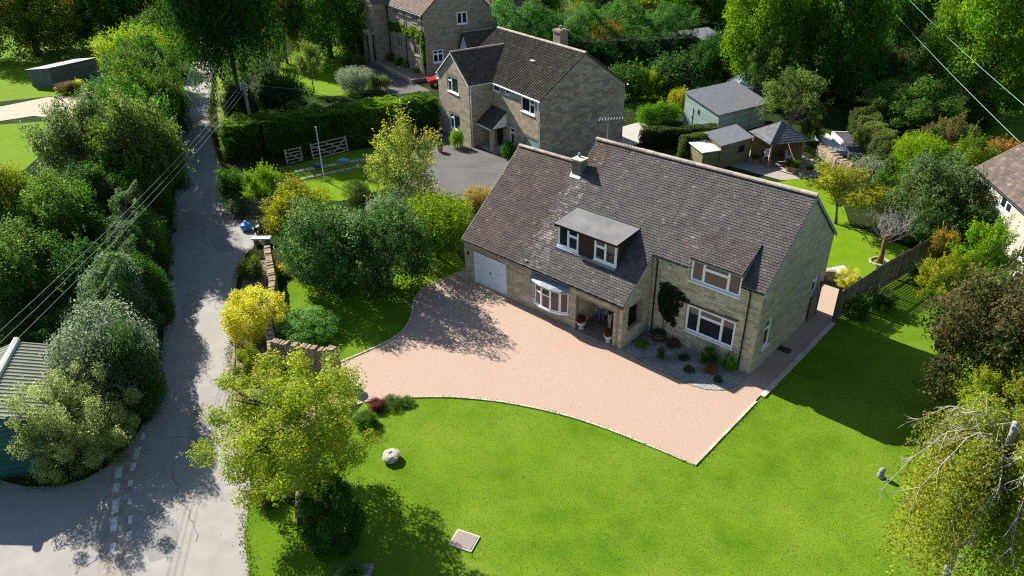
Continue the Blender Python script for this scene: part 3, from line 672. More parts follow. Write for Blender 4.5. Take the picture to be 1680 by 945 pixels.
wall(NH, (-wN, pN+DN, 0), -Y, -X, DN+pN, [(0, heN-.04), (DN/2, hmN-.06), (DN, heN-.04), (DN+pN, heN-.04)], blocks=False)
yr_ = pN+DN/2
csm = 1/math.hypot(1, kN); VmF = Vector((0, csm, kN*csm)); NmF = Vector((0, -kN*csm, csm)); VmB = Vector((0, -csm, kN*csm)); NmB = Vector((0, kN*csm, csm))
csw = 1/math.hypot(1, kW); VwR = Vector((-csw, 0, kW*csw)); NwR = Vector((kW*csw, 0, csw)); VwL = Vector((csw, 0, kW*csw)); NwL = Vector((-kW*csw, 0, csw))
ec = .12
def rc(base):
    def f(s, t, r):
        v = r.uniform(.75, 1.2); c = (base[0]*v*r.uniform(.95, 1.1), base[1]*v, base[2]*v*r.uniform(.85, 1.1))
        if r.random() < .10: c = (c[0]*1.35, c[1]*1.35, c[2]*1.0)
        return c
    return f
yV = pN+(hwN-heN)/kN
def NV(x): return pN+(heN+kW*(wN/2-abs(x+wN/2))-heN)/kN
slab([(-wN-.1, pN-ec, heN-ec*kN), (LN+.08, pN-ec, heN-ec*kN), (LN+.08, yr_, hmN), (-wN-.1, yr_, hmN)], .06).build('roof_deck', m_deck, NH)
slab([(-wN-.1, yr_+.001, hmN), (LN+.08, yr_+.001, hmN), (LN+.08, pN+DN+ec, heN-ec*kN), (-wN-.1, pN+DN+ec, heN-ec*kN)], .06).build('roof_deck', m_deck, NH)
slab([(ec, -.1, heN-ec*kW), (ec, NV(0), heN-ec*kW), (-wN/2, yV, hwN), (-wN/2, -.1, hwN)], .05).build('roof_deck', m_deck, NH)
slab([(-wN-ec, -.1, heN-ec*kW), (-wN-ec, NV(0), heN-ec*kW), (-wN/2-.001, yV, hwN), (-wN/2-.001, -.1, hwN)], .05).build('roof_deck', m_deck, NH)
def keepF(s, t):
    x = -wN-.1+s; y = pN-ec+t*csm; z = heN-ec*kN+t*kN*csm
    zw = hwN-kW*abs(x+wN/2)
    return z > zw-.02 or x > ec
tiles(NH, (-wN-.1, pN-ec, heN-ec*kN+.01), X, VmF, NmF, LN+wN+.18, (yr_-pN+ec)/csm, .33, .32, keep=keepF, colf=rc((1.0, .95, .85)), m=m_roman, roman=2, th=.03)
tiles(NH, (LN+.08, pN+DN+ec, heN-ec*kN+.01), -X, VmB, NmB, LN+wN+.18, (yr_-pN+ec)/csm, .4, .4, m=m_roman, roman=1)
def keepW(s, t):
    x = ec-t*csw; y = -.1+s
    return (heN-ec*kW+t*kW*csw) > heN+kN*(y-pN)-.06 or y < pN
tiles(NH, (ec, -.1, heN-ec*kW+.01), Y, VwR, NwR, yV+.1, (wN/2+ec)/csw, .33, .32, keep=keepW, colf=rc((.72, .68, .66)), m=m_roman, roman=2, th=.03)
tiles(NH, (-wN-ec, yV, heN-ec*kW+.01), -Y, VwL, NwL, yV+.1, (wN/2+ec)/csw, .4, .4, keep=lambda s, t: (yV-s) < pN+.3 or (heN-ec*kW+t*kW*csw) > heN+kN*(yV-s-pN)-.05, m=m_roman, roman=1)
rfN = MB().box(-wN-.1, yr_-.03, hmN-.08, LN+.08, yr_+.03, hmN-.01).build('roof', m_deck, NH)
ridge_tiles(NH, (-wN-.1, yr_, hmN+.02), (LN+.1, yr_, hmN+.02), .45, .14, m_ridge, rfN)
ridge_tiles(NH, (-wN/2, -.12, hwN+.02), (-wN/2, yV, hwN+.02), .45, .13, m_ridge, rfN)
# white trim, gutters and pipes
for A, B in (((ec+.06, -.12, heN-.14), (ec+.06, pN-.05, heN-.14)), ((ec+.06, pN-ec-.06, heN-.12), (LN+.1, pN-ec-.06, heN-.12)), ((LN+.1, pN+DN+ec+.06, heN-.12), (-wN, pN+DN+ec+.06, heN-.12)), ((-wN-ec-.06, -.12, heN-.14), (-wN-ec-.06, pN, heN-.14))):
    gutter(NH, A, B, .07, m_upvc)
MB().box(.0, pN-.11, heN-.28, LN, pN-.012, heN-.10).build('fascia', m_upvc, NH)
pipe(NH, [(.18, .15, heN-.2), (.07, .12, heN-.5), (.07, .12, .05)], .05, m_upvc)
pipe(NH, [(LN-.12, pN-.15, heN-.2), (LN-.12, pN-.07, heN-.5), (LN-.12, pN-.07, .05)], .05, m_upvc)
for sg in (1, -1):
    x0 = -wN/2; b = MB(); xe = x0+sg*(wN/2+ec)
    b.hexa([(x0, -.13, hwN-.12), (x0, -.10, hwN-.12), (x0, -.10, hwN-.005), (x0, -.13, hwN-.005)], [(xe, -.13, heN-ec*kW-.12), (xe, -.10, heN-ec*kW-.12), (xe, -.10, heN-ec*kW-.005), (xe, -.13, heN-ec*kW-.005)]); b.build('bargeboard', m_upvc, NH)
window(NH, (-3.95, 0, 4.22), X, -Y, 2.03, 1.40, [(.7, 't'), (1.3, 'f')], bar=.08, tl=.28)
window(NH, (-3.88, 0, .86), X, -Y, 1.96, 1.42, [(.7, 't'), (1.3, 'f')], bar=.08, tl=.28)
window(NH, (.2, pN, 4.78), X, -Y, 1.15, .68, [(1, 'f')], bar=.07)
window(NH, (2.2, pN, 4.9), X, -Y, .75, .56, [(1, 'f')], bar=.07)
window(NH, (4.72, pN, 4.06), X, -Y, 1.98, 1.24, [(1.3, 'f'), (.7, 't')], bar=.08)
window(NH, (2.90, pN, .74), X, -Y, .72, 1.5, [(1, 't')], bar=.07)
ng = MB().box(5.22, pN+.06, .02, 7.18, pN+.10, 2.03).build('garage_door', mat('teal_garage_door', (.20, .32, .31), (.23, .35, .34), scale=2, rough=.6), NH)
MB().box(5.2, pN+.01, 0, 5.26, pN+.06, 2.05).build('door_post', m_timber, ng)
# porch with its pitched cover
pr_ = slab([(.02, .62, 2.15), (2.45, .62, 2.15), (2.45, pN-.015, 3.42), (.02, pN-.015, 3.42)], .07).build('porch_roof', m_deck, NH)
_v = Vector((0, pN-.62, 1.27)); _l = _v.length; _v.normalize()
tiles(NH, (.02, .60, 2.16), X, _v, Vector((0, -_v.z, _v.y)), 2.45, _l, .3, .28, colf=rc((.6, .58, .58)), m=m_roman)
b = MB(); b.face([(2.43, .70, 2.12), (2.43, pN-.02, 2.12), (2.43, pN-.02, 3.33)]); b.face([(2.40, pN-.02, 3.33), (2.40, pN-.02, 2.12), (2.40, .70, 2.12)]); b.build('porch_cheek', m_white, pr_)
MB().box(.02, .60, 2.02, 2.47, .64, 2.13).build('porch_fascia', m_upvc, pr_)
MB().box(2.05, .70, 0, 2.38, 1.03, 2.05).build('porch_post', m_block2, pr_)
MB().box(.85, pN-.06, .05, 1.75, pN-.012, 2.1).build('front_door', m_brown, NH)
MB().box(.3, .7, .0, 2.7, pN-.02, .10).build('porch_step', mat('pale_concrete', (.4, .4, .4)), NH)
MB().box(2.6, yr_-1.9, 7.0, 2.95, yr_-1.55, 7.36).box(2.5, yr_-2.0, 7.36, 3.0, yr_-1.5, 7.42).build('roof_vent', m_upvc, NH)
c2 = MB().box(2.9, yr_+.1, 7.6, 3.9, yr_+.9, 9.75).build('chimney', mat('chimney_stone', (.20, .165, .12), (.28, .24, .18), scale=5, rough=1, bump=.6, bscale=20), NH)
MB().box(2.82, yr_+.02, 9.55, 3.98, yr_+.98, 9.70).build('chimney_cap', MATS['chimney_stone'], c2)
MB().lathe([(.13, 9.75), (.11, 10.0), (.14, 10.05)], 3.4, yr_+.5, 10).build('chimney_pot', m_lead, c2)
MB().tube([(3.4, yr_+.9, 9), (3.4, yr_+.9, 12.2)], .03, 5).build('aerial_mast', MATS['galvanised'], c2)

# ---------------------------------------------------------------- the old manor at the top
m_manor = mat('old_rubble_stone', (.315, .262, .185), (.43, .365, .27), scale=5, rough=1, bump=.8, bscale=22, col=True)
m_redtile = mat('old_clay_tile', (.118, .086, .074), (.168, .130, .113), scale=5, rough=.95, bump=.4, col=True)
OH = thing('old_manor_house', 'large old stone manor with mullioned windows and green creeper at the top', 'house', (-38.075, 30.301, 0), 1.279)
tO = dict(mb=m_manor, bh=.21, bl=.5, var=.2, tone=(.92, .93, .95)); hO = 7.40
fw = [(7.2, 8.85, 2.35, 3.75), (7.35, 9.1, 6.02, 7.0), (1.6, 3.35, 6.08, 7.05), (1.7, 3.4, 2.3, 3.6)]
wall(OH, (0, 0, 0), Y, -X, 11.2, [(0, hO), (11.2, hO)], fw, **tO)
wall(OH, (-1.9, 11.2, 0), Y, -X, 6.5, [(0, hO), (3.2, 10.6), (6.5, hO)], [(3.2, 4.7, 5.3, 6.8), (.9, 2.2, 0, 2.5)], **tO)
wall(OH, (0, 11.2, 0), -X, -Y, 1.9, [(0, hO), (1.9, hO)], **tO)
gw = [(4.27, 5.71, 5.75, 7.15), (11.1, 12.5, 5.9, 7.25), (.9, 2.3, 1.75, 3.25)]
wall(OH, (0, 0, 0), X, -Y, 14, [(0, hO), (4.4, 11.2), (8.8, hO), (14, hO)], gw, **tO)
wall(OH, (14, 0, 0), Y, X, 11, [(0, hO), (11, hO)], blocks=False)
wall(OH, (14, 17.7, 0), -X, Y, 14, [(0, hO), (14, hO)], blocks=False)
kO = 3.8/4.4; cO = 1/math.hypot(1, kO)
for sg in (1, -1):
    pts = [(4.4, -.12, 11.2), (4.4, 17.7, 11.2), (4.4-sg*4.6, 17.7, hO-.17), (4.4-sg*4.6, -.12, hO-.17)]
    slab(pts, .08).build('roof_deck', m_deck, OH)
tiles(OH, (-.2, 17.7, hO-.17), -Y, Vector((cO, 0, kO*cO)), Vector((-kO*cO, 0, cO)), 17.8, 4.6/cO, .3, .26, colf=rc((1, 1, 1)), m=m_redtile)
tiles(OH, (9.0, -.12, hO-.17), Y, Vector((-cO, 0, kO*cO)), Vector((kO*cO, 0, cO)), 17.8, 4.6/cO, .36, .32, colf=rc((1, 1, 1)), m=m_redtile)
slab([(9.0, -.25, hO-.1), (14.2, -.25, hO-.1), (14.2, 4, hO+3.0), (9.0, 4, hO+3.0)], .08).build('roof_deck', m_deck, OH)
v = Vector((0, 4.25, 3.1)); vl = v.length; v.normalize()
tiles(OH, (9.0, -.25, hO-.08), X, v, Vector((0, -v.z, v.y)), 5.2, vl, .33, .3, colf=rc((.9, .9, .9)), m=m_redtile, roman=2)
for sg in (1, -1):
    slab([(-2.1, 11.2+3.25, 10.65), (3.0, 11.2+3.25, 10.65), (3.0, 11.2+3.25+sg*3.45, hO-.1), (-2.1, 11.2+3.25+sg*3.45, hO-.1)], .09).build('wing_roof', m_redtile, OH)
m_mul = mat('mullion_stone', (.42, .38, .30), rough=.9)
for (a, c, z0, z1) in fw: window(OH, (0, c, z0), -Y, -X, c-a, z1-z0, [(1, 'f')]*3, fm=m_mul, bar=.13, rec=.06, sill=.08)
window(OH, (-1.9, 11.2+4.7, 5.3), -Y, -X, 1.5, 1.5, [(1, 'f')]*3, fm=m_mul, bar=.13, rec=.06)
for (a, c, z0, z1) in gw: window(OH, (a, 0, z0), X, -Y, c-a, z1-z0, [(1, 't'), (1, 't')] if z0 < 3 else [(1, 'f'), (1, 'f')], bar=.12, rec=.06, fm=m_upvc)
for yy in (11.0, .25, 5.5): pipe(OH, [(-.1, yy, hO-.1), (-.1, yy, .05)], .05)
gutter(OH, (-.32, 0, hO-.2), (-.32, 11.0, hO-.2), .08, m_lead)
MB().box(-1.85, 12.1, 0, -1.6, 13.4, 2.5).build('manor_door', m_brown, OH)
for yy in (11.7, 13.75): MB().box(-2.6, yy, 0, -2.2, yy+.4, 3.6).build('porch_pillar', m_manor, OH)
MB().box(-2.75, 11.5, 3.6, -1.9, 14.4, 3.85).build('porch_lintel', m_manor, OH)
# pitched annex in front of its gable
AX = thing('manor_annex', 'low annex with dark tiled roof and white gable against the manor', 'outbuilding', (-38.075, 30.301, 0), 1.279)
wall(AX, (4.4, -2.6, 0), Y, -X, 2.58, [(0, 3.1), (1.25, 5.05), (2.58, 3.1)], blocks=False, mm=m_white)
wall(AX, (4.4, -2.6, 0), X, -Y, 10, [(0, 3.1), (10, 3.1)], **tO)
for sg in (1, -1):
    slab([(4.25, -1.33, 5.12), (14.5, -1.33, 5.12), (14.5, -1.33-sg*1.45, 2.95), (4.25, -1.33-sg*1.45, 2.95)], .08).build('roof_deck', m_deck, AX)
    v = Vector((0, sg*1.45, 2.17)); vl = v.length; v.normalize(); n_ = Vector((0, -sg*v.z, abs(v.y)))
    tiles(AX, (4.25 if sg > 0 else 14.5, -1.33-sg*1.45, 2.97), X*sg, v, n_, 10.25, vl, .33, .3, colf=rc((.8, .75, .75)), m=m_roman)
ridge_tiles(AX, (4.25, -1.33, 5.12), (14.5, -1.33, 5.12), .45, .13, m_ridge)
# low terrace wall in front of the manor
TWl = thing('terrace_wall', 'low stone terrace kerb in front of the manor facade', 'wall', (-38.075, 30.301, 0), 1.279)
MB().box(-2.4, -.6, 0, -2.05, 11, .42).build('stonework', m_manor, TWl)
MB().box(-2.05, -.6, 0, -.02, 11, .36).build('terrace_fill', MATS['bed_soil'], TWl)

# ---------------------------------------------------------------- white house at the right edge
ev = Vector((3.6, -5.3, 0)).normalized(); inn = Vector((-ev.y, ev.x, 0))
if inn.x < 0: inn = -inn
WH = thing('white_rendered_house', 'white rendered house with brown tiled roof at the right edge', 'house', (19.9, 27.5, 0), math.atan2(ev.y, ev.x))
# local x runs along the eaves towards the camera, local y into the house
m_render = mat('white_render', (.40, .365, .30), (.48, .445, .38), scale=3, rough=.9, bump=.3, bscale=30, c3=(.34, .30, .24), scale3=.6)
wl = dict(blocks=False, mm=m_render)
wall(WH, (0, 0, 0), X, -Y, 12, [(0, 4.0), (12, 4.0)], [(3.6, 5.1, 2.75, 3.75), (7.4, 8.6, 1.2, 2.6)], **wl)
wall(WH, (0, 7, 0), -Y, -X, 7, [(0, 4.0), (3.5, 6.6), (7, 4.0)], mb=m_manor, bh=.2, bl=.4)
window(WH, (3.6, 0, 2.75), X, -Y, 1.5, 1.0, [(1, 'f'), (1, 't')], bar=.08)
window(WH, (7.4, 0, 1.2), X, -Y, 1.2, 1.4, [(1, 'f'), (1, 't')], bar=.08)
for sg in (1, -1):
    e = 3.5-sg*3.75
    slab([(-.15, e, 3.80), (12, e, 3.80), (12, 3.5, 6.6), (-.15, 3.5, 6.6)], .08).build('roof_deck', m_deck, WH)
    v = Vector((0, sg*3.75, 2.8)); vl = v.length; v.normalize(); n_ = Vector((0, -sg*v.z, abs(v.y)))
    tiles(WH, (-.15 if sg > 0 else 12, e, 3.82), X*sg, v, n_, 12.15, vl, .30, .24, colf=rc((1.1, .98, .9)), m=m_tile)
rfW = MB().box(-.15, 3.47, 6.5, 12, 3.53, 6.58).build('roof', m_deck, WH)
ridge_tiles(WH, (-.15, 3.5, 6.6), (12, 3.5, 6.6), .45, .13, m_ridge, rfW)
gutter(WH, (-.2, -.32, 3.78), (12, -.32, 3.78), .06, m_black)

# ---------------------------------------------------------------- corrugated barn at the lower left
BN = thing('corrugated_barn', 'green barn with pale corrugated sheet roof beside the lane hedge', 'barn', (-6.79, -21.23, 0), math.atan2(-.51, .86))
m_corr = mat('fibre_cement', (.215, .225, .165), (.285, .295, .225), scale=3, rough=.9, bump=.3, col=True, c3=(.25, .27, .18), scale3=1.0)
m_green = mat('green_cladding', (.012, .085, .070), (.020, .11, .09), scale=3, rough=.6, col=True)
LB, zR, kB, half = 5.4, 3.3, .34, 2.3
for sg, nm in ((1, 'roof_sheet'), (-1, 'roof_sheet')):
    n = 22; p = LB/n
    for sh in range(11):
        b = MB()
        for i in range(sh*2, sh*2+2):
            prof = [(i*p, 0), (i*p+p*.25, .045), (i*p+p*.5, .05), (i*p+p*.75, .012), (i*p+p, 0)]
            for (a, ha), (c, hc) in zip(prof[:-1], prof[1:]):
                b.face([(a, 0, zR+ha), (c, 0, zR+hc), (c, sg*half, zR-kB*half+hc), (a, sg*half, zR-kB*half+ha)][::sg], (1, 1, 1))
        b.build(nm, m_corr, BN)
MB().tube([(-.1, 0, zR+.03), (LB+.1, 0, zR+.03)], .15, 8).build('ridge_cap', mat('ridge_cap_white', (.62, .66, .60), rough=.8), BN)
b = MB(); hf = half-.15
b.face([(LB-.1, -hf, 0), (LB-.1, hf, 0), (LB-.1, hf, zR-kB*hf-.06), (LB-.1, 0, zR-.06), (LB-.1, -hf, zR-kB*hf-.06)])
b.face([(.1, -hf, 0), (.1, -hf, zR-kB*hf-.06), (.1, 0, zR-.06), (.1, hf, zR-kB*hf-.06), (.1, hf, 0)])
for sg in (1, -1): b.face([(.1, sg*hf, 0), (LB-.1, sg*hf, 0), (LB-.1, sg*hf, zR-kB*hf-.06), (.1, sg*hf, zR-kB*hf-.06)][::-sg])
bw_ = b.build('wall', m_green, BN)
for i in range(18):
    z = .2+i*.24
    hw = min(hf, (zR-.1-z)/kB) if z > zR-kB*hf-.1 else hf
    if hw > .1: MB().box(LB-.098, -hw, z, LB-.075, hw, z+.19, (rng.uniform(.8, 1.2),)*3).build('board', m_green, bw_)
# ---------------------------------------------------------------- garden walls
m_dry = mat('dry_stone', (.21, .165, .115), (.33, .27, .195), scale=7, rough=1, bump=.8, bscale=25, col=True, detail=8)
m_drycore = mat('wall_core', (.07, .055, .04), rough=1)
def drystone(name, label, pts, h, th=.42, coping=True, cs_=.17, course=.13, ln=.32):
    root = thing(name, label, 'wall', (pts[0][0], pts[0][1], 0)); O0 = Vector((pts[0][0], pts[0][1], 0)); st = MB(); core = MB(); r = random.Random(len(label))
    for a, c in zip(pts[:-1], pts[1:]):
        A = Vector((a[0], a[1], 0))-O0; B = Vector((c[0], c[1], 0))-O0; d = B-A; L = d.length; d.normalize(); n = Vector((-d.y, d.x, 0))
        core.obox(A, d, n, Z, (0, L), (-th/2+.03, th/2-.03), (0, h-.02))
        z = 0.0
        while z < h-.02:
            z1 = min(h, z+course*r.uniform(.7, 1.3))
            for sd in (1, -1):
                s = -r.uniform(0, .1)
                while s < L:
                    e = s+ln*r.uniform(.5, 1.5); v = r.uniform(.6, 1.4); c_ = (v, v*r.uniform(.94, 1.02), v*r.uniform(.85, 1.02)); p0 = r.uniform(-.02, .02)
                    st.obox(A, d, n, Z, (max(s, 0)+.008, min(e, L)-.008), (sd*(th/2-.09), sd*(th/2+p0)), (z+.006, z1-.008), c_)
                    s = e
            z = z1
        if coping:
            s = 0.0
            while s < L-.03:
                w = cs_*r.uniform(.6, 1.2); v = r.uniform(.8, 1.3); hh = r.uniform(.2, .32); t_ = r.uniform(-.12, .12); k = MB()
                a1 = [(0.01, -th/2-.03), (w-.01, -th/2-.03), (w-.01, th/2+.03), (.01, th/2+.03)]
                bot = [A+d*(s+p[0])+n*p[1]+Z*h for p in a1]; top = [A+d*(s+p[0]*.8+w*.1+t_*.3)+n*p[1]*.72+Z*(h+hh) for p in a1]
                k.hexa(bot, top, (v, v*.97, v*.9)); k.build('coping_stone', m_dry, root); s += w
    core.build('core', m_drycore, root); st.build('stones', m_dry, root, kind='stuff')
    return root
drystone('dry_stone_wall', 'dry stone wall with upright coping beside the driveway entrance, below a glossy shrub', [(-.75, -12.35), (1.95, -11.05)], 1.25)
drystone('dry_stone_wall', 'long dry stone wall running along the lane behind the bright yellow shrub', [(-11.2, -6.6), (-7.2, -8.6), (-2.9, -11.4), (-.95, -12.35)], .75, coping=True, cs_=.3)
drystone('dry_stone_wall', 'low crumbling stone wall beside the dark round yew bush', [(7.9, -16.5), (8.9, -17.15)], .4, th=.3, cs_=.25)
drystone('dry_stone_wall', 'rough curved stone bank below the raised vegetable beds', [(7.3, 34.3), (8.6, 33.2), (9.8, 31.9), (11.2, 31.2)], .7, cs_=.35, th=.6)
drystone('dry_stone_wall', 'low stone edging wall beyond the side gate', [(15.7, 13.7), (17.1, 13.9), (18.2, 13.6)], .4, cs_=.3, th=.35)
pier = thing('stone_gate_pier', 'square stone pier at the end of the driveway wall', 'pier', (2.25, -10.95, 0), .45)
b = MB()
for i in range(10):
    v = rng.uniform(.75, 1.2); j = rng.uniform(-.02, .02); b.box(-.24+j, -.24-j, i*.145, .24+j, .24-j, i*.145+.137, (v, v*.97, v*.9))
b.build('stonework', m_dry, pier); 
k = MB(); k.hexa([(-.3, -.26, 1.45), (.3, -.26, 1.45), (.3, .26, 1.45), (-.3, .26, 1.45)], [(-.2, -.18, 1.72), (.16, -.2, 1.75), (.2, .18, 1.70), (-.16, .2, 1.74)]); k.build('cap_stone', m_dry, pier)
gp_ = MB().box(-.06, -.06, 0, .06, .06, 1.45).box(-.07, -.07, 1.45, .07, .07, 1.5)
tag(gp_.build('gate_post', m_white, None, loc=(2.62, -11.45, 0)), 'white painted gate post in front of the stone pier', 'post')

# ---------------------------------------------------------------- fences and gate by the house
m_fence = mat('dark_fence_board', (.080, .085, .062), (.125, .128, .095), scale=4, rough=.95, bump=.4, stretch=(5, 5, .6), col=True)
def board_fence(name, label, pts, h, bw=.13, gap=.045, m=None, lean=0.0, posts=2.0):
    m = m or m_fence; root = thing(name, label, 'fence', (pts[0][0], pts[0][1], 0)); O0 = Vector((pts[0][0], pts[0][1], 0)); me = None
    for a, c in zip(pts[:-1], pts[1:]):
        A = Vector((a[0], a[1], 0))-O0; B = Vector((c[0], c[1], 0))-O0; d = B-A; L = d.length; d.normalize(); n = Vector((d.y, -d.x, 0)); s = 0.0
        for zz in (.35, h-.35): MB().obox(A, d, n, Z, (0, L), (-.07, -.012), (zz, zz+.08)).build('rail', m, root)
        while s < L:
            v = rng.uniform(.7, 1.3); hh = h+rng.uniform(-.03, .03)
            MB().obox(A, d, n, Z, (s, s+bw), (-.010, .012), (.05, hh), (v, v, v*rng.uniform(.9, 1.05))).build('board', m, root)
            s += bw+gap
        s = 0.0
        while s < L: MB().obox(A, d, n, Z, (s, s+.1), (-.175, -.072), (0, h+.04)).build('post', m, root); s += posts
    return root
board_fence('board_fence', 'dark vertical board fence running back from the side gate', [(18.32, 9.75), (18.95, 14.4), (19.95, 19.9), (20.15, 22.4)], 1.85)
board_fence('board_fence', 'grey panel fence under the dark trees behind the round bush', [(.4, 49.5), (2.6, 56.5), (6, 63)], 1.5, bw=.3, gap=.012, m=mat('grey_fence', (.075, .085, .09), (.10, .11, .115), scale=3, rough=.95, col=True))
gf = thing('timber_archway', 'dark timber archway across the side path beside the house', 'archway', (17.22, 9.62, 0))
MB().box(0, -.06, 0, .09, .06, 2.0).build('post', m_fence, gf); MB().box(1.03, -.06, 0, 1.13, .06, 2.0).build('post', m_fence, gf); MB().box(-.02, -.05, 2.002, 1.15, .05, 2.09).build('beam', m_fence, gf)
sg_ = thing('garden_gate', 'brown boarded garden gate standing open against the house wall', 'gate', (17.26, 8.62, 0))
for i in range(7): MB().box(0, i*.13, .06, .03, i*.13+.122, 1.82, (rng.uniform(.8, 1.1),)*3).build('board', m_timber, sg_)
for zz in (.3, 1.5): MB().box(.031, 0, zz, .06, .9, zz+.1).build('rail', m_timber, sg_)

# ---------------------------------------------------------------- sheds and summerhouse
def shed(name, label, A, B, C, hA, hB, mw, mr, cat='shed', over=.15, bh=.16, door=None, win=None, back=None):
    """A-B front edge, B-C side; roof height hA at A's side, hB at B's side"""
    A = Vector((*A, 0)); B = Vector((*B, 0)); C = Vector((*C, 0)); root = thing(name, label, cat, A); B = B-A; C = C-A; A = Vector((0, 0, 0))
    u = (B-A); W_ = u.length; u.normalize(); d = C-B; Dp = d.length; d.normalize(); Dv = d*Dp
    core = MB(); P = [A, B, B+Dv, A+Dv]; hs = [hA, hB, hB, hA]; i_ = .03; cen = (A+B+Dv+A+Dv+B)/4; cen = (P[0]+P[1]+P[2]+P[3])/4
    Q = [p+(cen-p).normalized()*.04 for p in P]
    for i in range(4): j = (i+1) % 4; core.face([Q[i], Q[j], Q[j]+Z*(hs[j]-.04), Q[i]+Z*(hs[i]-.04)])
    w = core.build('wall', mw, root)
    for i in range(2):
        p, q_ = P[i], P[(i+1) % 4]; e = (q_-p); L = e.length; e.normalize(); n = Vector((e.y, -e.x, 0))
        if n.dot(cen-p) > 0: n = -n
        z = 0.0
        while z < max(hs[i], hs[(i+1) % 4]):
            z1 = z+bh-.012; s0, s1 = 0.0, L; h0, h1 = hs[i], hs[(i+1) % 4]
            if z1 > min(h0, h1):
                if abs(h0-h1) < .01: break
                t = (z1-h0)/(h1-h0)*L
                if h0 > h1: s1 = min(s1, t)
                else: s0 = max(s0, t)
            if s1-s0 > .05:
                v = rng.uniform(.85, 1.12); MB().obox(p, e, n, Z, (s0, s1), (-.028, rng.uniform(-.004, .004)), (z, z1), (v, v, v)).build('board', mw, root)
            z += bh
    r = slab([A-u*over-d*over+Z*(hA+.08), B+u*over-d*over+Z*(hB+.04), B+Dv+u*over+d*over+Z*(hB+.04), A+Dv-u*over+d*over+Z*(hA+.08)], .07).build('roof', mr, root)
    e = u; n = Vector((u.y, -u.x, 0))
    if n.dot(cen) > 0: n = -n
    if door:
        dd = MB().obox(A, u, n, Z, (door[0], door[1]), (.008, .04), (.05, door[2])).build('door', mw, root)
        MB().obox(A, u, n, Z, (door[1]-.12, door[1]-.06), (.041, .07), (door[2]*.5, door[2]*.5+.12)).build('handle', m_black, dd)
    return root, A, u, d, n, r
m_felt = mat('shed_felt', (.115, .125, .14), (.155, .165, .18), scale=3, rough=.95, bump=.3, bscale=60)
m_bluegreen = mat('blue_green_paint', (.27, .38, .35), (.32, .43, .40), scale=3, rough=.8, col=True)
root, A, u, d, n, r = shed('garden_shed', 'large blue-green shed with sloping grey felt roof beside the glasshouse', (-5.9, 34.4), (-1.45, 32.75), (.2, 39.0), 3.0, 2.1, m_bluegreen, m_felt, door=(.3, 1.3, 1.9))
MB().obox(A, u, n, Z, (2.0, 2.1), (.01, .05), (1.5, 1.9)).build('wall_lamp', m_black, root)
B = A+u*4.746
for i in range(4): MB().obox(B, d, u, Z, (i*2.1, i*2.1+.09), (.006, .05), (0, 2.05)).build('corner_post', mat('pale_post', (.30, .33, .30), rough=.9), root)
root, A, u, d, n, r = shed('tool_shed', 'small green timber tool shed with flat felt roof beside the gazebo', (.5, 27.0), (2.6, 25.8), (3.5, 29.2), 2.25, 2.0, mat('mossy_boards', (.18, .17, .07), (.27, .25, .12), scale=4, rough=.95, col=True), m_felt)
window(root, A+u*2.42+d*2.0+Z*.9, d, u, .8, .75, [(1, 'f')], bar=.06, rec=-.05, fm=m_timber)
MB().obox(A+u*2.42, d, u, Z, (.25, 1.0), (.006, .035), (.05, 1.8)).build('door', m_timber, root)
root, A, u, d, n, r = shed('lean_to_store', 'lean-to store with a pale sheet roof partly under ivy', (.15, 25.4), (1.75, 24.5), (2.5, 25.9), 1.75, 1.6, MATS['mossy_boards'], mat('pale_roof_sheet', (.58, .56, .50), (.66, .64, .58), scale=3, rough=.8))
root, A, u, d, n, r = shed('meadow_shed', 'grey boarded shed standing on the sunny meadow beyond the lane', (-73.2, -1.8), (-70.2, -.3), (-71.6, 5.5), 1.9, 2.3, mat('grey_boards', (.10, .105, .11), (.15, .155, .16), scale=2, rough=.95, col=True), mat('grey_shed_roof', (.30, .30, .31), (.36, .36, .37), scale=2, rough=.9))
root, A, u, d, n, r = shed('distant_shed', 'dark pitched outbuilding roof behind the conifer hedge', (-22, 57.5), (-19.0, 56.0), (-16.8, 61.5), 3.1, 2.5, mat('brick_red', (.30, .15, .10), (.36, .2, .14), scale=3, rough=.95, col=True), m_felt)
# glasshouse lantern behind the blue-green shed
m_gl = mat('greenhouse_glass', (.16, .24, .24), (.20, .29, .29), scale=2, rough=.12, spec=.7)
GL = thing('glasshouse', 'octagonal glass summerhouse with white glazing bars behind the blue-green shed', 'glasshouse', (-4.9, 44.6, 0))
fr = MB()
for i in range(8):
    a0, a1 = 2*PI*i/8, 2*PI*(i+1)/8; p = Vector((2.0*math.cos(a0), 2.0*math.sin(a0), 0)); q_ = Vector((2.0*math.cos(a1), 2.0*math.sin(a1), 0)); ap = Vector((0, 0, 3.1))
    fr.tube([p, p+Z*2.0], .05, 5); fr.tube([p+Z*2.0, ap], .04, 5); fr.tube([p+Z*2.0, q_+Z*2.0], .045, 5)
    b = MB(); b.face([p, q_, q_+Z*2.0, p+Z*2.0]); b.build('side_pane', m_gl, GL); b = MB(); b.face([p+Z*2.0, q_+Z*2.0, ap]); b.build('roof_pane', m_gl, GL)
fr.build('frame', m_white, GL); MB().lathe([(.0, 3.4), (.08, 3.2), (.12, 3.08)], k=8).build('finial', m_white, GL)
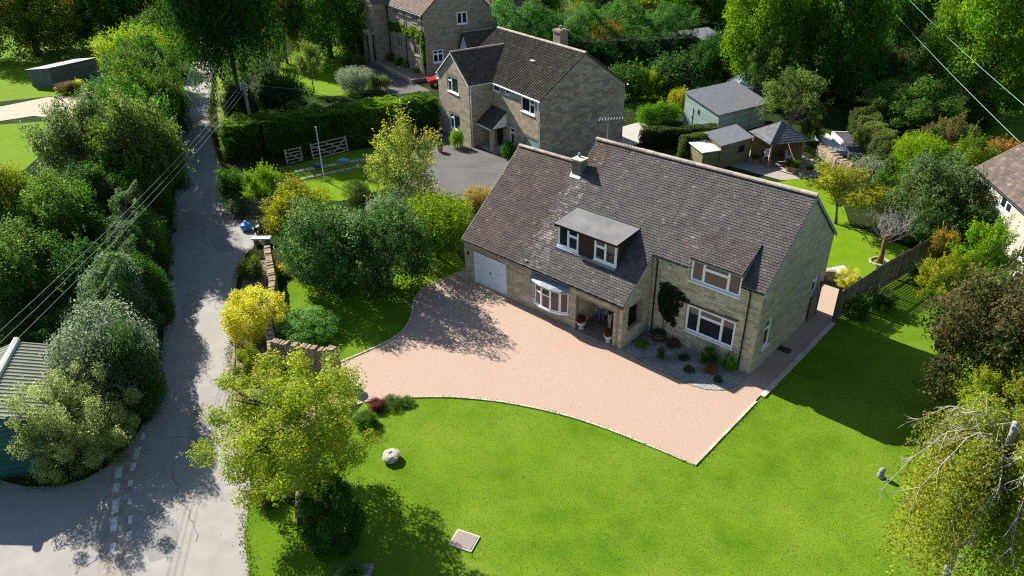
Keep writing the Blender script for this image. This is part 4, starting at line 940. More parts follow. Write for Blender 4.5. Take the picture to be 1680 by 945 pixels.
# gazebo
GZ = thing('timber_gazebo', 'timber gazebo with four-sided grey shingle roof on the patio', 'gazebo', (5.15, 30.55, 0), -.62)
m_shing = mat('grey_shingle', (.085, .090, .097), (.130, .136, .143), scale=4, rough=.9, bump=.4, bscale=30, col=True)
m_larch = mat('gazebo_timber', (.30, .20, .09), (.38, .27, .13), scale=3, rough=.85, bump=.3)
rh = 1.75; ze, za_ = 2.1, 3.35
for i in range(4):
    a0 = PI/4+i*PI/2; c0 = Vector((rh*1.414*math.cos(a0), rh*1.414*math.sin(a0), ze)); c1 = Vector((rh*1.414*math.cos(a0+PI/2), rh*1.414*math.sin(a0+PI/2), ze)); ap = Vector((0, 0, za_))
    b = MB(); N_ = 9
    for k in range(N_):
        t0, t1 = k/N_, (k+1)/N_; n_ = (c1-c0).cross(ap-c0).normalized(); v = rng.uniform(.9, 1.1)
        f = lambda t, s, e: (c0+(c1-c0)*s)*(1-t)+ap*t+n_*e
        m_ = 6
        for j in range(m_):
            vv = v*rng.uniform(.85, 1.15); b.face([f(t0, j/m_, .016), f(t0, (j+1)/m_, .016), f(t1, (j+1)/m_, .004), f(t1, j/m_, .004)], (vv, vv, vv)); b.face([f(t0, j/m_, .0), f(t0, (j+1)/m_, .0), f(t0, (j+1)/m_, .016), f(t0, j/m_, .016)], (vv, vv, vv))
    b.build('roof_slope', m_shing, GZ)
    MB().tube([c0, ap], .05, 5).build('hip_tile', m_shing, GZ)
    px = c0*.80; MB().box(px.x-.06, px.y-.06, 0, px.x+.06, px.y+.06, ze+.1).build('post', m_larch, GZ)
    q_ = c1*.80; dq = (Vector((q_.x, q_.y, 0))-Vector((px.x, px.y, 0))); Lq = dq.length; dq.normalize(); nq = Vector((-dq.y, dq.x, 0))
    MB().obox(Vector((px.x, px.y, 0)), dq, nq, Z, (.06, Lq-.06), (-.04, .04), (ze-.05, ze+.08)).build('beam', m_larch, GZ)
    if i in (0, 1): MB().obox(Vector((px.x, px.y, 0)), dq, nq, Z, (.07, Lq-.07), (-.02, .02), (.1, 1.7)).build('back_panel', m_larch, GZ)
MB().box(-1.4, -1.4, 0, 1.4, 1.4, .12).build('deck', m_timber, GZ)
# white garden chairs
m_plw = mat('white_plastic', (.72, .73, .74), rough=.4)
def garden_chair(loc, rz, label):
    t = thing('garden_chair', label, 'chair', loc, rz, 'white garden chairs')
    MB().box(-.24, -.22, .40, .24, .24, .44).build('seat', m_plw, t)
    bk = MB()
    for i in range(5): bk.box(-.2+i*.09, .24, .44, -.2+i*.09+.05, .27, .86)
    bk.box(-.24, .24, .86, .24, .28, .94); bk.build('backrest', m_plw, t)
    for sx in (-1, 1):
        for sy in (-1, 1): MB().tube([(sx*.22, sy*.2, .40), (sx*.26, sy*.25, 0)], .022, 6).build('leg', m_plw, t)
        MB().box(sx*.25-.03, -.22, .62, sx*.25+.03, .26, .65).tube([(sx*.25, -.2, .42), (sx*.25, -.2, .62)], .018, 5).build('armrest', m_plw, t)
    return t
garden_chair((4.75, 29.85, .12), .5, 'white plastic garden chair facing out from under the gazebo')
garden_chair((6.2, 30.75, .12), 1.6, 'white plastic garden chair turned sideways at the gazebo post')
bn = thing('garden_bench', 'small grey slatted bench on the patio right of the gazebo', 'bench', (7.6, 30.3, 0), .6)
for i in range(5): MB().box(-.55, -.22+i*.09, .42, .55, -.22+i*.09+.07, .45).build('seat_slat', m_timber, bn)
for i in range(4): MB().box(-.55, .24, .52+i*.1, .55, .27, .52+i*.1+.07).build('back_slat', m_timber, bn)
for sx in (-.5, .5): MB().box(sx-.03, -.24, 0, sx+.03, -.18, .42).box(sx-.03, .20, 0, sx+.03, .239, .92).build('leg', m_timber, bn)
# pots
m_terra = mat('terracotta', (.36, .17, .09), (.45, .23, .13), scale=6, rough=.9)
m_potpl = mat('pot_soil', (.05, .04, .03), rough=1)
def pot(loc, r, h, label, m=None, prof=None, group=None):
    t = thing('plant_pot', label, 'plant pot', loc, 0, group)
    MB().lathe(prof or [(r*.68, 0), (r*.95, h*.86), (r*1.08, h*.86), (r*1.08, h), (r*.9, h), (r*.86, h*.9)], k=16).build('pot', m or m_terra, t, smooth=False)
    return t
POTS = [((7.03, 29.0, .03), .28, .45, 'large terracotta pot at the front of the patio right of the gazebo'), ((7.55, 28.9, .03), .32, .5, 'pale terracotta pot outermost on the patio edge by the lawn'), ((4.2, 28.9, .03), .25, .4, 'terracotta pot left of the gazebo deck'), ((8.5, 29.4, .03), .25, .38, 'squat terracotta pot below the slatted bench'), ((-17.9, 14.1, .03), .25, .4, 'pot beside the front corner of the neighbour house wing')]
for l, r, h, lb in POTS: pot(l, r, h, lb)
# raised beds / cold frames
m_slate = mat('dark_bed_cover', (.05, .052, .058), (.085, .088, .095), scale=3, rough=.6)
m_pale = mat('pale_bed_edge', (.55, .53, .50), (.65, .63, .60), scale=4, rough=.9)
def bed(A, U_, V_, label, cover):
    t = thing('raised_bed', label, 'raised bed', (*A, 0)); U_ = Vector((*U_, 0)); V_ = Vector((*V_, 0)); lu, lv = U_.length, V_.length; u_, v_ = U_.normalized(), V_.normalized(); O = Vector((0, 0, 0)); w = .14
    for rg in (((0, lu), (0, w)), ((0, lu), (lv-w, lv)), ((0, w), (w, lv-w)), ((lu-w, lu), (w, lv-w))): MB().obox(O, u_, v_, Z, rg[0], rg[1], (0, .45)).build('edge', m_pale, t)
    MB().obox(O, u_, v_, Z, (w, lu-w), (w, lv-w), (0, .38)).build('cover' if cover else 'soil', m_slate if cover else m_pale, t)
bed((6.2, 39.6), (2.1, -2.4), (1.5, 1.2), 'raised bed with dark cover nearest the hedge', True)
bed((5.3, 38.2), (1.9, -2.2), (.8, .7), 'pale topped raised bed behind the gazebo', False)
bed((8.4, 36.5), (1.1, -1.6), (1.4, 1.1), 'raised bed with dark cover at the corner by the stone bank', True)
bed((7.2, 36.0), (1.1, -1.2), (.9, .7), 'pale topped raised bed above the stone bank', False)

# ---------------------------------------------------------------- lawn ornaments and covers
m_stone = mat('lichen_stone', (.26, .23, .18), (.50, .47, .41), scale=6, rough=1, bump=.8, bscale=18)
r_ = random.Random(4)
ms = MB().lathe([(.26, 0), (.34, .10), (.38, .20), (.36, .30), (.27, .36), (.10, .375), (.07, .33)], k=12, wob=.09, r=r_)
st = ms.build('weathered_stone', m_stone, None, loc=(8.75, -12.72, 0)); tag(st, 'round weathered stone with a hollow top standing on the lawn', 'stone')
sb = thing('inspection_cover', 'square gravel-topped inspection cover set in the shaded lawn edge', 'cover', (14.05, -13.6, 0), .35)
MB().box(-.46, -.38, .0, .46, .38, .07).build('frame', m_kerb, sb); MB().box(-.40, -.32, .071, .40, .32, .085).build('lid', mat('gravel_lid', (.25, .20, .17), (.36, .31, .28), scale=22, rough=1, bump=.8), sb)
sm = MB().lathe([(.14, 0), (.16, .1), (.11, .25), (.13, .34), (.10, .46), (.02, .5)], k=10, wob=.12, r=r_)
tag(sm.build('garden_ornament', mat('dark_stone', (.15, .15, .145), (.26, .26, .25), scale=8, rough=1), None, smooth=True, loc=(24.1, -.35, 0)), 'small grey stone ornament on the lawn beside the birch', 'ornament')
gp2 = [(11.6, -17.3), (12.4, -16.4), (13.3, -17.6), (12.2, -19.2)]
sheet('gravel_patch', gp2, .05, m_gravel)
tag(MB().box(-.3, -.2, 0, .3, .2, .05).build('drain_cover', mat('rusty_drain', (.05, .035, .03), rough=.9), None, loc=(17.5, 5.4, .036)), 'dark drain cover on the side path against the house wall', 'drain')

# ---------------------------------------------------------------- field gates leaning on the hedge, flagpole, stepping stones
m_gate = mat('pale_gate_timber', (.38, .33, .26), (.48, .43, .34), scale=4, rough=.9, stretch=(1, 6, 6))
def field_gate(name, label, A, B, h, bars, brace):
    A = Vector((*A, 0)); B = Vector((*B, 0)); t = thing(name, label, 'gate', A); d = B-A; L = d.length; d.normalize(); n = Vector((-d.y, d.x, 0)); up = (Z+n*.12).normalized(); nn = d.cross(up); O = Vector((0, 0, .05))
    for s in (0, L-.09): MB().obox(O, d, up, nn, (s, s+.09), (0, h+.15), (-.04, .04)).build('stile', m_gate, t)
    for i in range(bars): z = h*i/(bars-1); MB().obox(O, d, up, nn, (.09, L-.09), (z, z+.075), (-.02, .02)).build('bar', m_gate, t)
    for (s0, z0, s1, z1) in brace:
        b = MB(); P0 = O+d*(s0*L)+up*(z0*h); P1 = O+d*(s1*L)+up*(z1*h); e = (P1-P0); l = e.length; e.normalize(); w = nn.cross(e)
        b.obox(P0, e, w, nn, (0, l), (-.035, .035), (.021, .045)); b.build('brace', m_gate, t)
field_gate('field_gate', 'long five-bar timber gate leaning against the dark hedge', (-24.95, 5.7), (-24.4, 9.0), 1.2, 5, [(.03, .95, .55, .05), (.97, .05, .42, .95), (.55, .05, .97, .95)])
field_gate('field_gate', 'short timber wicket gate leaning against the dark hedge', (-25.6, 3.55), (-25.35, 5.0), 1.1, 5, [(.05, .95, .95, .05)])
fp = thing('flagpole', 'tall white flagpole on the sunny patch of lawn', 'flagpole', (-20.0, 3.5, 0))
MB().tube([(0, 0, 0), (0, 0, 4.35)], [.055, .035], 8).build('pole', m_white, fp); MB().lathe([(.02, 4.34), (.065, 4.39), (.06, 4.45), (.01, 4.49)], k=8).build('finial', m_white, fp)
stp = thing('stepping_stones', 'row of grey stone edging slabs below the leaning gates', 'paving', (-21.8, 2.4, 0))
def flags(a, c, n, w):
    for i in range(n):
        t0 = (i+rng.uniform(.02, .1))/n; t1 = (i+rng.uniform(.85, .97))/n; A = Vector((a[0]+(c[0]-a[0])*t0+21.8, a[1]+(c[1]-a[1])*t0-2.4, .02)); B = Vector((a[0]+(c[0]-a[0])*t1+21.8, a[1]+(c[1]-a[1])*t1-2.4, .02)); d = (B-A); L = d.length; d.normalize(); nn = Vector((-d.y, d.x, 0)); v = rng.uniform(.6, 1.1)
        MB().obox(A, d, nn, Z, (0, L), (-w/2, w/2*rng.uniform(.8, 1.1)), (0, .06), (v, v, v*1.02)).build('slab', m_paving, stp)
flags((-21.75, 2.3), (-20.2, 7.8), 9, .4); flags((-23.6, 3.0), (-21.3, 9.0), 7, .55)
for l, c, lb in (((-22.1, 6.9, .1), (.12, .35, .36), 'turquoise crate on the slabs below the long gate'), ((-22.9, 4.9, .1), (.07, .12, .20), 'dark blue tarpaulin bundle on the slabs below the leaning gates')):
    t = thing('garden_crate', lb, 'crate', l, .4); mc = mat('crate_'+str(int(c[2]*100)), c, rough=.6)
    MB().box(-.38, -.28, 0, .38, .28, .22).build('box', mc, t); MB().box(-.41, -.31, .221, .41, .31, .27).build('lid', mc, t)

# ---------------------------------------------------------------- utility pole and overhead wires
m_pole = mat('grey_pole', (.24, .215, .18), (.32, .29, .25), scale=3, rough=.95, stretch=(8, 8, .5))
m_wire = mat('wire_grey', (.30, .31, .32), rough=.5); m_wireg = mat('wire_green', (.22, .42, .36), rough=.5)
UP = thing('utility_pole', 'grey wooden utility pole with insulators rising behind the clipped hedge', 'utility pole', (-33.4, 5.0, 0))
MB().tube([(0, 0, 0), (0, 0, 5.45)], [.17, .12], 8).build('pole', m_pole, UP)
for i, zz in enumerate((5.2, 4.95, 4.7)):
    MB().tube([(-.35, -.12, zz), (.35, .12, zz)], .03, 5).build('insulator_arm', m_pole, UP)
    for sx in (-1, 1): MB().lathe([(.03, zz), (.06, zz+.05), (.05, zz+.14), (.02, zz+.16)], sx*.32, sx*.11, 8).build('insulator', m_white, UP)
MB().box(.1, -.1, 4.25, .3, .1, 4.5).build('junction_box', m_pole, UP)
def wire(label, A, B, sag, r, m):
    A, B = Vector(A), Vector(B); pts = []
    for i in range(17): t = i/16; p = A.lerp(B, t); p.z -= sag*4*t*(1-t); pts.append(p-A)
    tag(MB().tube(pts, r, 5).build('overhead_wire', m, None, loc=A), label, 'wire')
wire('topmost of the three parallel wires crossing the lane hedge', (-33.4, 4.9, 5.35), (-.75, -22.3, 7.0), .5, .009, m_wire)
wire('middle of the three parallel wires crossing the lane hedge', (-33.3, 5.0, 5.1), (.0, -22.5, 6.95), .5, .009, m_wire)
wire('lowest of the three parallel wires crossing the lane hedge', (-33.2, 5.1, 4.85), (.7, -22.6, 6.9), .5, .009, m_wire)
wire('single wire from the utility pole past the flagpole to the yellow tree', (-33.3, 5.1, 5.2), (-12, 18.6, 5.2), .35, .008, m_wire)
wire('pale green wire at the top right ending over the tiled roof', (-1.5, 68.5, 8.1), (22.3, 20.5, 8.0), .25, .013, m_wireg)
wire('pale green wire furthest right across the tall trees', (.8, 70, 8.1), (23.5, 23.5, 8.0), .25, .013, m_wireg)

# ---------------------------------------------------------------- things by the lay-by
bg_ = thing('rubbish_bag', 'bright blue rubbish sack lying by the lay-by', 'bag', (-16.35, -5.35, .03), .3)
r_ = random.Random(8); MB().lathe([(.18, 0), (.34, .10), (.38, .28), (.30, .46), (.12, .56), (.06, .62), (.1, .68)], k=11, wob=.13, r=r_).build('sack', mat('blue_plastic', (.04, .18, .52), (.10, .30, .65), scale=4, rough=.35, spec=.5), bg_)
bb = thing('black_sack', 'black sack slumped beside the blue one', 'bag', (-15.4, -4.75, .03), .8)
MB().lathe([(.25, 0), (.46, .08), (.50, .25), (.36, .42), (.14, .52), (.05, .6)], k=11, wob=.13, r=r_).build('sack', mat('black_sack', (.012, .012, .013), rough=.3), bb)
bs = thing('stone_bench', 'pale stone slab seat at the lay-by end of the long dry stone wall', 'bench', (-13.55, -5.75, 0), .75)
MB().box(-.62, -.22, .42, .62, .22, .52).build('slab', mat('pale_slab2', (.60, .62, .62), (.70, .72, .72), scale=4, rough=.8), bs); MB().box(-.5, -.17, 0, -.25, .17, .42).build('leg', m_dry, bs); MB().box(.25, -.17, 0, .5, .17, .42).build('leg', m_dry, bs)
sw = thing('sleeper_steps', 'stack of dark timber sleepers stepping up from the lay-by', 'steps', (-17.9, -4.0, 0), .72)
for i in range(5): MB().box(-1.3, i*.34-.2, i*.22, 1.3, i*.34+.14, i*.22+.20, (rng.uniform(.6, .9),)*3).build('sleeper', m_timber, sw)

# ---------------------------------------------------------------- red car behind the manor hedge
CR = thing('red_car', 'red car parked behind the hedge beside the manor', 'car', (-34.6, 30.0, 0), 1.0)
m_red = mat('red_paint', (.45, .015, .02), rough=.25, spec=.6, coat=.6); m_tyre = mat('tyre', (.015, .015, .015), rough=.8); m_cgl = mat('car_glass', (.10, .16, .17), rough=.06, spec=.8)
prof = [(-2.0, .30), (-2.05, .62), (-1.95, .82), (-1.1, .95), (-.45, 1.42), (.95, 1.46), (1.75, 1.0), (2.02, .88), (2.05, .35)]
b = MB(); sl_ = []
for yy, kx, kz in ((-.82, .97, .96), (-.70, 1, 1), (.70, 1, 1), (.82, .97, .96)): sl_.append([(x*kx, yy*(.86 if z > 1.1 else 1), .3+(z-.3)*kz) for x, z in prof])
for a_, c_ in zip(sl_[:-1], sl_[1:]):
    for i in range(len(prof)-1): b.face([a_[i], a_[i+1], c_[i+1], c_[i]])
b.face(sl_[0]); b.face(sl_[-1][::-1]); b.face([sl_[0][0], sl_[-1][0], sl_[-1][-1], sl_[0][-1]]); cb = b.build('body', m_red, CR)
b = MB(); b.face([(-1.05, -.6, 1.0), (-1.05, .6, 1.0), (-.5, .55, 1.40), (-.5, -.55, 1.40)]); bb_ = b.build('windscreen', m_cgl, CR); bb_.location = (-.03, 0, .02)
b = MB(); b.face([(1.68, -.55, 1.06), (.98, -.52, 1.45), (.98, .52, 1.45), (1.68, .55, 1.06)]); o = b.build('rear_window', m_cgl, CR); o.location = (.03, 0, .02)
for sy in (-1, 1):
    b = MB(); b.face([(-.8, sy*.80, 1.0), (1.35, sy*.80, 1.02), (.9, sy*.72, 1.38), (-.4, sy*.72, 1.36)][::sy]); o = b.build('side_window', m_cgl, CR); o.location = (0, sy*.02, 0)
    for xx in (-1.3, 1.3):
        w = MB().tube([(xx, sy*.62, .31), (xx, sy*.84, .31)], .31, 14).build('wheel', m_tyre, CR); MB().tube([(xx, sy*.841, .31), (xx, sy*.85, .31)], .19, 10).build('rim', MATS['galvanised'], w)
    MB().box(-2.06, sy*.6-.14, .62, -1.96, sy*.6+.14, .76).build('headlight', m_cgl, CR)

# ---------------------------------------------------------------- porch: two people, urns, barrel
m_skin = mat('skin', (.42, .25, .18), rough=.6)
def person(loc, rz, label, trou, shirt, hairc, armpose):
    root = thing('person', label, 'person', loc, rz)
    V = []; E = []; Rd = []
    def add(p, r, par=None):
        V.append(p); Rd.append(r)
        if par is not None: E.append((par, len(V)-1))
        return len(V)-1
    pel = add((0, 0, .96), (.15, .11)); w1 = add((0, 0, 1.12), (.14, .10), pel); ch_ = add((0, .0, 1.32), (.17, .115), w1); sh = add((0, 0, 1.44), (.13, .09), ch_); nk = add((0, -.01, 1.52), (.055, .055), sh); hd = add((0, -.02, 1.60), (.075, .085), nk); h2 = add((0, -.02, 1.70), (.08, .095), hd); add((0, -.01, 1.77), (.05, .06), h2)
    for s in (-1, 1):
        hp = add((s*.09, 0, .90), (.095, .10), pel); kn = add((s*.10, -.02, .50), (.065, .068), hp); an = add((s*.11, .02, .10), (.042, .045), kn); ft = add((s*.115, -.07, .045), (.045, .035), an); add((s*.12, -.17, .035), (.038, .025), ft)
        sd = add((s*.19, 0, 1.42), (.065, .065), sh); el = add((s*.25, .03, 1.14), (.045, .045), sd); wr = add(armpose[0 if s < 0 else 1], (.028, .032), el); wv = Vector(armpose[0 if s < 0 else 1]); dv = (wv-Vector(V[el])).normalized(); pm = add(tuple(wv+dv*.07), (.036, .022), wr)
        sdv = Vector((0, -1, 0)).cross(dv).normalized() if abs(dv.y) < .9 else Vector((1, 0, 0))
        for k in range(4): f0 = add(tuple(wv+dv*.11+sdv*(k-1.5)*.02), (.011, .011), pm); add(tuple(wv+dv*(.165+.012*(1.5-abs(k-1.5)))+sdv*(k-1.5)*.02+Vector((0, -.012, 0))), (.008, .008), f0)
        th_ = add(tuple(wv+dv*.06+sdv*.045*s), (.011, .011), wr); add(tuple(wv+dv*.10+sdv*.06*s), (.009, .009), th_)
    me = bpy.data.meshes.new('body'); me.from_pydata(V, E, []); me.update(); ob = bpy.data.objects.new('body_tmp', me); COL.objects.link(ob)
    ob.modifiers.new('skin', 'SKIN'); 
    for i, sv in enumerate(me.skin_vertices[0].data): sv.radius = Rd[i]; sv.use_root = (i == 0)
    ss = ob.modifiers.new('sub', 'SUBSURF'); ss.levels = 2; ss.render_levels = 2
    dg = bpy.context.evaluated_depsgraph_get(); fin = bpy.data.meshes.new_from_object(ob.evaluated_get(dg)); bpy.data.objects.remove(ob)
    fin.materials.clear()
    for m_ in (m_skin, mat('cloth_'+label[:9], trou, rough=.9), mat('shirt_'+label[:9], shirt, rough=.9), m_black): fin.materials.append(m_)
    for p in fin.polygons:
        c = p.center; p.use_smooth = True
        p.material_index = 3 if c.z < .085 else 1 if c.z < .98 and abs(c.x) < .21 else 2 if c.z < 1.49 and (c.z > 1.16 or abs(c.x) < .17) else 0
    link('body', fin, root)
    hr = MB().lathe([(.10, 1.66), (.112, 1.72), (.105, 1.78), (.07, 1.83), (.02, 1.845)], 0, .0, 12); hr.build('hair', mat('hair_'+label[:9], hairc, rough=.7), root, smooth=True)
    f = MB()
    for s in (-1, 1): f.lathe([(.004, 1.66), (.012, 1.668), (.004, 1.676)], s*.032, -.112, 6)
    f.build('eyes', m_dark, root); n_ = MB(); n_.hexa([(-.012, -.105, 1.61), (.012, -.105, 1.61), (.006, -.105, 1.665), (-.006, -.105, 1.665)], [(-.010, -.135, 1.61), (.010, -.135, 1.61), (.003, -.115, 1.66), (-.003, -.115, 1.66)]); n_.build('nose', m_skin, root)
    MB().box(-.024, -.112, 1.578, .024, -.104, 1.586).build('mouth', mat('lips', (.3, .1, .09), rough=.6), root)
    return root
person((9.10, 1.30, .075), .5, 'blue jeans and pale shirt, person standing left in the porch', (.10, .15, .26), (.5, .5, .5), (.06, .04, .03), [(-.24, -.1, .93), (.24, -.1, .93)])
person((9.85, 1.05, .075), -.6, 'white trousers and black top, person standing right in the porch', (.55, .50, .42), (.02, .02, .022), (.12, .08, .05), [(-.25, -.12, .95), (.25, -.12, .95)])
ur = [(.16, 0), (.17, .05), (.09, .10), (.08, .18), (.20, .26), (.26, .40), (.28, .46), (.25, .46), (.22, .42)]
pot((8.62, .20, .04), .26, .46, 'white urn of orange flowers at the left side of the porch', mat('white_stone_urn', (.62, .62, .60), (.7, .7, .68), scale=6, rough=.8), ur)
pot((10.45, .12, .04), .26, .46, 'white urn of orange flowers against the porch pillar', MATS['white_stone_urn'], ur)
br = thing('half_barrel', 'dark wooden half barrel planter below the wall climber', 'planter', (12.25, 2.02, .06))
for i in range(14):
    a0, a1 = 2*PI*i/14+.01, 2*PI*(i+1)/14-.01; b = MB()
    ring = [(.30, 0), (.36, .22), (.33, .46)]
    for (ra, za), (rb, zb) in zip(ring[:-1], ring[1:]): b.face([(ra*math.cos(a0), ra*math.sin(a0), za), (ra*math.cos(a1), ra*math.sin(a1), za), (rb*math.cos(a1), rb*math.sin(a1), zb), (rb*math.cos(a0), rb*math.sin(a0), zb)], (.6, .55, .5))
    b.build('stave', m_timber, br)
for zz, rr in ((.08, .335), (.36, .35)): MB().lathe([(rr, zz), (rr+.008, zz+.01), (rr+.008, zz+.05), (rr, zz+.06)], k=16).build('hoop', m_black, br)
MB().lathe([(.31, .40), (.3, .42), (.01, .43)], k=14).build('soil', m_potpl, br)
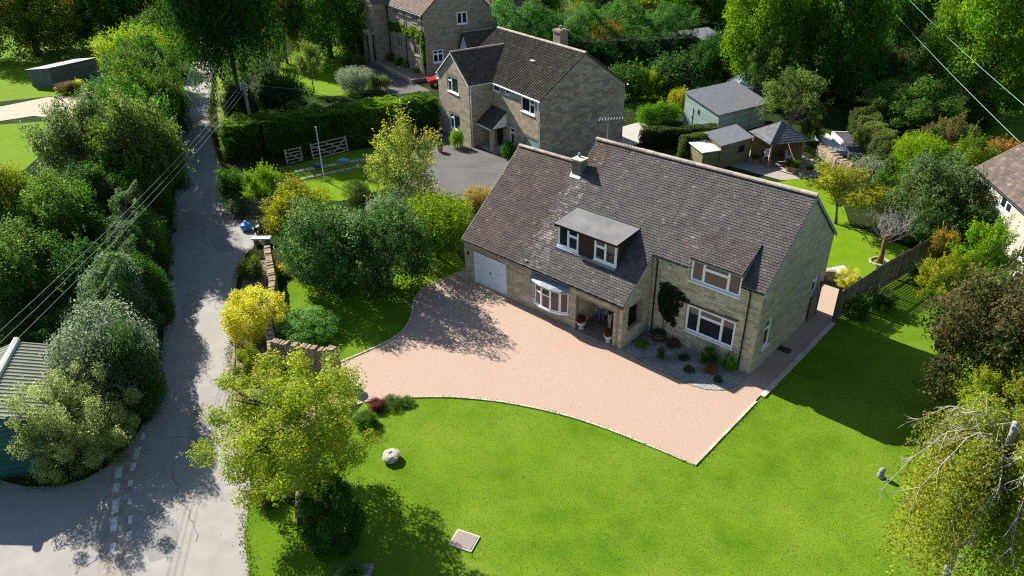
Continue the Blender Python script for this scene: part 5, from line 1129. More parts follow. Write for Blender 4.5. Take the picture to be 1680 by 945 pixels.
# plants: name, label, category, x, y, crown centre height, crown radius, crown half height, clear stem, crown kind, leaf colours, group
VEG = [
    ('maple_tree', 'spreading yellow-green maple beside the driveway entrance', 'tree', 7.74, -16.19, 3.64, 2.92, 2.34, 1.3, 'sprig_a', (0.215, 0.3, 0.03), (0.36, 0.34, 0.045), None),
    ('yew_bush', 'dark clipped yew bush at the foot of the maple', 'bush', 10.6, -16.79, 1.42, 1.17, 1.54, 0, 'mound', (0.033, 0.088, 0.016), (0.06, 0.155, 0.016), None),
    ('rhododendron', 'glossy bright green shrub behind the entrance stone wall', 'shrub', -1.86, -9.9, 0.6, 1.73, 0.65, 0, 'mound', (0.105, 0.27, 0.035), (0.19, 0.36, 0.08), None),
    ('euonymus', 'large bright yellow flowering-looking shrub leaning over the lane', 'shrub', -4.15, -11.45, 1.15, 1.75, 1.3, 0, 'mound', (0.66, 0.62, 0.09), (0.36, 0.42, 0.05), None),
    ('laurel_tree', 'left of the two big dark green laurels beside the side lawn', 'tree', -5.03, -6.29, 2.57, 2.25, 2.79, 0, 'glossy', (0.033, 0.088, 0.016), (0.17, 0.26, 0.1), None),
    ('laurel_tree', 'right of the two big dark green laurels, nearest the driveway shade', 'tree', -2.55, -3.85, 2.69, 2.44, 2.92, 0, 'glossy', (0.033, 0.088, 0.016), (0.17, 0.26, 0.1), None),
    ('golden_tree', 'round golden green tree behind the laurels near the lay-by', 'tree', -10.08, -4.5, 2.42, 2.19, 2.22, 0.2, 'broad_b', (0.175, 0.23, 0.016), (0.29, 0.255, 0.03), None),
    ('willow_shrub', 'feathery bright green upright shrub beside the garage', 'shrub', -3.14, 0.55, 2.32, 2.41, 2.12, 0.2, 'upright', (0.06, 0.155, 0.016), (0.175, 0.23, 0.016), None),
    ('rowan_tree', 'thin tall yellowing tree in front of the neighbour driveway', 'tree', -9.78, 3.32, 4.22, 2.59, 3.02, 1.2, 'sparse', (0.155, 0.225, 0.055), (0.29, 0.255, 0.03), None),
    ('young_tree', 'small bright feathery tree left of the flagpole by the hedge', 'tree', -17.23, -3.03, 2.18, 1.33, 1.58, 0.6, 'sprig_b', (0.1, 0.225, 0.016), (0.2, 0.3, 0.026), None),
    ('dry_grass_clump', 'tan dry shrub by the garage roof corner', 'shrub', -6.84, 7.86, 0.79, 1.21, 0.86, 0, 'upright', (0.33, 0.25, 0.15), (0.29, 0.255, 0.03), None),
    ('shadow_shrub', 'dark shrub at the lane corner above the sleepers', 'shrub', -20.59, -3.86, 1.48, 0.98, 1.61, 0, 'broad_c', (0.033, 0.088, 0.016), (0.06, 0.155, 0.016), None),
    ('shadow_shrub', 'small grey-green shrub beside the sleeper steps', 'shrub', -18.79, -4.38, 0.65, 0.81, 0.7, 0, 'broad_c', (0.125, 0.185, 0.09), (0.06, 0.155, 0.016), None),
    ('border_shrub', 'olive shrub at the lane edge above the yellow bush', 'shrub', -9.79, -8.65, 0.66, 0.81, 0.72, 0, 'broad_c', (0.088, 0.128, 0.024), (0.175, 0.23, 0.016), None),
    ('golden_grass', 'tuft of golden ornamental grass behind the stone wall', 'grass tuft', -9.0, -7.3, 0.47, 0.86, 0.51, 0, 'tuft', (0.66, 0.62, 0.09), (0.29, 0.255, 0.03), None),
    ('border_shrub', 'small orange and yellow shrub below the bright yellow one', 'shrub', -3.39, -11.68, 0.48, 0.61, 0.52, 0, 'broad_c', (0.175, 0.23, 0.016), (0.66, 0.62, 0.09), None),
    ('border_shrub', 'straggly pale shrub at the lane edge beside the maple', 'shrub', -0.13, -13.95, 1.06, 0.84, 1.15, 0, 'sprig_b', (0.175, 0.23, 0.016), (0.088, 0.128, 0.024), None),
    ('border_shrub', 'small dark red shrub at the curved driveway edge', 'shrub', 5.62, -11.12, 0.21, 0.45, 0.23, 0, 'broad_c', (0.18, 0.025, 0.03), (0.085, 0.043, 0.03), None),
    ('border_shrub', 'clipped green shrub at the start of the driveway kerb', 'shrub', 6.03, -10.46, 0.21, 0.56, 0.23, 0, 'dense', (0.06, 0.155, 0.016), (0.088, 0.128, 0.024), None),
    ('border_shrub', 'small green shrub right of the clipped one at the kerb', 'shrub', 6.44, -9.95, 0.15, 0.39, 0.16, 0, 'dense', (0.1, 0.225, 0.016), (0.088, 0.128, 0.024), None),
    ('border_shrub', 'low green plant on the lawn under the maple crown', 'shrub', 6.15, -12.12, 0.3, 0.54, 0.32, 0, 'glossy', (0.06, 0.155, 0.016), (0.1, 0.225, 0.016), None),
    ('bank_shrub', 'brown-green shrub on the bank below the maple', 'shrub', 6.93, -17.31, 0.43, 0.66, 0.47, 0, 'broad_c', (0.088, 0.128, 0.024), (0.15, 0.1, 0.05), None),
    ('bank_shrub', 'pale leafed plant by the trunk of the maple', 'shrub', 7.2, -16.32, 0.31, 0.52, 0.34, 0, 'glossy', (0.155, 0.225, 0.055), (0.1, 0.225, 0.016), None),
    ('yucca', 'spiky yucca tuft at the bottom edge by the gravel patch', 'yucca', 12.29, -17.24, 0.32, 0.71, 0.35, 0, 'tuft', (0.06, 0.155, 0.016), (0.155, 0.225, 0.055), None),
    ('weeping_birch', 'weeping birch with pale bare branches filling the lower right corner', 'tree', 27.36, -4.45, 4.43, 3.37, 3.43, 1.0, 'weep', (0.23, 0.275, 0.045), (0.29, 0.255, 0.03), None),
    ('fluffy_tree', 'yellow-green feathery tree just behind the birch', 'tree', 27.05, 3.5, 3.06, 1.76, 1.56, 1.5, 'sprig_b', (0.2, 0.3, 0.026), (0.29, 0.255, 0.03), None),
    ('copper_shrub', 'tall dark shrub with coppery pink leaf tips right of the lawn', 'shrub', 25.7, 5.96, 3.83, 2.73, 3.53, 0.3, 'broad_b', (0.048, 0.085, 0.02), (0.16, 0.105, 0.055), None),
    ('border_tree', 'pale yellow-green shrub in front of the board fence end', 'shrub', 21.98, 15.25, 1.53, 1.45, 1.33, 0.2, 'sprig_b', (0.175, 0.23, 0.016), (0.29, 0.255, 0.03), None),
    ('border_tree', 'fresh green small tree before the white house', 'tree', 22.95, 17.15, 2.53, 1.53, 2.03, 0.5, 'sprig_b', (0.1, 0.225, 0.016), (0.2, 0.3, 0.026), None),
    ('border_tree', 'orange tinted shrub behind the end of the board fence', 'shrub', 20.66, 19.31, 1.44, 0.85, 1.24, 0.2, 'broad_c', (0.088, 0.128, 0.024), (0.46, 0.2, 0.02), None),
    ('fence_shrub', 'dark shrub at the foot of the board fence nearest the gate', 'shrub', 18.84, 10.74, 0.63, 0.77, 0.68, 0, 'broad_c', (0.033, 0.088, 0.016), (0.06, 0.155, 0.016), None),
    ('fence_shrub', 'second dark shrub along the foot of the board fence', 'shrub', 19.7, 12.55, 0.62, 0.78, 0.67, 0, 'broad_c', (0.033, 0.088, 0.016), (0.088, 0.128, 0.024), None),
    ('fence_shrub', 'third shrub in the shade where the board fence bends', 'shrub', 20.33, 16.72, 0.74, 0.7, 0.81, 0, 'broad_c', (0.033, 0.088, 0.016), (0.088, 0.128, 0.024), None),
    ('yellow_shrub', 'small bright yellow shrub on the gravel beyond the side gate', 'shrub', 17.36, 14.0, 0.46, 0.76, 0.5, 0, 'glossy', (0.66, 0.62, 0.09), (0.2, 0.3, 0.026), None),
    ('apple_tree', 'yellowing apple tree on the back lawn behind the house', 'tree', 13.53, 21.81, 2.48, 2.69, 1.48, 1.0, 'sparse2', (0.175, 0.23, 0.016), (0.29, 0.255, 0.03), None),
    ('laurel_bush', 'dark green laurel mound behind the bare tree', 'bush', 19.04, 22.44, 1.22, 1.81, 1.32, 0, 'glossy', (0.06, 0.155, 0.016), (0.125, 0.185, 0.09), None),
    ('mixed_shrub', 'grey-green loose shrub mass above the laurel mound', 'shrub', 18.42, 25.16, 2.31, 2.99, 2.51, 0, 'broad_b', (0.088, 0.128, 0.024), (0.125, 0.185, 0.09), None),
    ('mixed_shrub', 'upright fresh green shrub at the lower end of the beech hedge', 'shrub', 15.22, 31.43, 2.14, 1.75, 2.33, 0, 'upright', (0.1, 0.225, 0.016), (0.2, 0.3, 0.026), None),
    ('mixed_shrub', 'brown and cream seed-headed shrub near the round bush', 'shrub', 15.68, 37.32, 2.1, 2.44, 1.9, 0.2, 'sprig_b', (0.088, 0.128, 0.024), (0.15, 0.1, 0.05), None),
    ('mixed_shrub', 'yellow-green shrub left of the white house gable', 'shrub', 18.34, 32.24, 2.17, 2.12, 1.97, 0.2, 'sprig_b', (0.175, 0.23, 0.016), (0.06, 0.155, 0.016), None),
    ('mixed_shrub', 'russet shrub against the far corner of the white house', 'shrub', 19.23, 37.42, 1.67, 1.34, 1.47, 0.2, 'broad_c', (0.15, 0.1, 0.05), (0.46, 0.2, 0.02), None),
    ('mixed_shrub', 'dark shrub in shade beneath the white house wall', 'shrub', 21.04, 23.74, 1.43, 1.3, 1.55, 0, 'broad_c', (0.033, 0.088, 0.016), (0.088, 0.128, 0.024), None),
    ('mixed_shrub', 'grey-green shrub between the apple tree and beech hedge', 'shrub', 12.45, 31.37, 0.82, 1.88, 0.89, 0, 'broad_c', (0.24, 0.27, 0.2), (0.088, 0.128, 0.024), None),
    ('mixed_shrub', 'green shrub below the raised beds beside the apple tree', 'shrub', 15.13, 26.67, 1.31, 1.39, 1.42, 0, 'broad_c', (0.088, 0.128, 0.024), (0.06, 0.155, 0.016), None),
    ('round_bush', 'big round green bush behind the beech hedge', 'bush', 10.74, 46.04, 2.13, 3.97, 2.32, 0, 'broad_a', (0.06, 0.155, 0.016), (0.155, 0.225, 0.055), None),
    ('pear_tree', 'open branched fruit tree right of the blue-green shed', 'tree', 3.63, 36.28, 3.42, 2.81, 2.62, 0.8, 'sparse2', (0.088, 0.128, 0.024), (0.155, 0.225, 0.055), None),
    ('bed_shrub', 'olive shrub between gazebo and raised beds', 'shrub', 5.34, 36.86, 1.16, 1.12, 1.26, 0, 'sprig_b', (0.088, 0.128, 0.024), (0.175, 0.23, 0.016), None),
    ('bright_bush', 'bright lime green round bush behind the neighbour house', 'bush', -12.96, 39.15, 1.57, 1.85, 1.71, 0, 'broad_b', (0.2, 0.3, 0.026), (0.175, 0.23, 0.016), None),
    ('yellow_border_bush', 'yellow-green bush at the left wall of the blue-green shed', 'bush', -8.5, 37.57, 1.1, 0.97, 1.19, 0, 'broad_c', (0.29, 0.255, 0.03), (0.2, 0.3, 0.026), None),
    ('low_shrub', 'low green shrub patch behind the neighbour gable', 'shrub', -8.31, 31.94, 0.96, 1.3, 1.04, 0, 'broad_c', (0.1, 0.225, 0.016), (0.06, 0.155, 0.016), None),
    ('low_shrub', 'low green shrub patch left of the blue-green shed', 'shrub', -7.49, 34.09, 0.94, 1.35, 1.02, 0, 'broad_c', (0.06, 0.155, 0.016), (0.2, 0.3, 0.026), None),
    ('ash_tree', 'tall bright green tree right of the conifer hedge', 'tree', -4.96, 46.95, 7.38, 4.17, 6.38, 1.0, 'broad_a', (0.1, 0.225, 0.016), (0.2, 0.3, 0.026), None),
    ('holly_tree', 'darker tree in front of the tall bright ash', 'tree', -2.24, 43.62, 4.02, 2.24, 3.02, 1.0, 'broad_b', (0.088, 0.128, 0.024), (0.06, 0.155, 0.016), None),
    ('oak_tree', 'dark oak under the first green wire at the top', 'tree', 1.85, 49.91, 7.4, 4.46, 5.9, 1.5, 'broad_a', (0.05, 0.125, 0.018), (0.1, 0.225, 0.016), None),
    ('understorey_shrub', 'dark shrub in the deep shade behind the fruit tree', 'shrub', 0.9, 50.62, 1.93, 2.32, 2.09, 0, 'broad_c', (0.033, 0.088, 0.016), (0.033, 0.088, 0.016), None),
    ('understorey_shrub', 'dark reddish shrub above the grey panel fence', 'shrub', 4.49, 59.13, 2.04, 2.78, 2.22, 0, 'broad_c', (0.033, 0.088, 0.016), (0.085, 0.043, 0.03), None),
    ('lime_tree', 'tall fresh green tree filling the top right corner', 'tree', 14.87, 51.47, 7.94, 5.34, 6.44, 1.5, 'broad_a', (0.1, 0.225, 0.016), (0.2, 0.3, 0.026), None),
    ('hazel_tree', 'olive hazel under the second green wire', 'tree', 10.83, 52.64, 3.97, 3.33, 3.17, 0.8, 'broad_b', (0.088, 0.128, 0.024), (0.1, 0.225, 0.016), None),
    ('wood_tree', 'dark tree right of the oak at the top edge', 'tree', 0.28, 74.72, 5.59, 4.28, 5.39, 0.2, 'broad_b', (0.05, 0.125, 0.018), (0.1, 0.225, 0.016), 'trees along the top edge'),
    ('wood_tree', 'shaded green tree behind the ash at the top edge', 'tree', -14.07, 80.41, 5.71, 3.39, 5.51, 0.2, 'broad_b', (0.06, 0.155, 0.016), (0.033, 0.088, 0.016), 'trees along the top edge'),
    ('wood_tree', 'yellowish tree above the right half of the conifer hedge', 'tree', -31.82, 65.59, 2.98, 4.57, 2.78, 0.2, 'broad_b', (0.088, 0.128, 0.024), (0.175, 0.23, 0.016), 'trees along the top edge'),
    ('wood_tree', 'dark tree behind the manor roof end at the top', 'tree', -35.64, 47.76, 5.07, 3.14, 4.87, 0.2, 'broad_b', (0.05, 0.125, 0.018), (0.1, 0.225, 0.016), 'trees along the top edge'),
    ('wood_tree', 'olive bush left of the orange shrub at the top', 'tree', -35.79, 56.06, 2.92, 3.07, 2.42, 0.5, 'broad_b', (0.088, 0.128, 0.024), (0.29, 0.255, 0.03), 'trees along the top edge'),
    ('wood_tree', 'dark green tree at the top between hedge and ash', 'tree', -29.66, 77.14, 4.42, 5.04, 4.22, 0.2, 'broad_a', (0.05, 0.125, 0.018), (0.1, 0.225, 0.016), 'trees along the top edge'),
    ('wood_tree', 'dark tree over the distant lawn at the top centre', 'tree', -50.68, 82.73, 4.26, 6.85, 4.06, 0.2, 'broad_a', (0.05, 0.125, 0.018), (0.1, 0.225, 0.016), 'trees along the top edge'),
    ('orange_shrub', 'orange flowering shrub growing out of the conifer hedge', 'shrub', -24.65, 47.07, 3.19, 2.2, 2.79, 0.4, 'sprig_b', (0.46, 0.2, 0.02), (0.088, 0.128, 0.024), None),
    ('great_willow', 'tall dark weeping willow beside the lane at the top', 'tree', -43.5, 9.2, 9.7, 6.0, 9.6, 1.0, 'weep2', (0.033, 0.088, 0.016), (0.06, 0.155, 0.016), None),
    ('larch_tree', 'golden tree right behind the dark willow', 'tree', -58.93, 24.29, 6.0, 2.59, 5.8, 0.2, 'broad_b', (0.088, 0.128, 0.024), (0.29, 0.255, 0.03), None),
    ('larch_tree', 'golden tree left behind the dark willow', 'tree', -82.45, 20.15, 5.7, 2.84, 5.5, 0.2, 'broad_b', (0.088, 0.128, 0.024), (0.29, 0.255, 0.03), None),
    ('manor_tree', 'dark tree left of the manor', 'tree', -57.38, 30.15, 6.31, 5.69, 6.11, 0.2, 'broad_a', (0.05, 0.125, 0.018), (0.1, 0.225, 0.016), None),
    ('manor_tree', 'bright topped tree behind the manor lawn', 'tree', -73.6, 41.6, 4.51, 3.79, 3.51, 1.0, 'broad_b', (0.1, 0.225, 0.016), (0.175, 0.23, 0.016), None),
    ('box_ball', 'clipped pale green box bush by the manor porch', 'bush', -54.57, 31.66, 1.62, 1.94, 1.76, 0, 'dense', (0.155, 0.225, 0.055), (0.06, 0.155, 0.016), None),
    ('lavender_ball', 'round grey-green lavender bush at the manor forecourt', 'bush', -40.25, 21.52, 1.38, 2.19, 1.5, 0, 'upright', (0.24, 0.27, 0.2), (0.125, 0.185, 0.09), None),
    ('sapling', 'thin young tree on the manor lawn', 'tree', -44.0, 18.49, 3.1, 1.43, 2.3, 0.8, 'sparse2', (0.088, 0.128, 0.024), (0.155, 0.225, 0.055), None),
    ('copper_border', 'coppery border shrub nearest the manor forecourt', 'shrub', -47.84, 27.94, 0.93, 1.06, 1.01, 0, 'broad_c', (0.15, 0.1, 0.05), (0.06, 0.155, 0.016), None),
    ('copper_border', 'green border shrub left of the coppery one', 'shrub', -49.57, 27.35, 0.94, 0.92, 1.02, 0, 'broad_c', (0.06, 0.155, 0.016), (0.1, 0.225, 0.016), None),
    ('forecourt_shrub', 'small shrub at the hedge end of the manor forecourt', 'shrub', -38.53, 23.7, 0.84, 1.1, 0.91, 0, 'broad_c', (0.088, 0.128, 0.024), (0.155, 0.225, 0.055), None),
    ('terrace_plant', 'first small plant from the porch along the manor terrace', 'plant', -48.22, 32.81, 0.62, 0.71, 0.67, 0, 'broad_c', (0.1, 0.225, 0.016), (0.2, 0.3, 0.026), None),
    ('terrace_plant', 'second small plant along the manor terrace', 'plant', -45.43, 32.05, 0.61, 0.69, 0.66, 0, 'broad_c', (0.06, 0.155, 0.016), (0.2, 0.3, 0.026), None),
    ('terrace_plant', 'third small plant along the manor terrace, the palest', 'plant', -43.63, 31.84, 0.6, 0.68, 0.65, 0, 'broad_c', (0.2, 0.3, 0.026), (0.2, 0.3, 0.026), None),
    ('terrace_plant', 'small grey plant at the gable corner of the manor terrace', 'plant', -40.75, 30.97, 0.58, 0.67, 0.64, 0, 'broad_c', (0.24, 0.27, 0.2), (0.2, 0.3, 0.026), None),
    ('hedge_bush', 'round bush standing out of the clipped hedge near the neighbour house', 'bush', -23.74, 17.69, 1.49, 1.33, 1.62, 0, 'dense', (0.06, 0.155, 0.016), (0.1, 0.225, 0.016), None),
    ('pole_shrub', 'dark scrub around the utility pole', 'shrub', -37.87, 6.38, 2.03, 1.85, 2.21, 0, 'broad_b', (0.033, 0.088, 0.016), (0.15, 0.1, 0.05), None),
    ('pole_shrub', 'dark scrub between the pole and the manor lawn', 'shrub', -38.29, 11.39, 2.02, 2.77, 2.19, 0, 'broad_b', (0.033, 0.088, 0.016), (0.06, 0.155, 0.016), None),
    ('wall_plant', 'bright plant at the front corner of the neighbour wing', 'plant', -17.61, 15.87, 0.79, 0.67, 0.86, 0, 'broad_c', (0.2, 0.3, 0.026), (0.1, 0.225, 0.016), None),
    ('wall_plant', 'dark plant under the neighbour porch window', 'plant', -12.12, 16.83, 0.7, 0.72, 0.77, 0, 'broad_c', (0.06, 0.155, 0.016), (0.033, 0.088, 0.016), None),
    ('grey_shrub', 'silver grey shrub below the flagpole lawn', 'shrub', -10.62, 1.86, 0.79, 1.16, 0.86, 0, 'broad_c', (0.24, 0.27, 0.2), (0.125, 0.185, 0.09), None),
    ('grey_shrub', 'low clipped green shrub right of the flagpole lawn', 'shrub', -15.02, 2.98, 0.68, 1.05, 0.74, 0, 'dense', (0.088, 0.128, 0.024), (0.06, 0.155, 0.016), None),
    ('grey_shrub', 'small brown heather mound by the flagpole lawn', 'shrub', -15.35, 3.63, 0.41, 0.51, 0.45, 0, 'dense', (0.15, 0.1, 0.05), (0.088, 0.128, 0.024), None),
    ('sycamore_bush', 'pale leafed sycamore bush at the lane junction', 'bush', -0.66, -21.28, 2.3, 2.13, 2.2, 0.1, 'sprig_a', (0.2, 0.25, 0.075), (0.34, 0.38, 0.17), None),
    ('ivy_mound', 'big silvery ivy mound above the lane beside the barn', 'shrub', -3.48, -18.93, 2.38, 2.29, 2.58, 0, 'ivy', (0.165, 0.225, 0.125), (0.25, 0.3, 0.2), None),  # silvery mounds: sunlight glinting off the leaves is put into both leaf colours
    ('ivy_mound', 'middle silvery ivy mound along the lane', 'shrub', -9.38, -16.1, 2.07, 1.76, 2.25, 0, 'ivy', (0.165, 0.225, 0.125), (0.25, 0.3, 0.2), None),
    ('ivy_mound', 'small silvery mound nearest the green hazel by the lane', 'shrub', -15.2, -13.58, 1.18, 1.51, 1.28, 0, 'ivy', (0.25, 0.3, 0.2), (0.165, 0.225, 0.125), None),
    ('lane_hazel', 'bright green feathery bush standing over the lane hedge', 'bush', -15.98, -12.66, 1.88, 2.05, 2.05, 0, 'upright', (0.1, 0.225, 0.016), (0.155, 0.225, 0.055), None),
    ('lane_tree', 'pale leaved sycamore among the dark trees at the left', 'tree', -18.38, -15.41, 3.57, 2.27, 2.77, 0.8, 'broad_b', (0.06, 0.155, 0.016), (0.155, 0.225, 0.055), None),
    ('lane_tree', 'yellow tipped tree at the left edge above the brambles', 'tree', -21.94, -17.34, 3.78, 2.59, 2.98, 0.8, 'broad_b', (0.06, 0.155, 0.016), (0.29, 0.255, 0.03), None),
    ('lane_tree', 'pale green tree lowest at the left edge', 'tree', -14.86, -18.85, 2.87, 2.47, 2.37, 0.5, 'broad_b', (0.06, 0.155, 0.016), (0.155, 0.225, 0.055), None),
    ('lane_tree', 'dark thicket tree between the wires and the ivy', 'tree', -12.28, -16.49, 2.35, 1.66, 2.05, 0.3, 'broad_c', (0.033, 0.088, 0.016), (0.033, 0.088, 0.016), None),
    ('lane_tree', 'large grey-green tree over the lane, left of two', 'tree', -26.03, -11.1, 4.79, 2.79, 3.79, 1.0, 'broad_b', (0.088, 0.128, 0.024), (0.125, 0.185, 0.09), None),
    ('lane_tree', 'large olive tree overhanging the lane, right of two', 'tree', -21.33, -9.06, 5.09, 2.74, 4.09, 1.0, 'broad_b', (0.088, 0.128, 0.024), (0.155, 0.225, 0.055), None),
    ('lane_tree', 'dark lower tree under the olive lane tree', 'tree', -20.53, -11.45, 3.03, 2.98, 2.73, 0.3, 'broad_a', (0.033, 0.088, 0.016), (0.06, 0.155, 0.016), None),
    ('gold_tip_tree', 'yellow tipped tree beside the lane below the willow', 'tree', -57.54, 5.61, 3.74, 4.8, 4.06, 0, 'upright', (0.175, 0.23, 0.016), (0.2, 0.3, 0.026), None),
    ('lane_tree', 'deep green tree beneath the yellow tipped one', 'tree', -41.95, -1.34, 3.81, 4.33, 3.31, 0.5, 'broad_a', (0.033, 0.088, 0.016), (0.06, 0.155, 0.016), None),
    ('corner_tree', 'dark orange-tinged tree in the top left corner', 'tree', -92.39, 4.94, 5.63, 7.79, 5.53, 0.1, 'broad_a', (0.05, 0.125, 0.018), (0.29, 0.255, 0.03), None),
    ('corner_tree', 'shaded tree behind the meadow at the top left', 'tree', -91.42, 14.05, 5.66, 4.88, 5.56, 0.1, 'broad_a', (0.05, 0.125, 0.018), (0.06, 0.155, 0.016), None),
    ('corner_tree', 'dark tree right of the meadow at the top', 'tree', -88.25, 18.95, 5.13, 3.82, 5.03, 0.1, 'broad_b', (0.05, 0.125, 0.018), (0.1, 0.225, 0.016), None),
    ('meadow_shrub', 'heather mound in front of the meadow shed', 'shrub', -65.84, -0.3, 0.66, 1.16, 0.72, 0, 'broad_c', (0.088, 0.128, 0.024), (0.18, 0.025, 0.03), None),
    ('meadow_shrub', 'yellow shrub by the door of the meadow shed', 'shrub', -65.71, 1.02, 0.69, 0.64, 0.75, 0, 'broad_c', (0.2, 0.3, 0.026), (0.66, 0.62, 0.09), None),
    ('bramble_patch', 'low dark bramble mound under the wires at the left', 'bush', -13.44, -19.28, 1.04, 2.46, 1.13, 0, 'broad_b', (0.06, 0.155, 0.016), (0.033, 0.088, 0.016), None),
    ('bramble_patch', 'dark bramble mound between barn roof and trees', 'bush', -10.38, -18.61, 1.07, 1.58, 1.16, 0, 'broad_b', (0.033, 0.088, 0.016), (0.06, 0.155, 0.016), None),
    ('lane_tree', 'bushy dark tree at the lane edge below the olive tree', 'tree', -22.5, -7.72, 3.44, 1.64, 2.94, 0.5, 'broad_b', (0.033, 0.088, 0.016), (0.06, 0.155, 0.016), None),
    ('lane_tree', 'dark tree hugging the lane below the willow', 'tree', -35.09, -1.64, 4.02, 1.85, 3.22, 0.8, 'broad_b', (0.033, 0.088, 0.016), (0.088, 0.128, 0.024), None),
    ('lane_tree', 'dark tree filling the gap above the green lane hazel', 'tree', -18.35, -13.12, 2.13, 2.29, 1.83, 0.3, 'broad_b', (0.033, 0.088, 0.016), (0.06, 0.155, 0.016), None),
    ('ivy_mound', 'dark ivy mound facing the lane beside the large silvery one', 'shrub', -2.17, -18.25, 2.23, 1.18, 2.42, 0, 'ivy', (0.033, 0.088, 0.016), (0.125, 0.185, 0.09), None),
    ('ivy_mound', 'dark ivy mound facing the lane below the green hazel', 'shrub', -9.31, -14.73, 1.95, 1.15, 2.12, 0, 'ivy', (0.033, 0.088, 0.016), (0.06, 0.155, 0.016), None),
    ('wood_tree', 'dark tree behind the manor roof', 'tree', -86.02, 66.4, 3.99, 6.89, 3.89, 0.1, 'broad_a', (0.033, 0.088, 0.016), (0.06, 0.155, 0.016), 'trees along the top edge'),
    ('wood_tree', 'broad dark tree behind the manor chimney', 'tree', -78.51, 78.28, 3.14, 9.42, 3.04, 0.1, 'broad_a', (0.033, 0.088, 0.016), (0.06, 0.155, 0.016), 'trees along the top edge'),
    ('wood_tree', 'green tree behind the right end of the conifer hedge', 'tree', -33.97, 77.51, 3.14, 4.25, 3.04, 0.1, 'broad_a', (0.06, 0.155, 0.016), (0.033, 0.088, 0.016), 'trees along the top edge'),
    ('wood_tree', 'dark tree behind the top of the ash', 'tree', -29.63, 87.51, 4.12, 4.86, 4.02, 0.1, 'broad_a', (0.033, 0.088, 0.016), (0.06, 0.155, 0.016), 'trees along the top edge'),
    ('wood_tree', 'dark tree in the middle of the top right wood', 'tree', -8.35, 85.45, 5.2, 5.09, 5.1, 0.1, 'broad_a', (0.033, 0.088, 0.016), (0.033, 0.088, 0.016), 'trees along the top edge'),
    ('wood_tree', 'dark tree between the two green wires at the top', 'tree', -0.19, 86.17, 4.64, 3.66, 4.54, 0.1, 'broad_a', (0.033, 0.088, 0.016), (0.06, 0.155, 0.016), 'trees along the top edge'),
    ('wood_tree', 'olive tree under the second wire near the top', 'tree', 5.35, 72.55, 3.48, 3.22, 3.38, 0.1, 'broad_b', (0.088, 0.128, 0.024), (0.033, 0.088, 0.016), 'trees along the top edge'),
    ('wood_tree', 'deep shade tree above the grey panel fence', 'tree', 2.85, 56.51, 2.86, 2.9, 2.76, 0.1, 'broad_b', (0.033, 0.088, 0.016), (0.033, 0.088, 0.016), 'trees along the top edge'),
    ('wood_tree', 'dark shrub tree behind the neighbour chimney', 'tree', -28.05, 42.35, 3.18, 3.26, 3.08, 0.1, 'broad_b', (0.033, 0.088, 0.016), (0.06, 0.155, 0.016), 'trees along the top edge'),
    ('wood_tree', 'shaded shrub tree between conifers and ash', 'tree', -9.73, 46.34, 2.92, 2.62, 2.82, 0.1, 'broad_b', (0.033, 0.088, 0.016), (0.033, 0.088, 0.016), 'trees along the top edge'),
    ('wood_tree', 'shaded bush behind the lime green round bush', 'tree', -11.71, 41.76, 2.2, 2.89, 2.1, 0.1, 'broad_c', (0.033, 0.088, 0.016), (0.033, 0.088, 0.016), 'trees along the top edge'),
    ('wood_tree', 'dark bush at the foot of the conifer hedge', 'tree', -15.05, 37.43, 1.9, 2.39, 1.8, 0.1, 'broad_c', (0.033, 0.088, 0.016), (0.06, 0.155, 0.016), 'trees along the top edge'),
    ('wood_tree', 'dark tree behind the willow crown', 'tree', -104.16, 40.69, 5.62, 5.48, 5.52, 0.1, 'broad_a', (0.033, 0.088, 0.016), (0.06, 0.155, 0.016), 'trees along the top edge'),
    ('wood_tree', 'dark tree behind the orange-tinged corner tree', 'tree', -134.76, 18.15, 4.26, 6.25, 4.16, 0.1, 'broad_b', (0.033, 0.088, 0.016), (0.088, 0.128, 0.024), 'trees along the top edge'),
    ('wood_tree', 'green bush at the far lawn below the tall corner tree', 'tree', 15.33, 55.35, 2.57, 2.88, 2.47, 0.1, 'broad_b', (0.06, 0.155, 0.016), (0.033, 0.088, 0.016), 'trees along the top edge'),
    ('wood_tree', 'shaded bush on the far lawn edge by the round bush', 'tree', 15.31, 49.14, 1.53, 1.92, 1.43, 0.1, 'broad_c', (0.033, 0.088, 0.016), (0.06, 0.155, 0.016), 'trees along the top edge'),
    ('bed_plant', 'low green perennial in the gravel bed nearest the porch pillar', 'plant', 11.94, 0.96, 0.17, 0.34, 0.19, 0, 'broad_c', (0.2, 0.3, 0.026), (0.1, 0.225, 0.016), None),
    ('bed_plant', 'thin pink flowered plant in the gravel bed', 'plant', 13.27, 0.61, 0.38, 0.21, 0.41, 0, 'sprig_b', (0.06, 0.155, 0.016), (0.16, 0.105, 0.055), None),
    ('bed_plant', 'rusty orange plant beside the half barrel', 'plant', 13.09, 2.05, 0.21, 0.37, 0.22, 0, 'broad_c', (0.15, 0.1, 0.05), (0.46, 0.2, 0.02), None),
    ('bed_plant', 'small dark cushion plant in the middle of the gravel bed', 'plant', 14.14, 1.38, 0.16, 0.27, 0.17, 0, 'dense', (0.033, 0.088, 0.016), (0.06, 0.155, 0.016), None),
    ('bed_plant', 'dark cushion plant at the front of the gravel bed', 'plant', 14.87, 0.66, 0.18, 0.29, 0.19, 0, 'dense', (0.033, 0.088, 0.016), (0.088, 0.128, 0.024), None),
    ('bed_plant', 'tall green plant under the big ground floor window', 'plant', 15.18, 1.9, 0.45, 0.45, 0.49, 0, 'sprig_b', (0.06, 0.155, 0.016), (0.1, 0.225, 0.016), None),
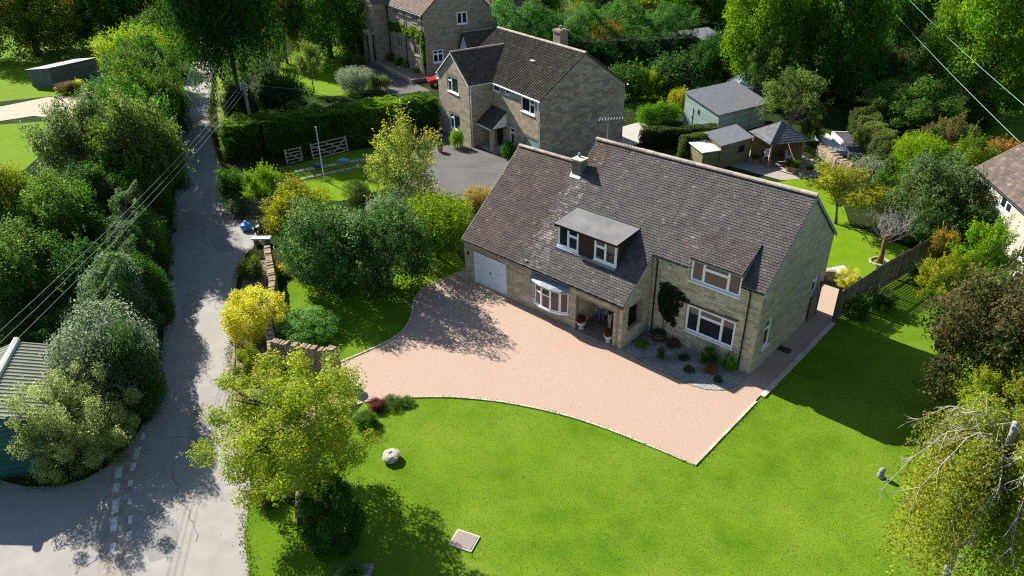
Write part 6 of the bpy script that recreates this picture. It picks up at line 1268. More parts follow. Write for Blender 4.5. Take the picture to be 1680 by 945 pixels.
    ('bed_plant', 'light green plant at the right end of the gravel bed', 'plant', 16.23, 1.94, 0.5, 0.38, 0.54, 0, 'sprig_b', (0.1, 0.225, 0.016), (0.2, 0.3, 0.026), None),
    ('bed_plant', 'orange flowering plant in the gravel bed', 'plant', 15.61, 1.32, 0.21, 0.32, 0.23, 0, 'broad_c', (0.46, 0.2, 0.02), (0.085, 0.043, 0.03), None),
    ('bed_plant', 'low dark plant at the front right of the gravel bed', 'plant', 16.27, 0.9, 0.17, 0.23, 0.18, 0, 'dense', (0.033, 0.088, 0.016), (0.06, 0.155, 0.016), None),
    ('hedgerow_tree', 'tree beside the farthest visible stretch of lane', 'tree', -68.5, 11.8, 3.9, 3, 3.1, 0.4, 'broad_b', (0.033, 0.088, 0.016), (0.088, 0.128, 0.024), 'trees in a row along the left lane edge'),
    ('hedgerow_tree', 'tree next to the farthest lane stretch, below the golden larch', 'tree', -60, 7.2, 4.0, 3, 3.2, 0.4, 'broad_b', (0.033, 0.088, 0.016), (0.06, 0.155, 0.016), 'trees in a row along the left lane edge'),
    ('hedgerow_tree', 'tree left of the lane below the yellow tipped tree', 'tree', -53.2, 4.0, 3.9, 2.8, 3.1, 0.4, 'broad_b', (0.088, 0.128, 0.024), (0.06, 0.155, 0.016), 'trees in a row along the left lane edge'),
    ('hedgerow_tree', 'dark tree at the lane edge highest up the left row', 'tree', -46.3, 2.0, 4.4, 2.8, 3.6, 0.4, 'broad_b', (0.033, 0.088, 0.016), (0.06, 0.155, 0.016), 'trees in a row along the left lane edge'),
    ('hedgerow_tree', 'second dark tree down the left lane row', 'tree', -39.8, -1.1, 4.6000000000000005, 2.8, 3.8000000000000003, 0.4, 'broad_b', (0.033, 0.088, 0.016), (0.088, 0.128, 0.024), 'trees in a row along the left lane edge'),
    ('hedgerow_tree', 'third tree down the left lane row', 'tree', -33.8, -4.1, 4.6000000000000005, 2.7, 3.8000000000000003, 0.4, 'broad_b', (0.088, 0.128, 0.024), (0.06, 0.155, 0.016), 'trees in a row along the left lane edge'),
    ('hedgerow_tree', 'fourth tree down the left lane row', 'tree', -28.2, -6.7, 4.5, 2.6, 3.6999999999999997, 0.4, 'broad_b', (0.033, 0.088, 0.016), (0.06, 0.155, 0.016), 'trees in a row along the left lane edge'),
    ('hedgerow_tree', 'fifth and lowest tree down the left lane row', 'tree', -22.8, -9.2, 3.9, 2.4, 3.1, 0.4, 'broad_b', (0.033, 0.088, 0.016), (0.088, 0.128, 0.024), 'trees in a row along the left lane edge'),
]
# ---------------------------------------------------------------- leaves, crowns and trunks
def leaf_quads(P, Nn, size, asp, R):
    n = len(P); Nn = Nn/np.maximum(np.linalg.norm(Nn, axis=1, keepdims=True), 1e-6)
    rv = R.normal(size=(n, 3)); t = np.cross(Nn, rv); t /= np.maximum(np.linalg.norm(t, axis=1, keepdims=True), 1e-6); b = np.cross(Nn, t)
    l = (size*R.uniform(.65, 1.3, n))[:, None]; w = l*asp
    v = np.stack([P-t*l*.5, P+b*w*.5+t*l*.05, P+t*l*.5-Nn*l*.12, P-b*w*.5+t*l*.05], 1)
    return v.reshape(-1, 3)
def cloud_mesh(name, P, Nn, size, asp, val, mix, R, m=None):
    v = leaf_quads(P, Nn, size, asp, R); n = len(P)
    c = np.stack([np.clip(val, .3, 1.8), np.clip(mix, 0, 1), R.rand(n)], 1)
    return np_mesh(name, v, np.arange(4*n).reshape(-1, 4), np.repeat(c, 4, axis=0), m or LEAF)
def unit(R, n):
    d = R.normal(size=(n, 3)); return d/np.linalg.norm(d, axis=1, keepdims=True)
def crown_mesh(name, seed, N, leaf, asp=.55, nC=34, rc=(.24, .42), dist=(.5, .8), zmin=-.6, sprigs=0, spr_len=.35, spr_up=.5, fill=.12, flat=1.0, surf=.35, rnd=.7):
    R = np.random.RandomState(seed); P = []; Q = []; V = []; Mx = []
    d = unit(R, nC*3); d = d[d[:, 2] > zmin][:nC]; nc = len(d)
    cen = d*R.uniform(dist[0], dist[1], (nc, 1)); cen[:, 2] *= flat; rad = R.uniform(rc[0], rc[1], nc); w = rad**2; w /= w.sum()
    ks = (w*N*(1-fill)).astype(int); cv = R.uniform(.78, 1.18, nc); cm = R.uniform(-.1, .45, nc)
    for i in range(nc):
        k = ks[i]; dd = unit(R, k); rr = rad[i]*(1-surf*R.rand(k)**1.5); p = cen[i]+dd*rr[:, None]*(1+.15*R.normal(size=(k, 1)))
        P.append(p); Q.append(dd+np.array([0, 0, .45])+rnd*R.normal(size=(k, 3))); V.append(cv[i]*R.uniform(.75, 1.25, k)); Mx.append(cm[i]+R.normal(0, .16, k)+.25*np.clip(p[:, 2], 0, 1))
    k = int(N*fill); dd = unit(R, k); p = dd*(R.rand(k, 1)**.5)*.72; p[:, 2] *= flat; P.append(p); Q.append(dd+R.normal(size=(k, 3))); V.append(R.uniform(.6, 1.0, k)); Mx.append(R.uniform(0, .2, k))
    for s in range(sprigs):
        i = R.randint(nc); o = cen[i]+unit(R, 1)[0]*rad[i]*.75; dr = o/np.linalg.norm(o)+np.array([0, 0, spr_up])+R.normal(0, .35, 3); dr /= np.linalg.norm(dr); L = spr_len*R.uniform(.4, 1.2); k = R.randint(10, 20)
        t = R.rand(k)**.8; p = o+dr*(t*L)[:, None]+R.normal(0, .022, (k, 3))+np.array([0, 0, -1])*((t*L)**2*.35)[:, None]
        P.append(p); Q.append(R.normal(size=(k, 3))+np.array([0, 0, .6])); V.append(R.uniform(.85, 1.3)*R.uniform(.85, 1.15, k)); Mx.append(np.clip(R.uniform(.1, .8)+R.normal(0, .15, k)+.2*t, 0, 1))
    P = np.concatenate(P); n = len(P); P = P/np.percentile(np.abs(P), 98.5, axis=0)[None, :]*.97
    return cloud_mesh(name, P, np.concatenate(Q), np.full(n, leaf), asp, np.concatenate(V), np.concatenate(Mx), R)
def upright_mesh(name, seed, shoots, per, leaf, asp=.3, spread=.75):
    R = np.random.RandomState(seed); P = []; Q = []; V = []; Mx = []
    for s in range(shoots):
        a = R.uniform(0, 2*PI); r = math.sqrt(R.rand())*spread; o = np.array([r*math.cos(a), r*math.sin(a), -.95+.5*R.rand()]); top = .95*math.sqrt(max(0, 1-r*r))*R.uniform(.7, 1.08)
        e = np.array([r*1.28*math.cos(a)+R.normal(0, .06), r*1.28*math.sin(a)+R.normal(0, .06), top]); k = per; t = R.rand(k)**.75
        p = o+(e-o)*t[:, None]+R.normal(0, .035, (k, 3)); P.append(p); dr = (e-o)/np.linalg.norm(e-o); Q.append(R.normal(size=(k, 3))); V.append(R.uniform(.8, 1.2)*R.uniform(.8, 1.2, k)); Mx.append(np.clip(R.uniform(-.1, .5)+.55*t*t+R.normal(0, .12, k), 0, 1))
    P = np.concatenate(P); return cloud_mesh(name, P, np.concatenate(Q), np.full(len(P), leaf), asp, np.concatenate(V), np.concatenate(Mx), R)
def weep_mesh(name, seed, strands, per, leaf, asp=.5, hang=(.35, 1.25), arms=64, rmin=.35):
    """arching arms from the stem head, curtains of leaves hanging from each"""
    R = np.random.RandomState(seed); P = []; Q = []; V = []; Mx = []; A_ = []
    for i in range(arms):
        a = R.uniform(0, 2*PI); reach = R.uniform(rmin, 1.12)*(.8+.2*math.sin(2*a+seed)); A_.append((a, reach, R.uniform(.62, 1.0), R.uniform(.75, 1.25), R.uniform(-.1, .6)))
    for s in range(strands):
        a, reach, h, vv, mm = A_[R.randint(arms)]; u = R.uniform(.12, 1)**.7; r = reach*u*.9; aa = a+R.normal(0, .07)/(.3+u); z0 = h*(.55+.45*math.sin(min(1, u*1.5)*PI*.5))-.55*max(0, u-.55)-.05
        L = R.uniform(*hang)*(.5+.6*u); k = max(4, int(per*R.uniform(.7, 1.3)*min(1.2, L+.25))); t = R.rand(k)
        out = .14*R.uniform(.2, 1.3); cx = (r+out*np.sqrt(t))*math.cos(aa)+R.normal(0, .02, k); cy = (r+out*np.sqrt(t))*math.sin(aa)+R.normal(0, .02, k); z = np.maximum(z0-L*t, -1.0+.25*R.rand())
        P.append(np.stack([cx, cy, z+R.normal(0, .012, k)], 1)); q = R.normal(size=(k, 3)); q[:, 2] *= .5; q += np.array([math.cos(aa), math.sin(aa), .5])*.5; Q.append(q); V.append(vv*R.uniform(.8, 1.2)*R.uniform(.8, 1.2, k)); Mx.append(np.clip(mm+R.normal(0, .2, k), 0, 1))
    P = np.concatenate(P); return cloud_mesh(name, P, np.concatenate(Q), np.full(len(P), leaf), asp, np.concatenate(V), np.concatenate(Mx), R)
def tuft_mesh(name, seed, blades):
    R = np.random.RandomState(seed); v = []; c = []
    for i in range(blades):
        a = R.uniform(0, 2*PI); o = np.array([R.normal(0, .12), R.normal(0, .12), -.95]); L = R.uniform(.8, 1.5); out = R.uniform(.25, 1.0); d = np.array([math.cos(a), math.sin(a), 0]); sd = np.array([-math.sin(a), math.cos(a), 0])*.035
        m = o+d*out*.45+np.array([0, 0, L*.85]); e = o+d*out*1.0+np.array([0, 0, L*R.uniform(.6, 1.25)])
        v += [o-sd, o+sd, m+sd*.8, m-sd*.8, m-sd*.8, m+sd*.8, e+sd*.15, e-sd*.15]; q = [R.uniform(.7, 1.3), R.uniform(0, 1), R.rand()]; c += [q]*8
    return np_mesh(name, np.array(v), np.arange(len(v)).reshape(-1, 4), np.array(c), LEAF)
CR_ = {
 'broad_a': crown_mesh('crown_broad_a', 1, 46000, .044, nC=110, rc=(.12, .22), dist=(.55, .92), sprigs=260, spr_len=.24),
 'broad_b': crown_mesh('crown_broad_b', 2, 28000, .053, nC=75, rc=(.13, .25), dist=(.5, .9), sprigs=190, spr_len=.30),
 'broad_c': crown_mesh('crown_broad_c', 3, 6500, .100, nC=22, rc=(.28, .44), dist=(.42, .72), sprigs=70, spr_len=.35),
 'sprig_a': crown_mesh('crown_sprig_a', 4, 50000, .036, asp=.5, nC=95, rc=(.09, .19), dist=(.35, .95), sprigs=420, spr_len=.22, spr_up=.9, fill=.16, flat=.95, zmin=-.95),
 'sprig_b': crown_mesh('crown_sprig_b', 5, 15000, .062, asp=.5, nC=55, rc=(.12, .22), dist=(.4, .88), sprigs=260, spr_len=.42, spr_up=.9),
 'glossy': crown_mesh('crown_glossy', 6, 24000, .056, asp=.48, nC=80, rc=(.14, .25), dist=(.5, .88), sprigs=200, spr_len=.2, zmin=-.8, fill=.22),
 'dense': crown_mesh('crown_dense', 7, 15000, .052, asp=.5, nC=60, rc=(.18, .26), dist=(.68, .8), zmin=-.95, sprigs=120, spr_len=.12, fill=.2),
 'ivy': crown_mesh('crown_ivy', 8, 34000, .044, asp=.75, nC=50, rc=(.22, .34), dist=(.58, .76), zmin=-.8, sprigs=120, spr_len=.16, rnd=.45, surf=.15),
 'sparse': crown_mesh('crown_sparse', 9, 9000, .058, asp=.45, nC=36, rc=(.14, .28), dist=(.3, .9), sprigs=260, spr_len=.4, spr_up=.5, fill=.0, zmin=-.9),
 'sparse2': crown_mesh('crown_sparse2', 10, 6500, .068, asp=.5, nC=30, rc=(.15, .28), dist=(.35, .86), sprigs=170, spr_len=.32, spr_up=.5, fill=.0),
 'upright': upright_mesh('crown_upright', 11, 520, 42, .070),
 'weep': weep_mesh('crown_weep', 12, 2100, 38, .028, asp=.6, arms=80, rmin=.5, hang=(.45, 1.5)),
 'weep2': weep_mesh('crown_weep2', 13, 4200, 30, .046, asp=.32, hang=(.4, 1.3), arms=260, rmin=.55),
 'mound': crown_mesh('crown_mound', 15, 26000, .052, asp=.6, nC=110, rc=(.13, .20), dist=(.72, .86), zmin=-.85, sprigs=160, spr_len=.12, fill=.2, surf=.25),
 'tuft': tuft_mesh('crown_tuft', 14, 170),
}
m_bark = mat('bark', (.085, .065, .045), (.15, .12, .09), scale=4, rough=1, bump=.8, bscale=20, stretch=(5, 5, 1))
m_birch = mat('birch_bark', (.22, .205, .19), (.36, .34, .32), scale=5, rough=.8, bump=.3)
m_redbark = mat('red_bark', (.17, .075, .045), (.24, .12, .07), scale=4, rough=1, bump=.6)
m_twig = mat('twig', (.20, .165, .135), (.28, .24, .20), scale=5, rough=1)
def branches(b, p, d, L, r, depth, R, kids=3, spread=.7, k=5, up=.15, bend=.25):
    p = Vector(p); d = Vector(d).normalized(); pts = [p.copy()]; rad = [r]; n = 4
    for i in range(n):
        d = (d+Vector((R.uniform(-1, 1), R.uniform(-1, 1), R.uniform(-1, 1)))*bend*.5+Vector((0, 0, up*.3))).normalized(); p = p+d*L/n; pts.append(p.copy()); rad.append(r*(1-.55*(i+1)/n))
    b.tube(pts, rad, k, cap=False)
    if depth > 0:
        for j in range(kids):
            q = pts[R.randint(1, n)] if j else pts[-1]; e = Vector((R.uniform(-1, 1), R.uniform(-1, 1), R.uniform(-.4, .8))).normalized(); branches(b, q, d*(1-spread)+e*spread, L*R.uniform(.5, .75), r*.5, depth-1, R, kids, spread, max(3, k-1), up, bend)
def trunk_mesh(name, seed, m, r=.05, limbs=7):
    """unit trunk: height 1, limbs spreading to radius 1 in x, y"""
    R = random.Random(seed); b = MB(); pts = []; rad = []
    for i in range(6): t = i/5; pts.append(Vector((.05*math.sin(t*4+seed), .05*math.cos(t*3+seed)-.05, t*.75))); rad.append(r*(1.35 if i == 0 else 1)*(1-.6*t))
    b.tube(pts, rad, 7)
    for i in range(limbs):
        z = .22+.5*i/limbs; a = i*2.4+seed; p = Vector((0, 0, z)); e = Vector((math.cos(a)*.72, math.sin(a)*.72, .22+.12*R.random())); b.tube([p, p+e*.4+Vector((0, 0, .05)), p+e], [r*.5, r*.32, r*.1], 5, cap=False)
        for k in range(3): a2 = a+R.uniform(-.9, .9); q = p+e*R.uniform(.4, .8); b.tube([q, q+Vector((math.cos(a2)*.3, math.sin(a2)*.3, R.uniform(.0, .22)))], [r*.2, r*.06], 4, cap=False)
    return b.mesh(name, m, smooth=True)
TR_ = [trunk_mesh('trunk_a', 1, m_bark), trunk_mesh('trunk_b', 2, m_bark, r=.04, limbs=9), trunk_mesh('stem_c', 5, m_bark, r=.07, limbs=6)]
TB_ = trunk_mesh('trunk_birch', 3, m_birch, r=.05, limbs=5)
vr = random.Random(21); PLANT = {}
for (nm, lb, ct, x, y, zc, a, c, tr, pk, c1, c2, gp) in VEG:
    rz = vr.uniform(0, 6.28) if pk not in ('weep',) else .4
    t = thing(nm, lb, ct, (x, y, 0), 0, gp); ht = zc+c
    low = nm in ('corner_tree', 'manor_tree', 'wood_tree', 'larch_tree', 'oak_tree')
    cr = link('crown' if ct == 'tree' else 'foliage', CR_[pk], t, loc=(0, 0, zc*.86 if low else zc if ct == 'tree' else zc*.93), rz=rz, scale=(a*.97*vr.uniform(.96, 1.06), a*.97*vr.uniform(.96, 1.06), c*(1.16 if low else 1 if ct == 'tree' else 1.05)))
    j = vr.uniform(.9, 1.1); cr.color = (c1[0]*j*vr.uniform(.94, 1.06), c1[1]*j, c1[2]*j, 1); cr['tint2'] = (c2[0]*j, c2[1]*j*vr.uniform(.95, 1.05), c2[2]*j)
    if pk != 'tuft':
        me = TB_ if pk == 'weep' else TR_[2] if tr < .45 else TR_[vr.randint(0, 1)]
        link('trunk' if ct == 'tree' else 'stem', me, t, rz=rz, scale=(a*.8, a*.8, ht*.95))
    PLANT[lb] = t

# pale bare limbs arching out of the birch
bt = [v for k, v in PLANT.items() if k.startswith('weeping birch')][0]; R = random.Random(3)
for (px, py, ex, ey, ez0, ez1) in ((-.3, .4, -2.1, -1.5, 7.6, 5.0), (.1, .2, -.4, -2.3, 7.6, 5.1), (.4, -.1, 1.1, -2.3, 7.7, 5.2), (.3, .6, 2.2, .2, 7.5, 6.4), (-.2, .5, -2.2, .6, 7.4, 5.9), (.2, -.2, .3, -2.6, 7.3, 4.4), (-.1, .1, -1.3, -2.1, 7.9, 5.6), (.3, .1, 2.0, -1.4, 7.8, 5.9), (-.3, .3, -1.6, -.4, 8.0, 6.4)):
    b = MB(); A = Vector((px*.4, py*.4, 5.9)); Mid = Vector((px+(ex-px)*.35, py+(ey-py)*.35, ez0)); B_ = Vector((ex, ey, ez1)); pts = []
    for i in range(9): s = i/8; q = A*(1-s)**2+Mid*2*s*(1-s)+B_*s*s; q += Vector((R.uniform(-1, 1), R.uniform(-1, 1), R.uniform(-1, 1)))*.07; q.z += .35*math.sin(PI*s); pts.append(q)
    b.tube(pts, [.04*(1-.8*i/8) for i in range(9)], 6, cap=False)
    for i in range(2, 9):
        for k in range(2): branches(b, pts[i], (pts[i]-pts[i-1]).normalized()*.6+Vector((R.uniform(-1, 1), R.uniform(-1, 1), R.uniform(-.8, .2))), R.uniform(.3, .8), .015, 1, R, 3, .6, 4, up=-.3)
    b.build('bare_limb', m_birch, bt, smooth=True)
b = MB().tube([(.15, .25, 5.6), (.1, .2, 6.7), (.05, .15, 7.35)], [.12, .10, .085], 9); b.build('cut_trunk', m_birch, bt, smooth=True)

# bare tree with a red trunk on the back lawn
bt = thing('bare_tree', 'nearly bare tree with reddish trunk in a stone ring on the back lawn', 'tree', (17.8, 18.0, 0)); R = random.Random(6)
b = MB().tube([(0, 0, 0), (.03, 0, .6), (-.05, .05, 1.3), (0, .03, 1.9)], [.19, .14, .13, .10], 9); b.build('trunk', m_redbark, bt, smooth=True)
b = MB()
for i in range(12): a = i*2.4; branches(b, (0, 0, 1.3+.05*i), (math.cos(a), math.sin(a), .7), 1.15, .032, 3, R, 4, .55, 4)
b.build('bare_branches', mat('pale_twig', (.24, .215, .20), (.32, .29, .28), scale=4, rough=1), bt)
b = MB()
for i in range(12): a0 = 2*PI*i/12; b.tube([(math.cos(a0)*.55, math.sin(a0)*.55, .05), (math.cos(a0+.45)*.55, math.sin(a0+.45)*.55, .05)], .08, 6)
b.build('stone_ring', m_stone, bt)
# extra twigs in the fruit trees
for key in ('yellowing apple', 'open branched', 'thin tall yellowing'):
    t = [v for k, v in PLANT.items() if k.startswith(key)][0]; b = MB(); R = random.Random(9)
    for i in range(9): a = i*2.4; branches(b, (0, 0, 1.2+.15*i), (math.cos(a), math.sin(a), .8), 1.5, .05, 2, R, 3, .55, 4)
    b.build('branches', m_twig, t)

# ---------------------------------------------------------------- hedges
def hedge(name, label, pts, h, w, N, leaf, c1, c2, cat='hedge', lump=.25, asp=.55, seed=1, topmix=.4, taper=.1, hvar=.0):
    R = np.random.RandomState(seed); pts = [np.array(p, float) for p in pts]; seg = [np.linalg.norm(b-a) for a, b in zip(pts[:-1], pts[1:])]; tot = sum(seg); cum = np.concatenate([[0], np.cumsum(seg)])
    s = R.uniform(0, tot, N); i = np.clip(np.searchsorted(cum, s, side='right')-1, 0, len(seg)-1); A = np.array(pts)[i]; B = np.array(pts)[i+1]; f = (s-cum[i])/np.array(seg)[i]; c = A+(B-A)*f[:, None]; d = (B-A)/np.linalg.norm(B-A, axis=1, keepdims=True); n = np.stack([-d[:, 1], d[:, 0]], 1)
    per = R.rand(N)*(2*h+w); side = np.where(per < h, -1, np.where(per < h+w, 0, 1)); off = np.where(side == 0, per-h-w/2, side*w/2); hl = h*(1+hvar*np.sin(s*.9+seed)*np.sin(s*.37+2)); z = np.where(side == -1, per/h*hl, np.where(side == 0, hl, (2*h+w-per)/h*hl))
    bump = lump*(np.sin(s*1.9+z*2.1+seed)*np.sin(s*.8-z*1.3+off*1.7)+.6*np.sin(s*4.3+off*3.1)*np.sin(z*4.1+s)); dep = -np.abs(R.normal(0, .12, N))
    off = off*(1-taper*z/h); ro = np.hypot(off/(w*.5), (z-h*.45)/(h*.55)); off = off*(1-.10*(ro > 1.15)); vo, vz = off/(w*.5), np.maximum(z-h*.45, 0)/(h*.55); vl = np.maximum(np.hypot(vo, vz), .15); off = off+vo/vl*(bump+dep); z = np.maximum(z+vz/vl*(bump+dep), .02); e_end = R.normal(0, .12, N)
    P = np.stack([c[:, 0]+n[:, 0]*off+d[:, 0]*e_end, c[:, 1]+n[:, 1]*off+d[:, 1]*e_end, z], 1)
    Nn = np.where((side == 0)[:, None], np.array([[0, 0, 1.0]]), np.concatenate([n*side[:, None], np.full((N, 1), .35)], 1))+R.normal(0, .6, (N, 3))
    val = R.uniform(.75, 1.25, N)*(1+.18*np.sin(s*.7+seed*2)); mix = np.clip(R.normal(.12, .18, N)+topmix*(side == 0)+.25*np.sin(s*.5+seed), 0, 1)  # top leaves lean to the second tint: sunlit top put into the colour
    # both ends
    k = int(N*w/(5*tot)); 
    for en in (0, 1):
        a_, d_ = (pts[0], -(pts[1]-pts[0])/seg[0]) if en == 0 else (pts[-1], (pts[-1]-pts[-2])/seg[-1]); n_ = np.array([-d_[1], d_[0]]); zz = R.uniform(0, h*(.8-hvar), k); o = R.uniform(-w/2, w/2, k)*(1-taper*zz/h); q = a_+n_*o[:, None]+d_*R.uniform(-.1, .25, (k, 1))
        P = np.concatenate([P, np.concatenate([q, zz[:, None]], 1)]); Nn = np.concatenate([Nn, np.tile(np.array([[d_[0], d_[1], .3]]), (k, 1))+R.normal(0, .5, (k, 3))]); val = np.concatenate([val, R.uniform(.75, 1.2, k)]); mix = np.concatenate([mix, R.uniform(0, .4, k)])
    o0 = np.array([pts[0][0], pts[0][1], 0]); me = cloud_mesh(name, P-o0, Nn, np.full(len(P), leaf), asp, val, mix, R)
    t = thing(name, label, cat, tuple(o0)); fo = link('foliage', me, t); fo.color = (*c1, 1); fo['tint2'] = c2
    core = MB()
    for a_, b_ in zip(pts[:-1], pts[1:]):
        A_ = Vector((*a_, 0))-Vector(o0); D_ = Vector((*(b_-a_), 0)); L_ = D_.length; D_.normalize(); core.obox(A_, D_, Vector((-D_.y, D_.x, 0)), Z, (.1, L_-.05), (-w*.28*(1-taper*.7), w*.28*(1-taper*.7)), (0, h*(.8-hvar)))
    core.build('inner_growth', mat('hedge_core', (.018, .022, .010), rough=1), t)
    return t
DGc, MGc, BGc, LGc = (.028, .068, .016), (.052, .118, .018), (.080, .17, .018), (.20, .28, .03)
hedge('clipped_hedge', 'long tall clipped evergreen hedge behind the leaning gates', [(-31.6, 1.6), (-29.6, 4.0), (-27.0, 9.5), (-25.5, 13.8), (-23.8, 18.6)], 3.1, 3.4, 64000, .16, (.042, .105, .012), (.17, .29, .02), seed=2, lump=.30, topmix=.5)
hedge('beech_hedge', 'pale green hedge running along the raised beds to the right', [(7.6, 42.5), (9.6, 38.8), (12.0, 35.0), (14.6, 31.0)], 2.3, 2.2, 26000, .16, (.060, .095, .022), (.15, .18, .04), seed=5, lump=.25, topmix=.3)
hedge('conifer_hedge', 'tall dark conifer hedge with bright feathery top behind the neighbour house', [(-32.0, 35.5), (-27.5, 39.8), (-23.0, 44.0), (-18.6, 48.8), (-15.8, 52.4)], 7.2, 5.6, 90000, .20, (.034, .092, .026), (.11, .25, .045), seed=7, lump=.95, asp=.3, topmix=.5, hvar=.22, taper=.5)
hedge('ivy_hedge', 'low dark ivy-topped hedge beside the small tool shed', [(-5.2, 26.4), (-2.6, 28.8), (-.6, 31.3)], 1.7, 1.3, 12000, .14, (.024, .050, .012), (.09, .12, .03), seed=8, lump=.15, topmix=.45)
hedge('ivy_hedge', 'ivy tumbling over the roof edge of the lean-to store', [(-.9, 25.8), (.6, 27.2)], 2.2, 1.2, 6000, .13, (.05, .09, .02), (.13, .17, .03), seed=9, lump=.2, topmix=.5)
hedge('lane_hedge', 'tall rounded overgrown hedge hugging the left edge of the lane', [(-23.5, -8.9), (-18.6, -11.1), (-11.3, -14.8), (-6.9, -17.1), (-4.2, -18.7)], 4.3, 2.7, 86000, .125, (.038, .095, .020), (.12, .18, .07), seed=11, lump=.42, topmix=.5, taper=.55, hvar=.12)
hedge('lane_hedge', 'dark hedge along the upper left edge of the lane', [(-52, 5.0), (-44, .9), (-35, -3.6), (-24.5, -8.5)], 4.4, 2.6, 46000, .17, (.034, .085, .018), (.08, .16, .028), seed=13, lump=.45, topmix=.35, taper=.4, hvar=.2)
hedge('lane_bank', 'dark weedy bank at the lane junction below the sycamore bush', [(-4.0, -18.6), (-2.2, -19.8), (-1.1, -21.0), (-1.5, -22.6)], 1.0, 1.7, 12000, .11, (.030, .072, .014), (.06, .12, .02), cat='bank', seed=15, lump=.3, topmix=.3)
hedge('lane_bank', 'shaded overgrown bank along the upper lane below the willow', [(-66, 20.6), (-55, 14.6), (-46, 10.2)], 1.3, 2.0, 9000, .22, (.05, .10, .018), (.12, .17, .03), cat='bank', seed=12, lump=.3)

# ---------------------------------------------------------------- climbers on walls
def climber(name, label, O, U, N_, blobs, n, leaf, c1, c2, stems, seed):
    R = np.random.RandomState(seed); P = []; Q = []; O = np.array(O); U = np.array(U); Nv = np.array(N_)
    for (s, z, rs, rz_) in blobs:
        k = int(n*rs*rz_/sum(b[2]*b[3] for b in blobs)); a = R.uniform(0, 2*PI, k); r = np.sqrt(R.rand(k)); ds = s+rs*r*np.cos(a); dz = z+rz_*r*np.sin(a); dp = .04+np.abs(R.normal(0, .13, k))*(1.15-r)
        P.append(O+U*ds[:, None]+Nv*dp[:, None]+np.array([0, 0, 1])*dz[:, None]); Q.append(Nv+np.array([0, 0, .4])+R.normal(0, .6, (k, 3)))
    P = np.concatenate(P); o0 = O.copy(); t = thing(name, label, 'climber', tuple(o0)); me = cloud_mesh(name, P-o0, np.concatenate(Q), np.full(len(P), leaf), .7, R.uniform(.7, 1.25, len(P)), np.clip(R.normal(.3, .25, len(P)), 0, 1), R)
    f = link('foliage', me, t); f.color = (*c1, 1); f['tint2'] = c2
    b = MB()
    for st_ in stems: b.tube([Vector(U)*p[0]+Vector(N_)*.05+Z*p[1] for p in st_], .022, 5)
    b.build('stem', m_bark, t)
climber('wall_climber', 'dark green climber trained up the front wall above the half barrel', (11.32, 2.36, 0), (1, 0, 0), (0, -1, 0), [(.95, 2.55, .42, .55), (1.3, 2.9, .5, .35), (.95, 1.9, .38, .6), (1.25, 2.2, .42, .7), (1.7, 2.85, .35, .25), (1.2, 1.45, .35, .35), (.75, 2.3, .25, .6), (2.0, 2.75, .3, .12), (.7, 3.05, .2, .15), (1.55, 1.9, .2, .35), (1.75, 2.45, .22, .25), (1.5, 1.2, .15, .3), (1.05, 3.2, .3, .14)], 2300, .11, (.022, .050, .014), (.055, .075, .02), [[(.95, .4), (.95, 1.2), (1.1, 2.2), (1.3, 2.9)], [(.98, .4), (1.2, 1.4), (1.4, 2.4)]], 3)
cu, cn = (-.958, .287, 0), (-.287, -.958, 0)
climber('manor_creeper', 'bright green creeper spread across the manor facade', (-38.1, 30.28, 0), cu, cn, [(.6, 4.0, .7, 1.6), (1.6, 4.6, 1.0, .8), (3.0, 4.9, 1.2, .7), (5.0, 4.6, 1.6, .5), (6.8, 4.9, 1.4, .5), (8.6, 4.7, 1.3, .5), (.4, 2.2, .4, 1.0), (10.2, 4.6, .8, .6)], 5200, .26, (.085, .150, .016), (.19, .26, .03), [[(.5, 0), (.5, 4)], [(4, 0), (3, 4.8)]], 4)
climber('manor_creeper', 'bright creeper climbing the manor porch wing', (-38.1+.4-10.7, 30.28+1.9+3.2, 0), cu, cn, [(2.4, 4.3, 1.2, .5), (4.4, 5.0, 1.0, .8), (5.2, 6.0, .8, 1.4), (3.4, 4.4, 1.0, .5)], 2400, .28, (.085, .150, .016), (.19, .26, .03), [[(2.4, 0), (2.4, 4)]], 6)
# flowers in the porch urns and pots, small pieces on their own stems
def potplant(name, label, loc, a, c1, c2):
    t = thing(name, label, 'plant', loc); f = link('foliage', CR_['broad_c'], t, loc=(0, 0, a*.8), scale=(a, a, a*.85)); f.color = (*c1, 1); f['tint2'] = c2; link('stem', TR_[2], t, scale=(a*.7, a*.7, a*1.3))
potplant('urn_flowers', 'orange bedding flowers in the left porch urn', (8.62, .20, .46), .24, (.13, .05, .02), (.30, .09, .02))
potplant('urn_flowers', 'orange bedding flowers in the pillar side porch urn', (10.45, .12, .46), .24, (.14, .05, .02), (.30, .08, .02))
for (l, r, h, lb), (c1, c2) in zip(POTS, ((MGc, BGc), (BGc, LGc), (MGc, LGc), (DGc, MGc), (LGc, BGc))): potplant('pot_plant', 'plant growing in the '+' '.join(lb.split()[:12]), (l[0], l[1], h*.9), r*1.3, c1, c2)

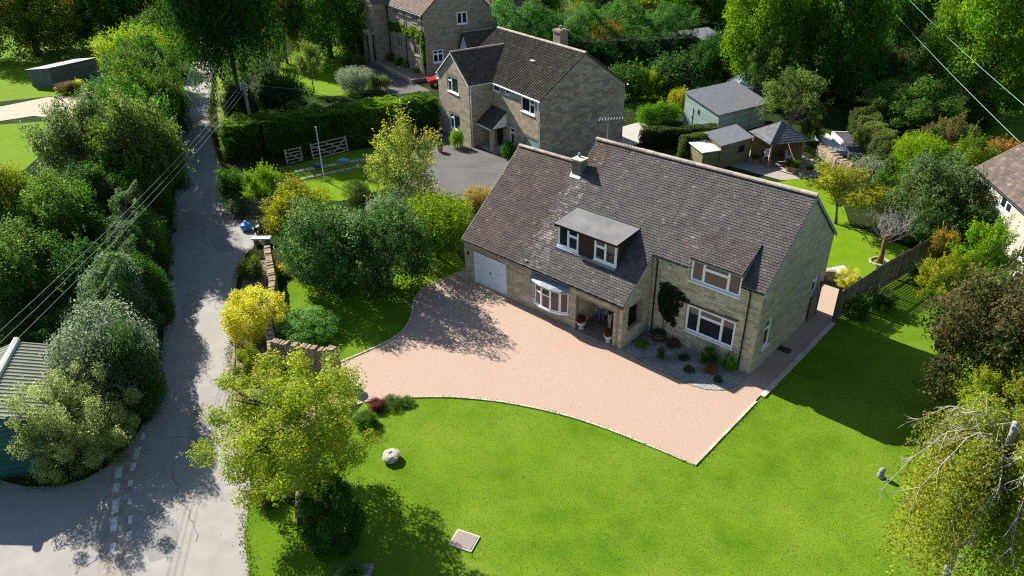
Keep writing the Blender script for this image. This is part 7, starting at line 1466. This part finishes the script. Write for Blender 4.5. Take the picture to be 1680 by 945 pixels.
# ---------------------------------------------------------------- undergrowth between the trees
def undergrowth(name, label, polys, dens, leaf, hmax, c1, c2, seed):
    R = np.random.RandomState(seed); P = []
    for poly in polys:
        xs = [p[0] for p in poly]; ys = [p[1] for p in poly]; A = (max(xs)-min(xs))*(max(ys)-min(ys)); n = int(A*dens); x = R.uniform(min(xs), max(xs), n); y = R.uniform(min(ys), max(ys), n); k = in_poly(x, y, poly); P.append(np.stack([x[k], y[k]], 1))
    P = np.concatenate(P); n = len(P); hh = hmax*np.clip(.45+.55*np.sin(P[:, 0]*.9+1.7*np.sin(P[:, 1]*.6))*np.sin(P[:, 1]*.8+1.1), .08, 1); z = .03+hh*R.rand(n)
    me = cloud_mesh(name, np.concatenate([P, z[:, None]], 1), R.normal(0, .6, (n, 3))+np.array([0, 0, 1]), np.full(n, leaf), .5, R.uniform(.7, 1.25, n), np.clip(R.normal(.3, .3, n), 0, 1), R)
    o = link(name, me, kind='stuff'); o.color = (*c1, 1); o['tint2'] = c2; tag(o, label, 'undergrowth')
undergrowth('undergrowth', 'dark brambles and weeds growing under the trees left of the lane', [[(-4, -22), (-12, -15.5), (-30, -6), (-46, 1.5), (-60, 8.5), (-78, 17), (-90, 14), (-62, 4), (-50, -4), (-41, -12), (-40, -24), (-12, -24)]], 42, .20, .6, DGc, MGc, 2)
undergrowth('undergrowth', 'mixed weeds and ground cover under the garden shrubs at the right', [[(9.5, 31), (14, 25.2), (15.5, 22.5), (20.2, 20.5), (20.5, 23), (21, 25), (19, 30), (20, 40), (15.5, 47), (11.5, 53), (8, 62), (-6, 62), (-8, 48), (2, 41), (9, 44)]], 34, .17, .4, MGc, (.09, .12, .03), 3)
undergrowth('undergrowth', 'shaded plants covering the ground between the neighbour houses', [[(-31, 1), (-27.7, -.6), (-22, -3.2), (-18, -3), (-13, -5), (-9, -5), (-6, -1.5), (-3, 2), (-8, 9), (-15, 7.4), (-15.4, 2), (-18, .3), (-21.8, 2.2), (-24.4, 2.2), (-25, 9), (-22.6, 13), (-24, 14), (-28, 9)], [(-24, 22), (-13, 27), (-9.5, 32), (-7.5, 36), (-14, 36), (-22, 46), (-36, 36)], [(-34, 36), (-24, 46), (-17, 57), (0, 62), (8, 64), (20, 90), (-20, 100), (-70, 85), (-60, 55)], [(-55, 14), (-70, 22), (-90, 32), (-90, 60), (-66, 40), (-60, 24)], [(-42, 18), (-37, 20.5), (-36, 22.5), (-28, 18), (-31, 8), (-40, 8), (-52, 13.5), (-50, 17)]], 34, .16, .35, MGc, (.07, .12, .02), 4)
undergrowth('undergrowth', 'weeds in the narrow border along the lane wall', [[(-12.0, -7.8), (-7.9, -10.5), (-4.4, -12.5), (-1.0, -14.4), (0.2, -13.4), (-.7, -12.5), (-3, -11.5), (-7.2, -8.8), (-10.6, -6.7)], [(4.6, -12), (6.3, -14.3), (8.0, -16.3), (8.0, -16.8), (5.8, -17.1), (4.2, -15.6), (4.2, -14)]], 36, .11, .3, (.075, .11, .02), (.20, .19, .07), 5)

# ---------------------------------------------------------------- fallen leaves on lawn, drive and lane
R = np.random.RandomState(31); n = 500
x = np.concatenate([R.uniform(4, 32, n), R.normal(9, 4, 300), R.normal(26, 3, 400), R.uniform(-6, 6, 500), R.uniform(1, 17, 20)]); y = np.concatenate([R.uniform(-22, 8, n), R.normal(-15, 2, 300), R.normal(-5, 4, 400), R.uniform(-22, -12, 500), R.uniform(-10, -.5, 20)])
me = cloud_mesh('fallen_leaves', np.stack([x, y, np.full(len(x), .054)], 1), R.normal(0, .12, (len(x), 3))+np.array([0, 0, 1]), np.full(len(x), .05), .7, R.uniform(.6, 1.3, len(x)), R.rand(len(x)), R)
o = link('fallen_leaves', me, kind='stuff'); o.color = (.24, .17, .04, 1); o['tint2'] = (.42, .38, .16); tag(o, 'scattered yellow and brown fallen leaves on lawn and lane', 'leaves')

# weeds and grass creeping over the edges of lane and drive
def edge_weeds(name, label, lines, per_m, spread, leaf, hmax, c1, c2, seed):
    R = np.random.RandomState(seed); P = []
    for pts in lines:
        for a, b in zip(pts[:-1], pts[1:]):
            L = math.hypot(b[0]-a[0], b[1]-a[1]); n = int(L*per_m)
            if n < 1: continue
            t = R.rand(n); nx, ny = -(b[1]-a[1])/L, (b[0]-a[0])/L; o = R.normal(0, spread, n)+.6*spread*np.sin((a[0]+(b[0]-a[0])*t)*2.3+a[1])
            P.append(np.stack([a[0]+(b[0]-a[0])*t+nx*o, a[1]+(b[1]-a[1])*t+ny*o, .04+hmax*R.rand(n)**2], 1))
    P = np.concatenate(P); n = len(P)
    me = cloud_mesh(name, P, R.normal(0, .8, (n, 3))+np.array([0, 0, .6]), np.full(n, leaf), .4, R.uniform(.7, 1.25, n), np.clip(R.normal(.35, .3, n), 0, 1), R)
    o = link(name, me, kind='stuff'); o.color = (*c1, 1); o['tint2'] = c2; tag(o, label, 'weeds')
edge_weeds('edge_weeds', 'weeds and grass creeping over both edges of the lane', [[p for p in ROAD_R if p[0] > -60], [p for p in ROAD_L if p[0] > -60]], 90, .13, .085, .16, (.060, .115, .016), (.20, .20, .06), 41)
edge_weeds('edge_grass', 'tufts of lawn grass leaning over the driveway kerb', [DRIVE_FRONT, DRIVE_LEFT, [(18.38, -4.6), (18.48, 9.5)]], 60, .05, .06, .09, (.070, .146, .005), (.185, .240, .018), 42)
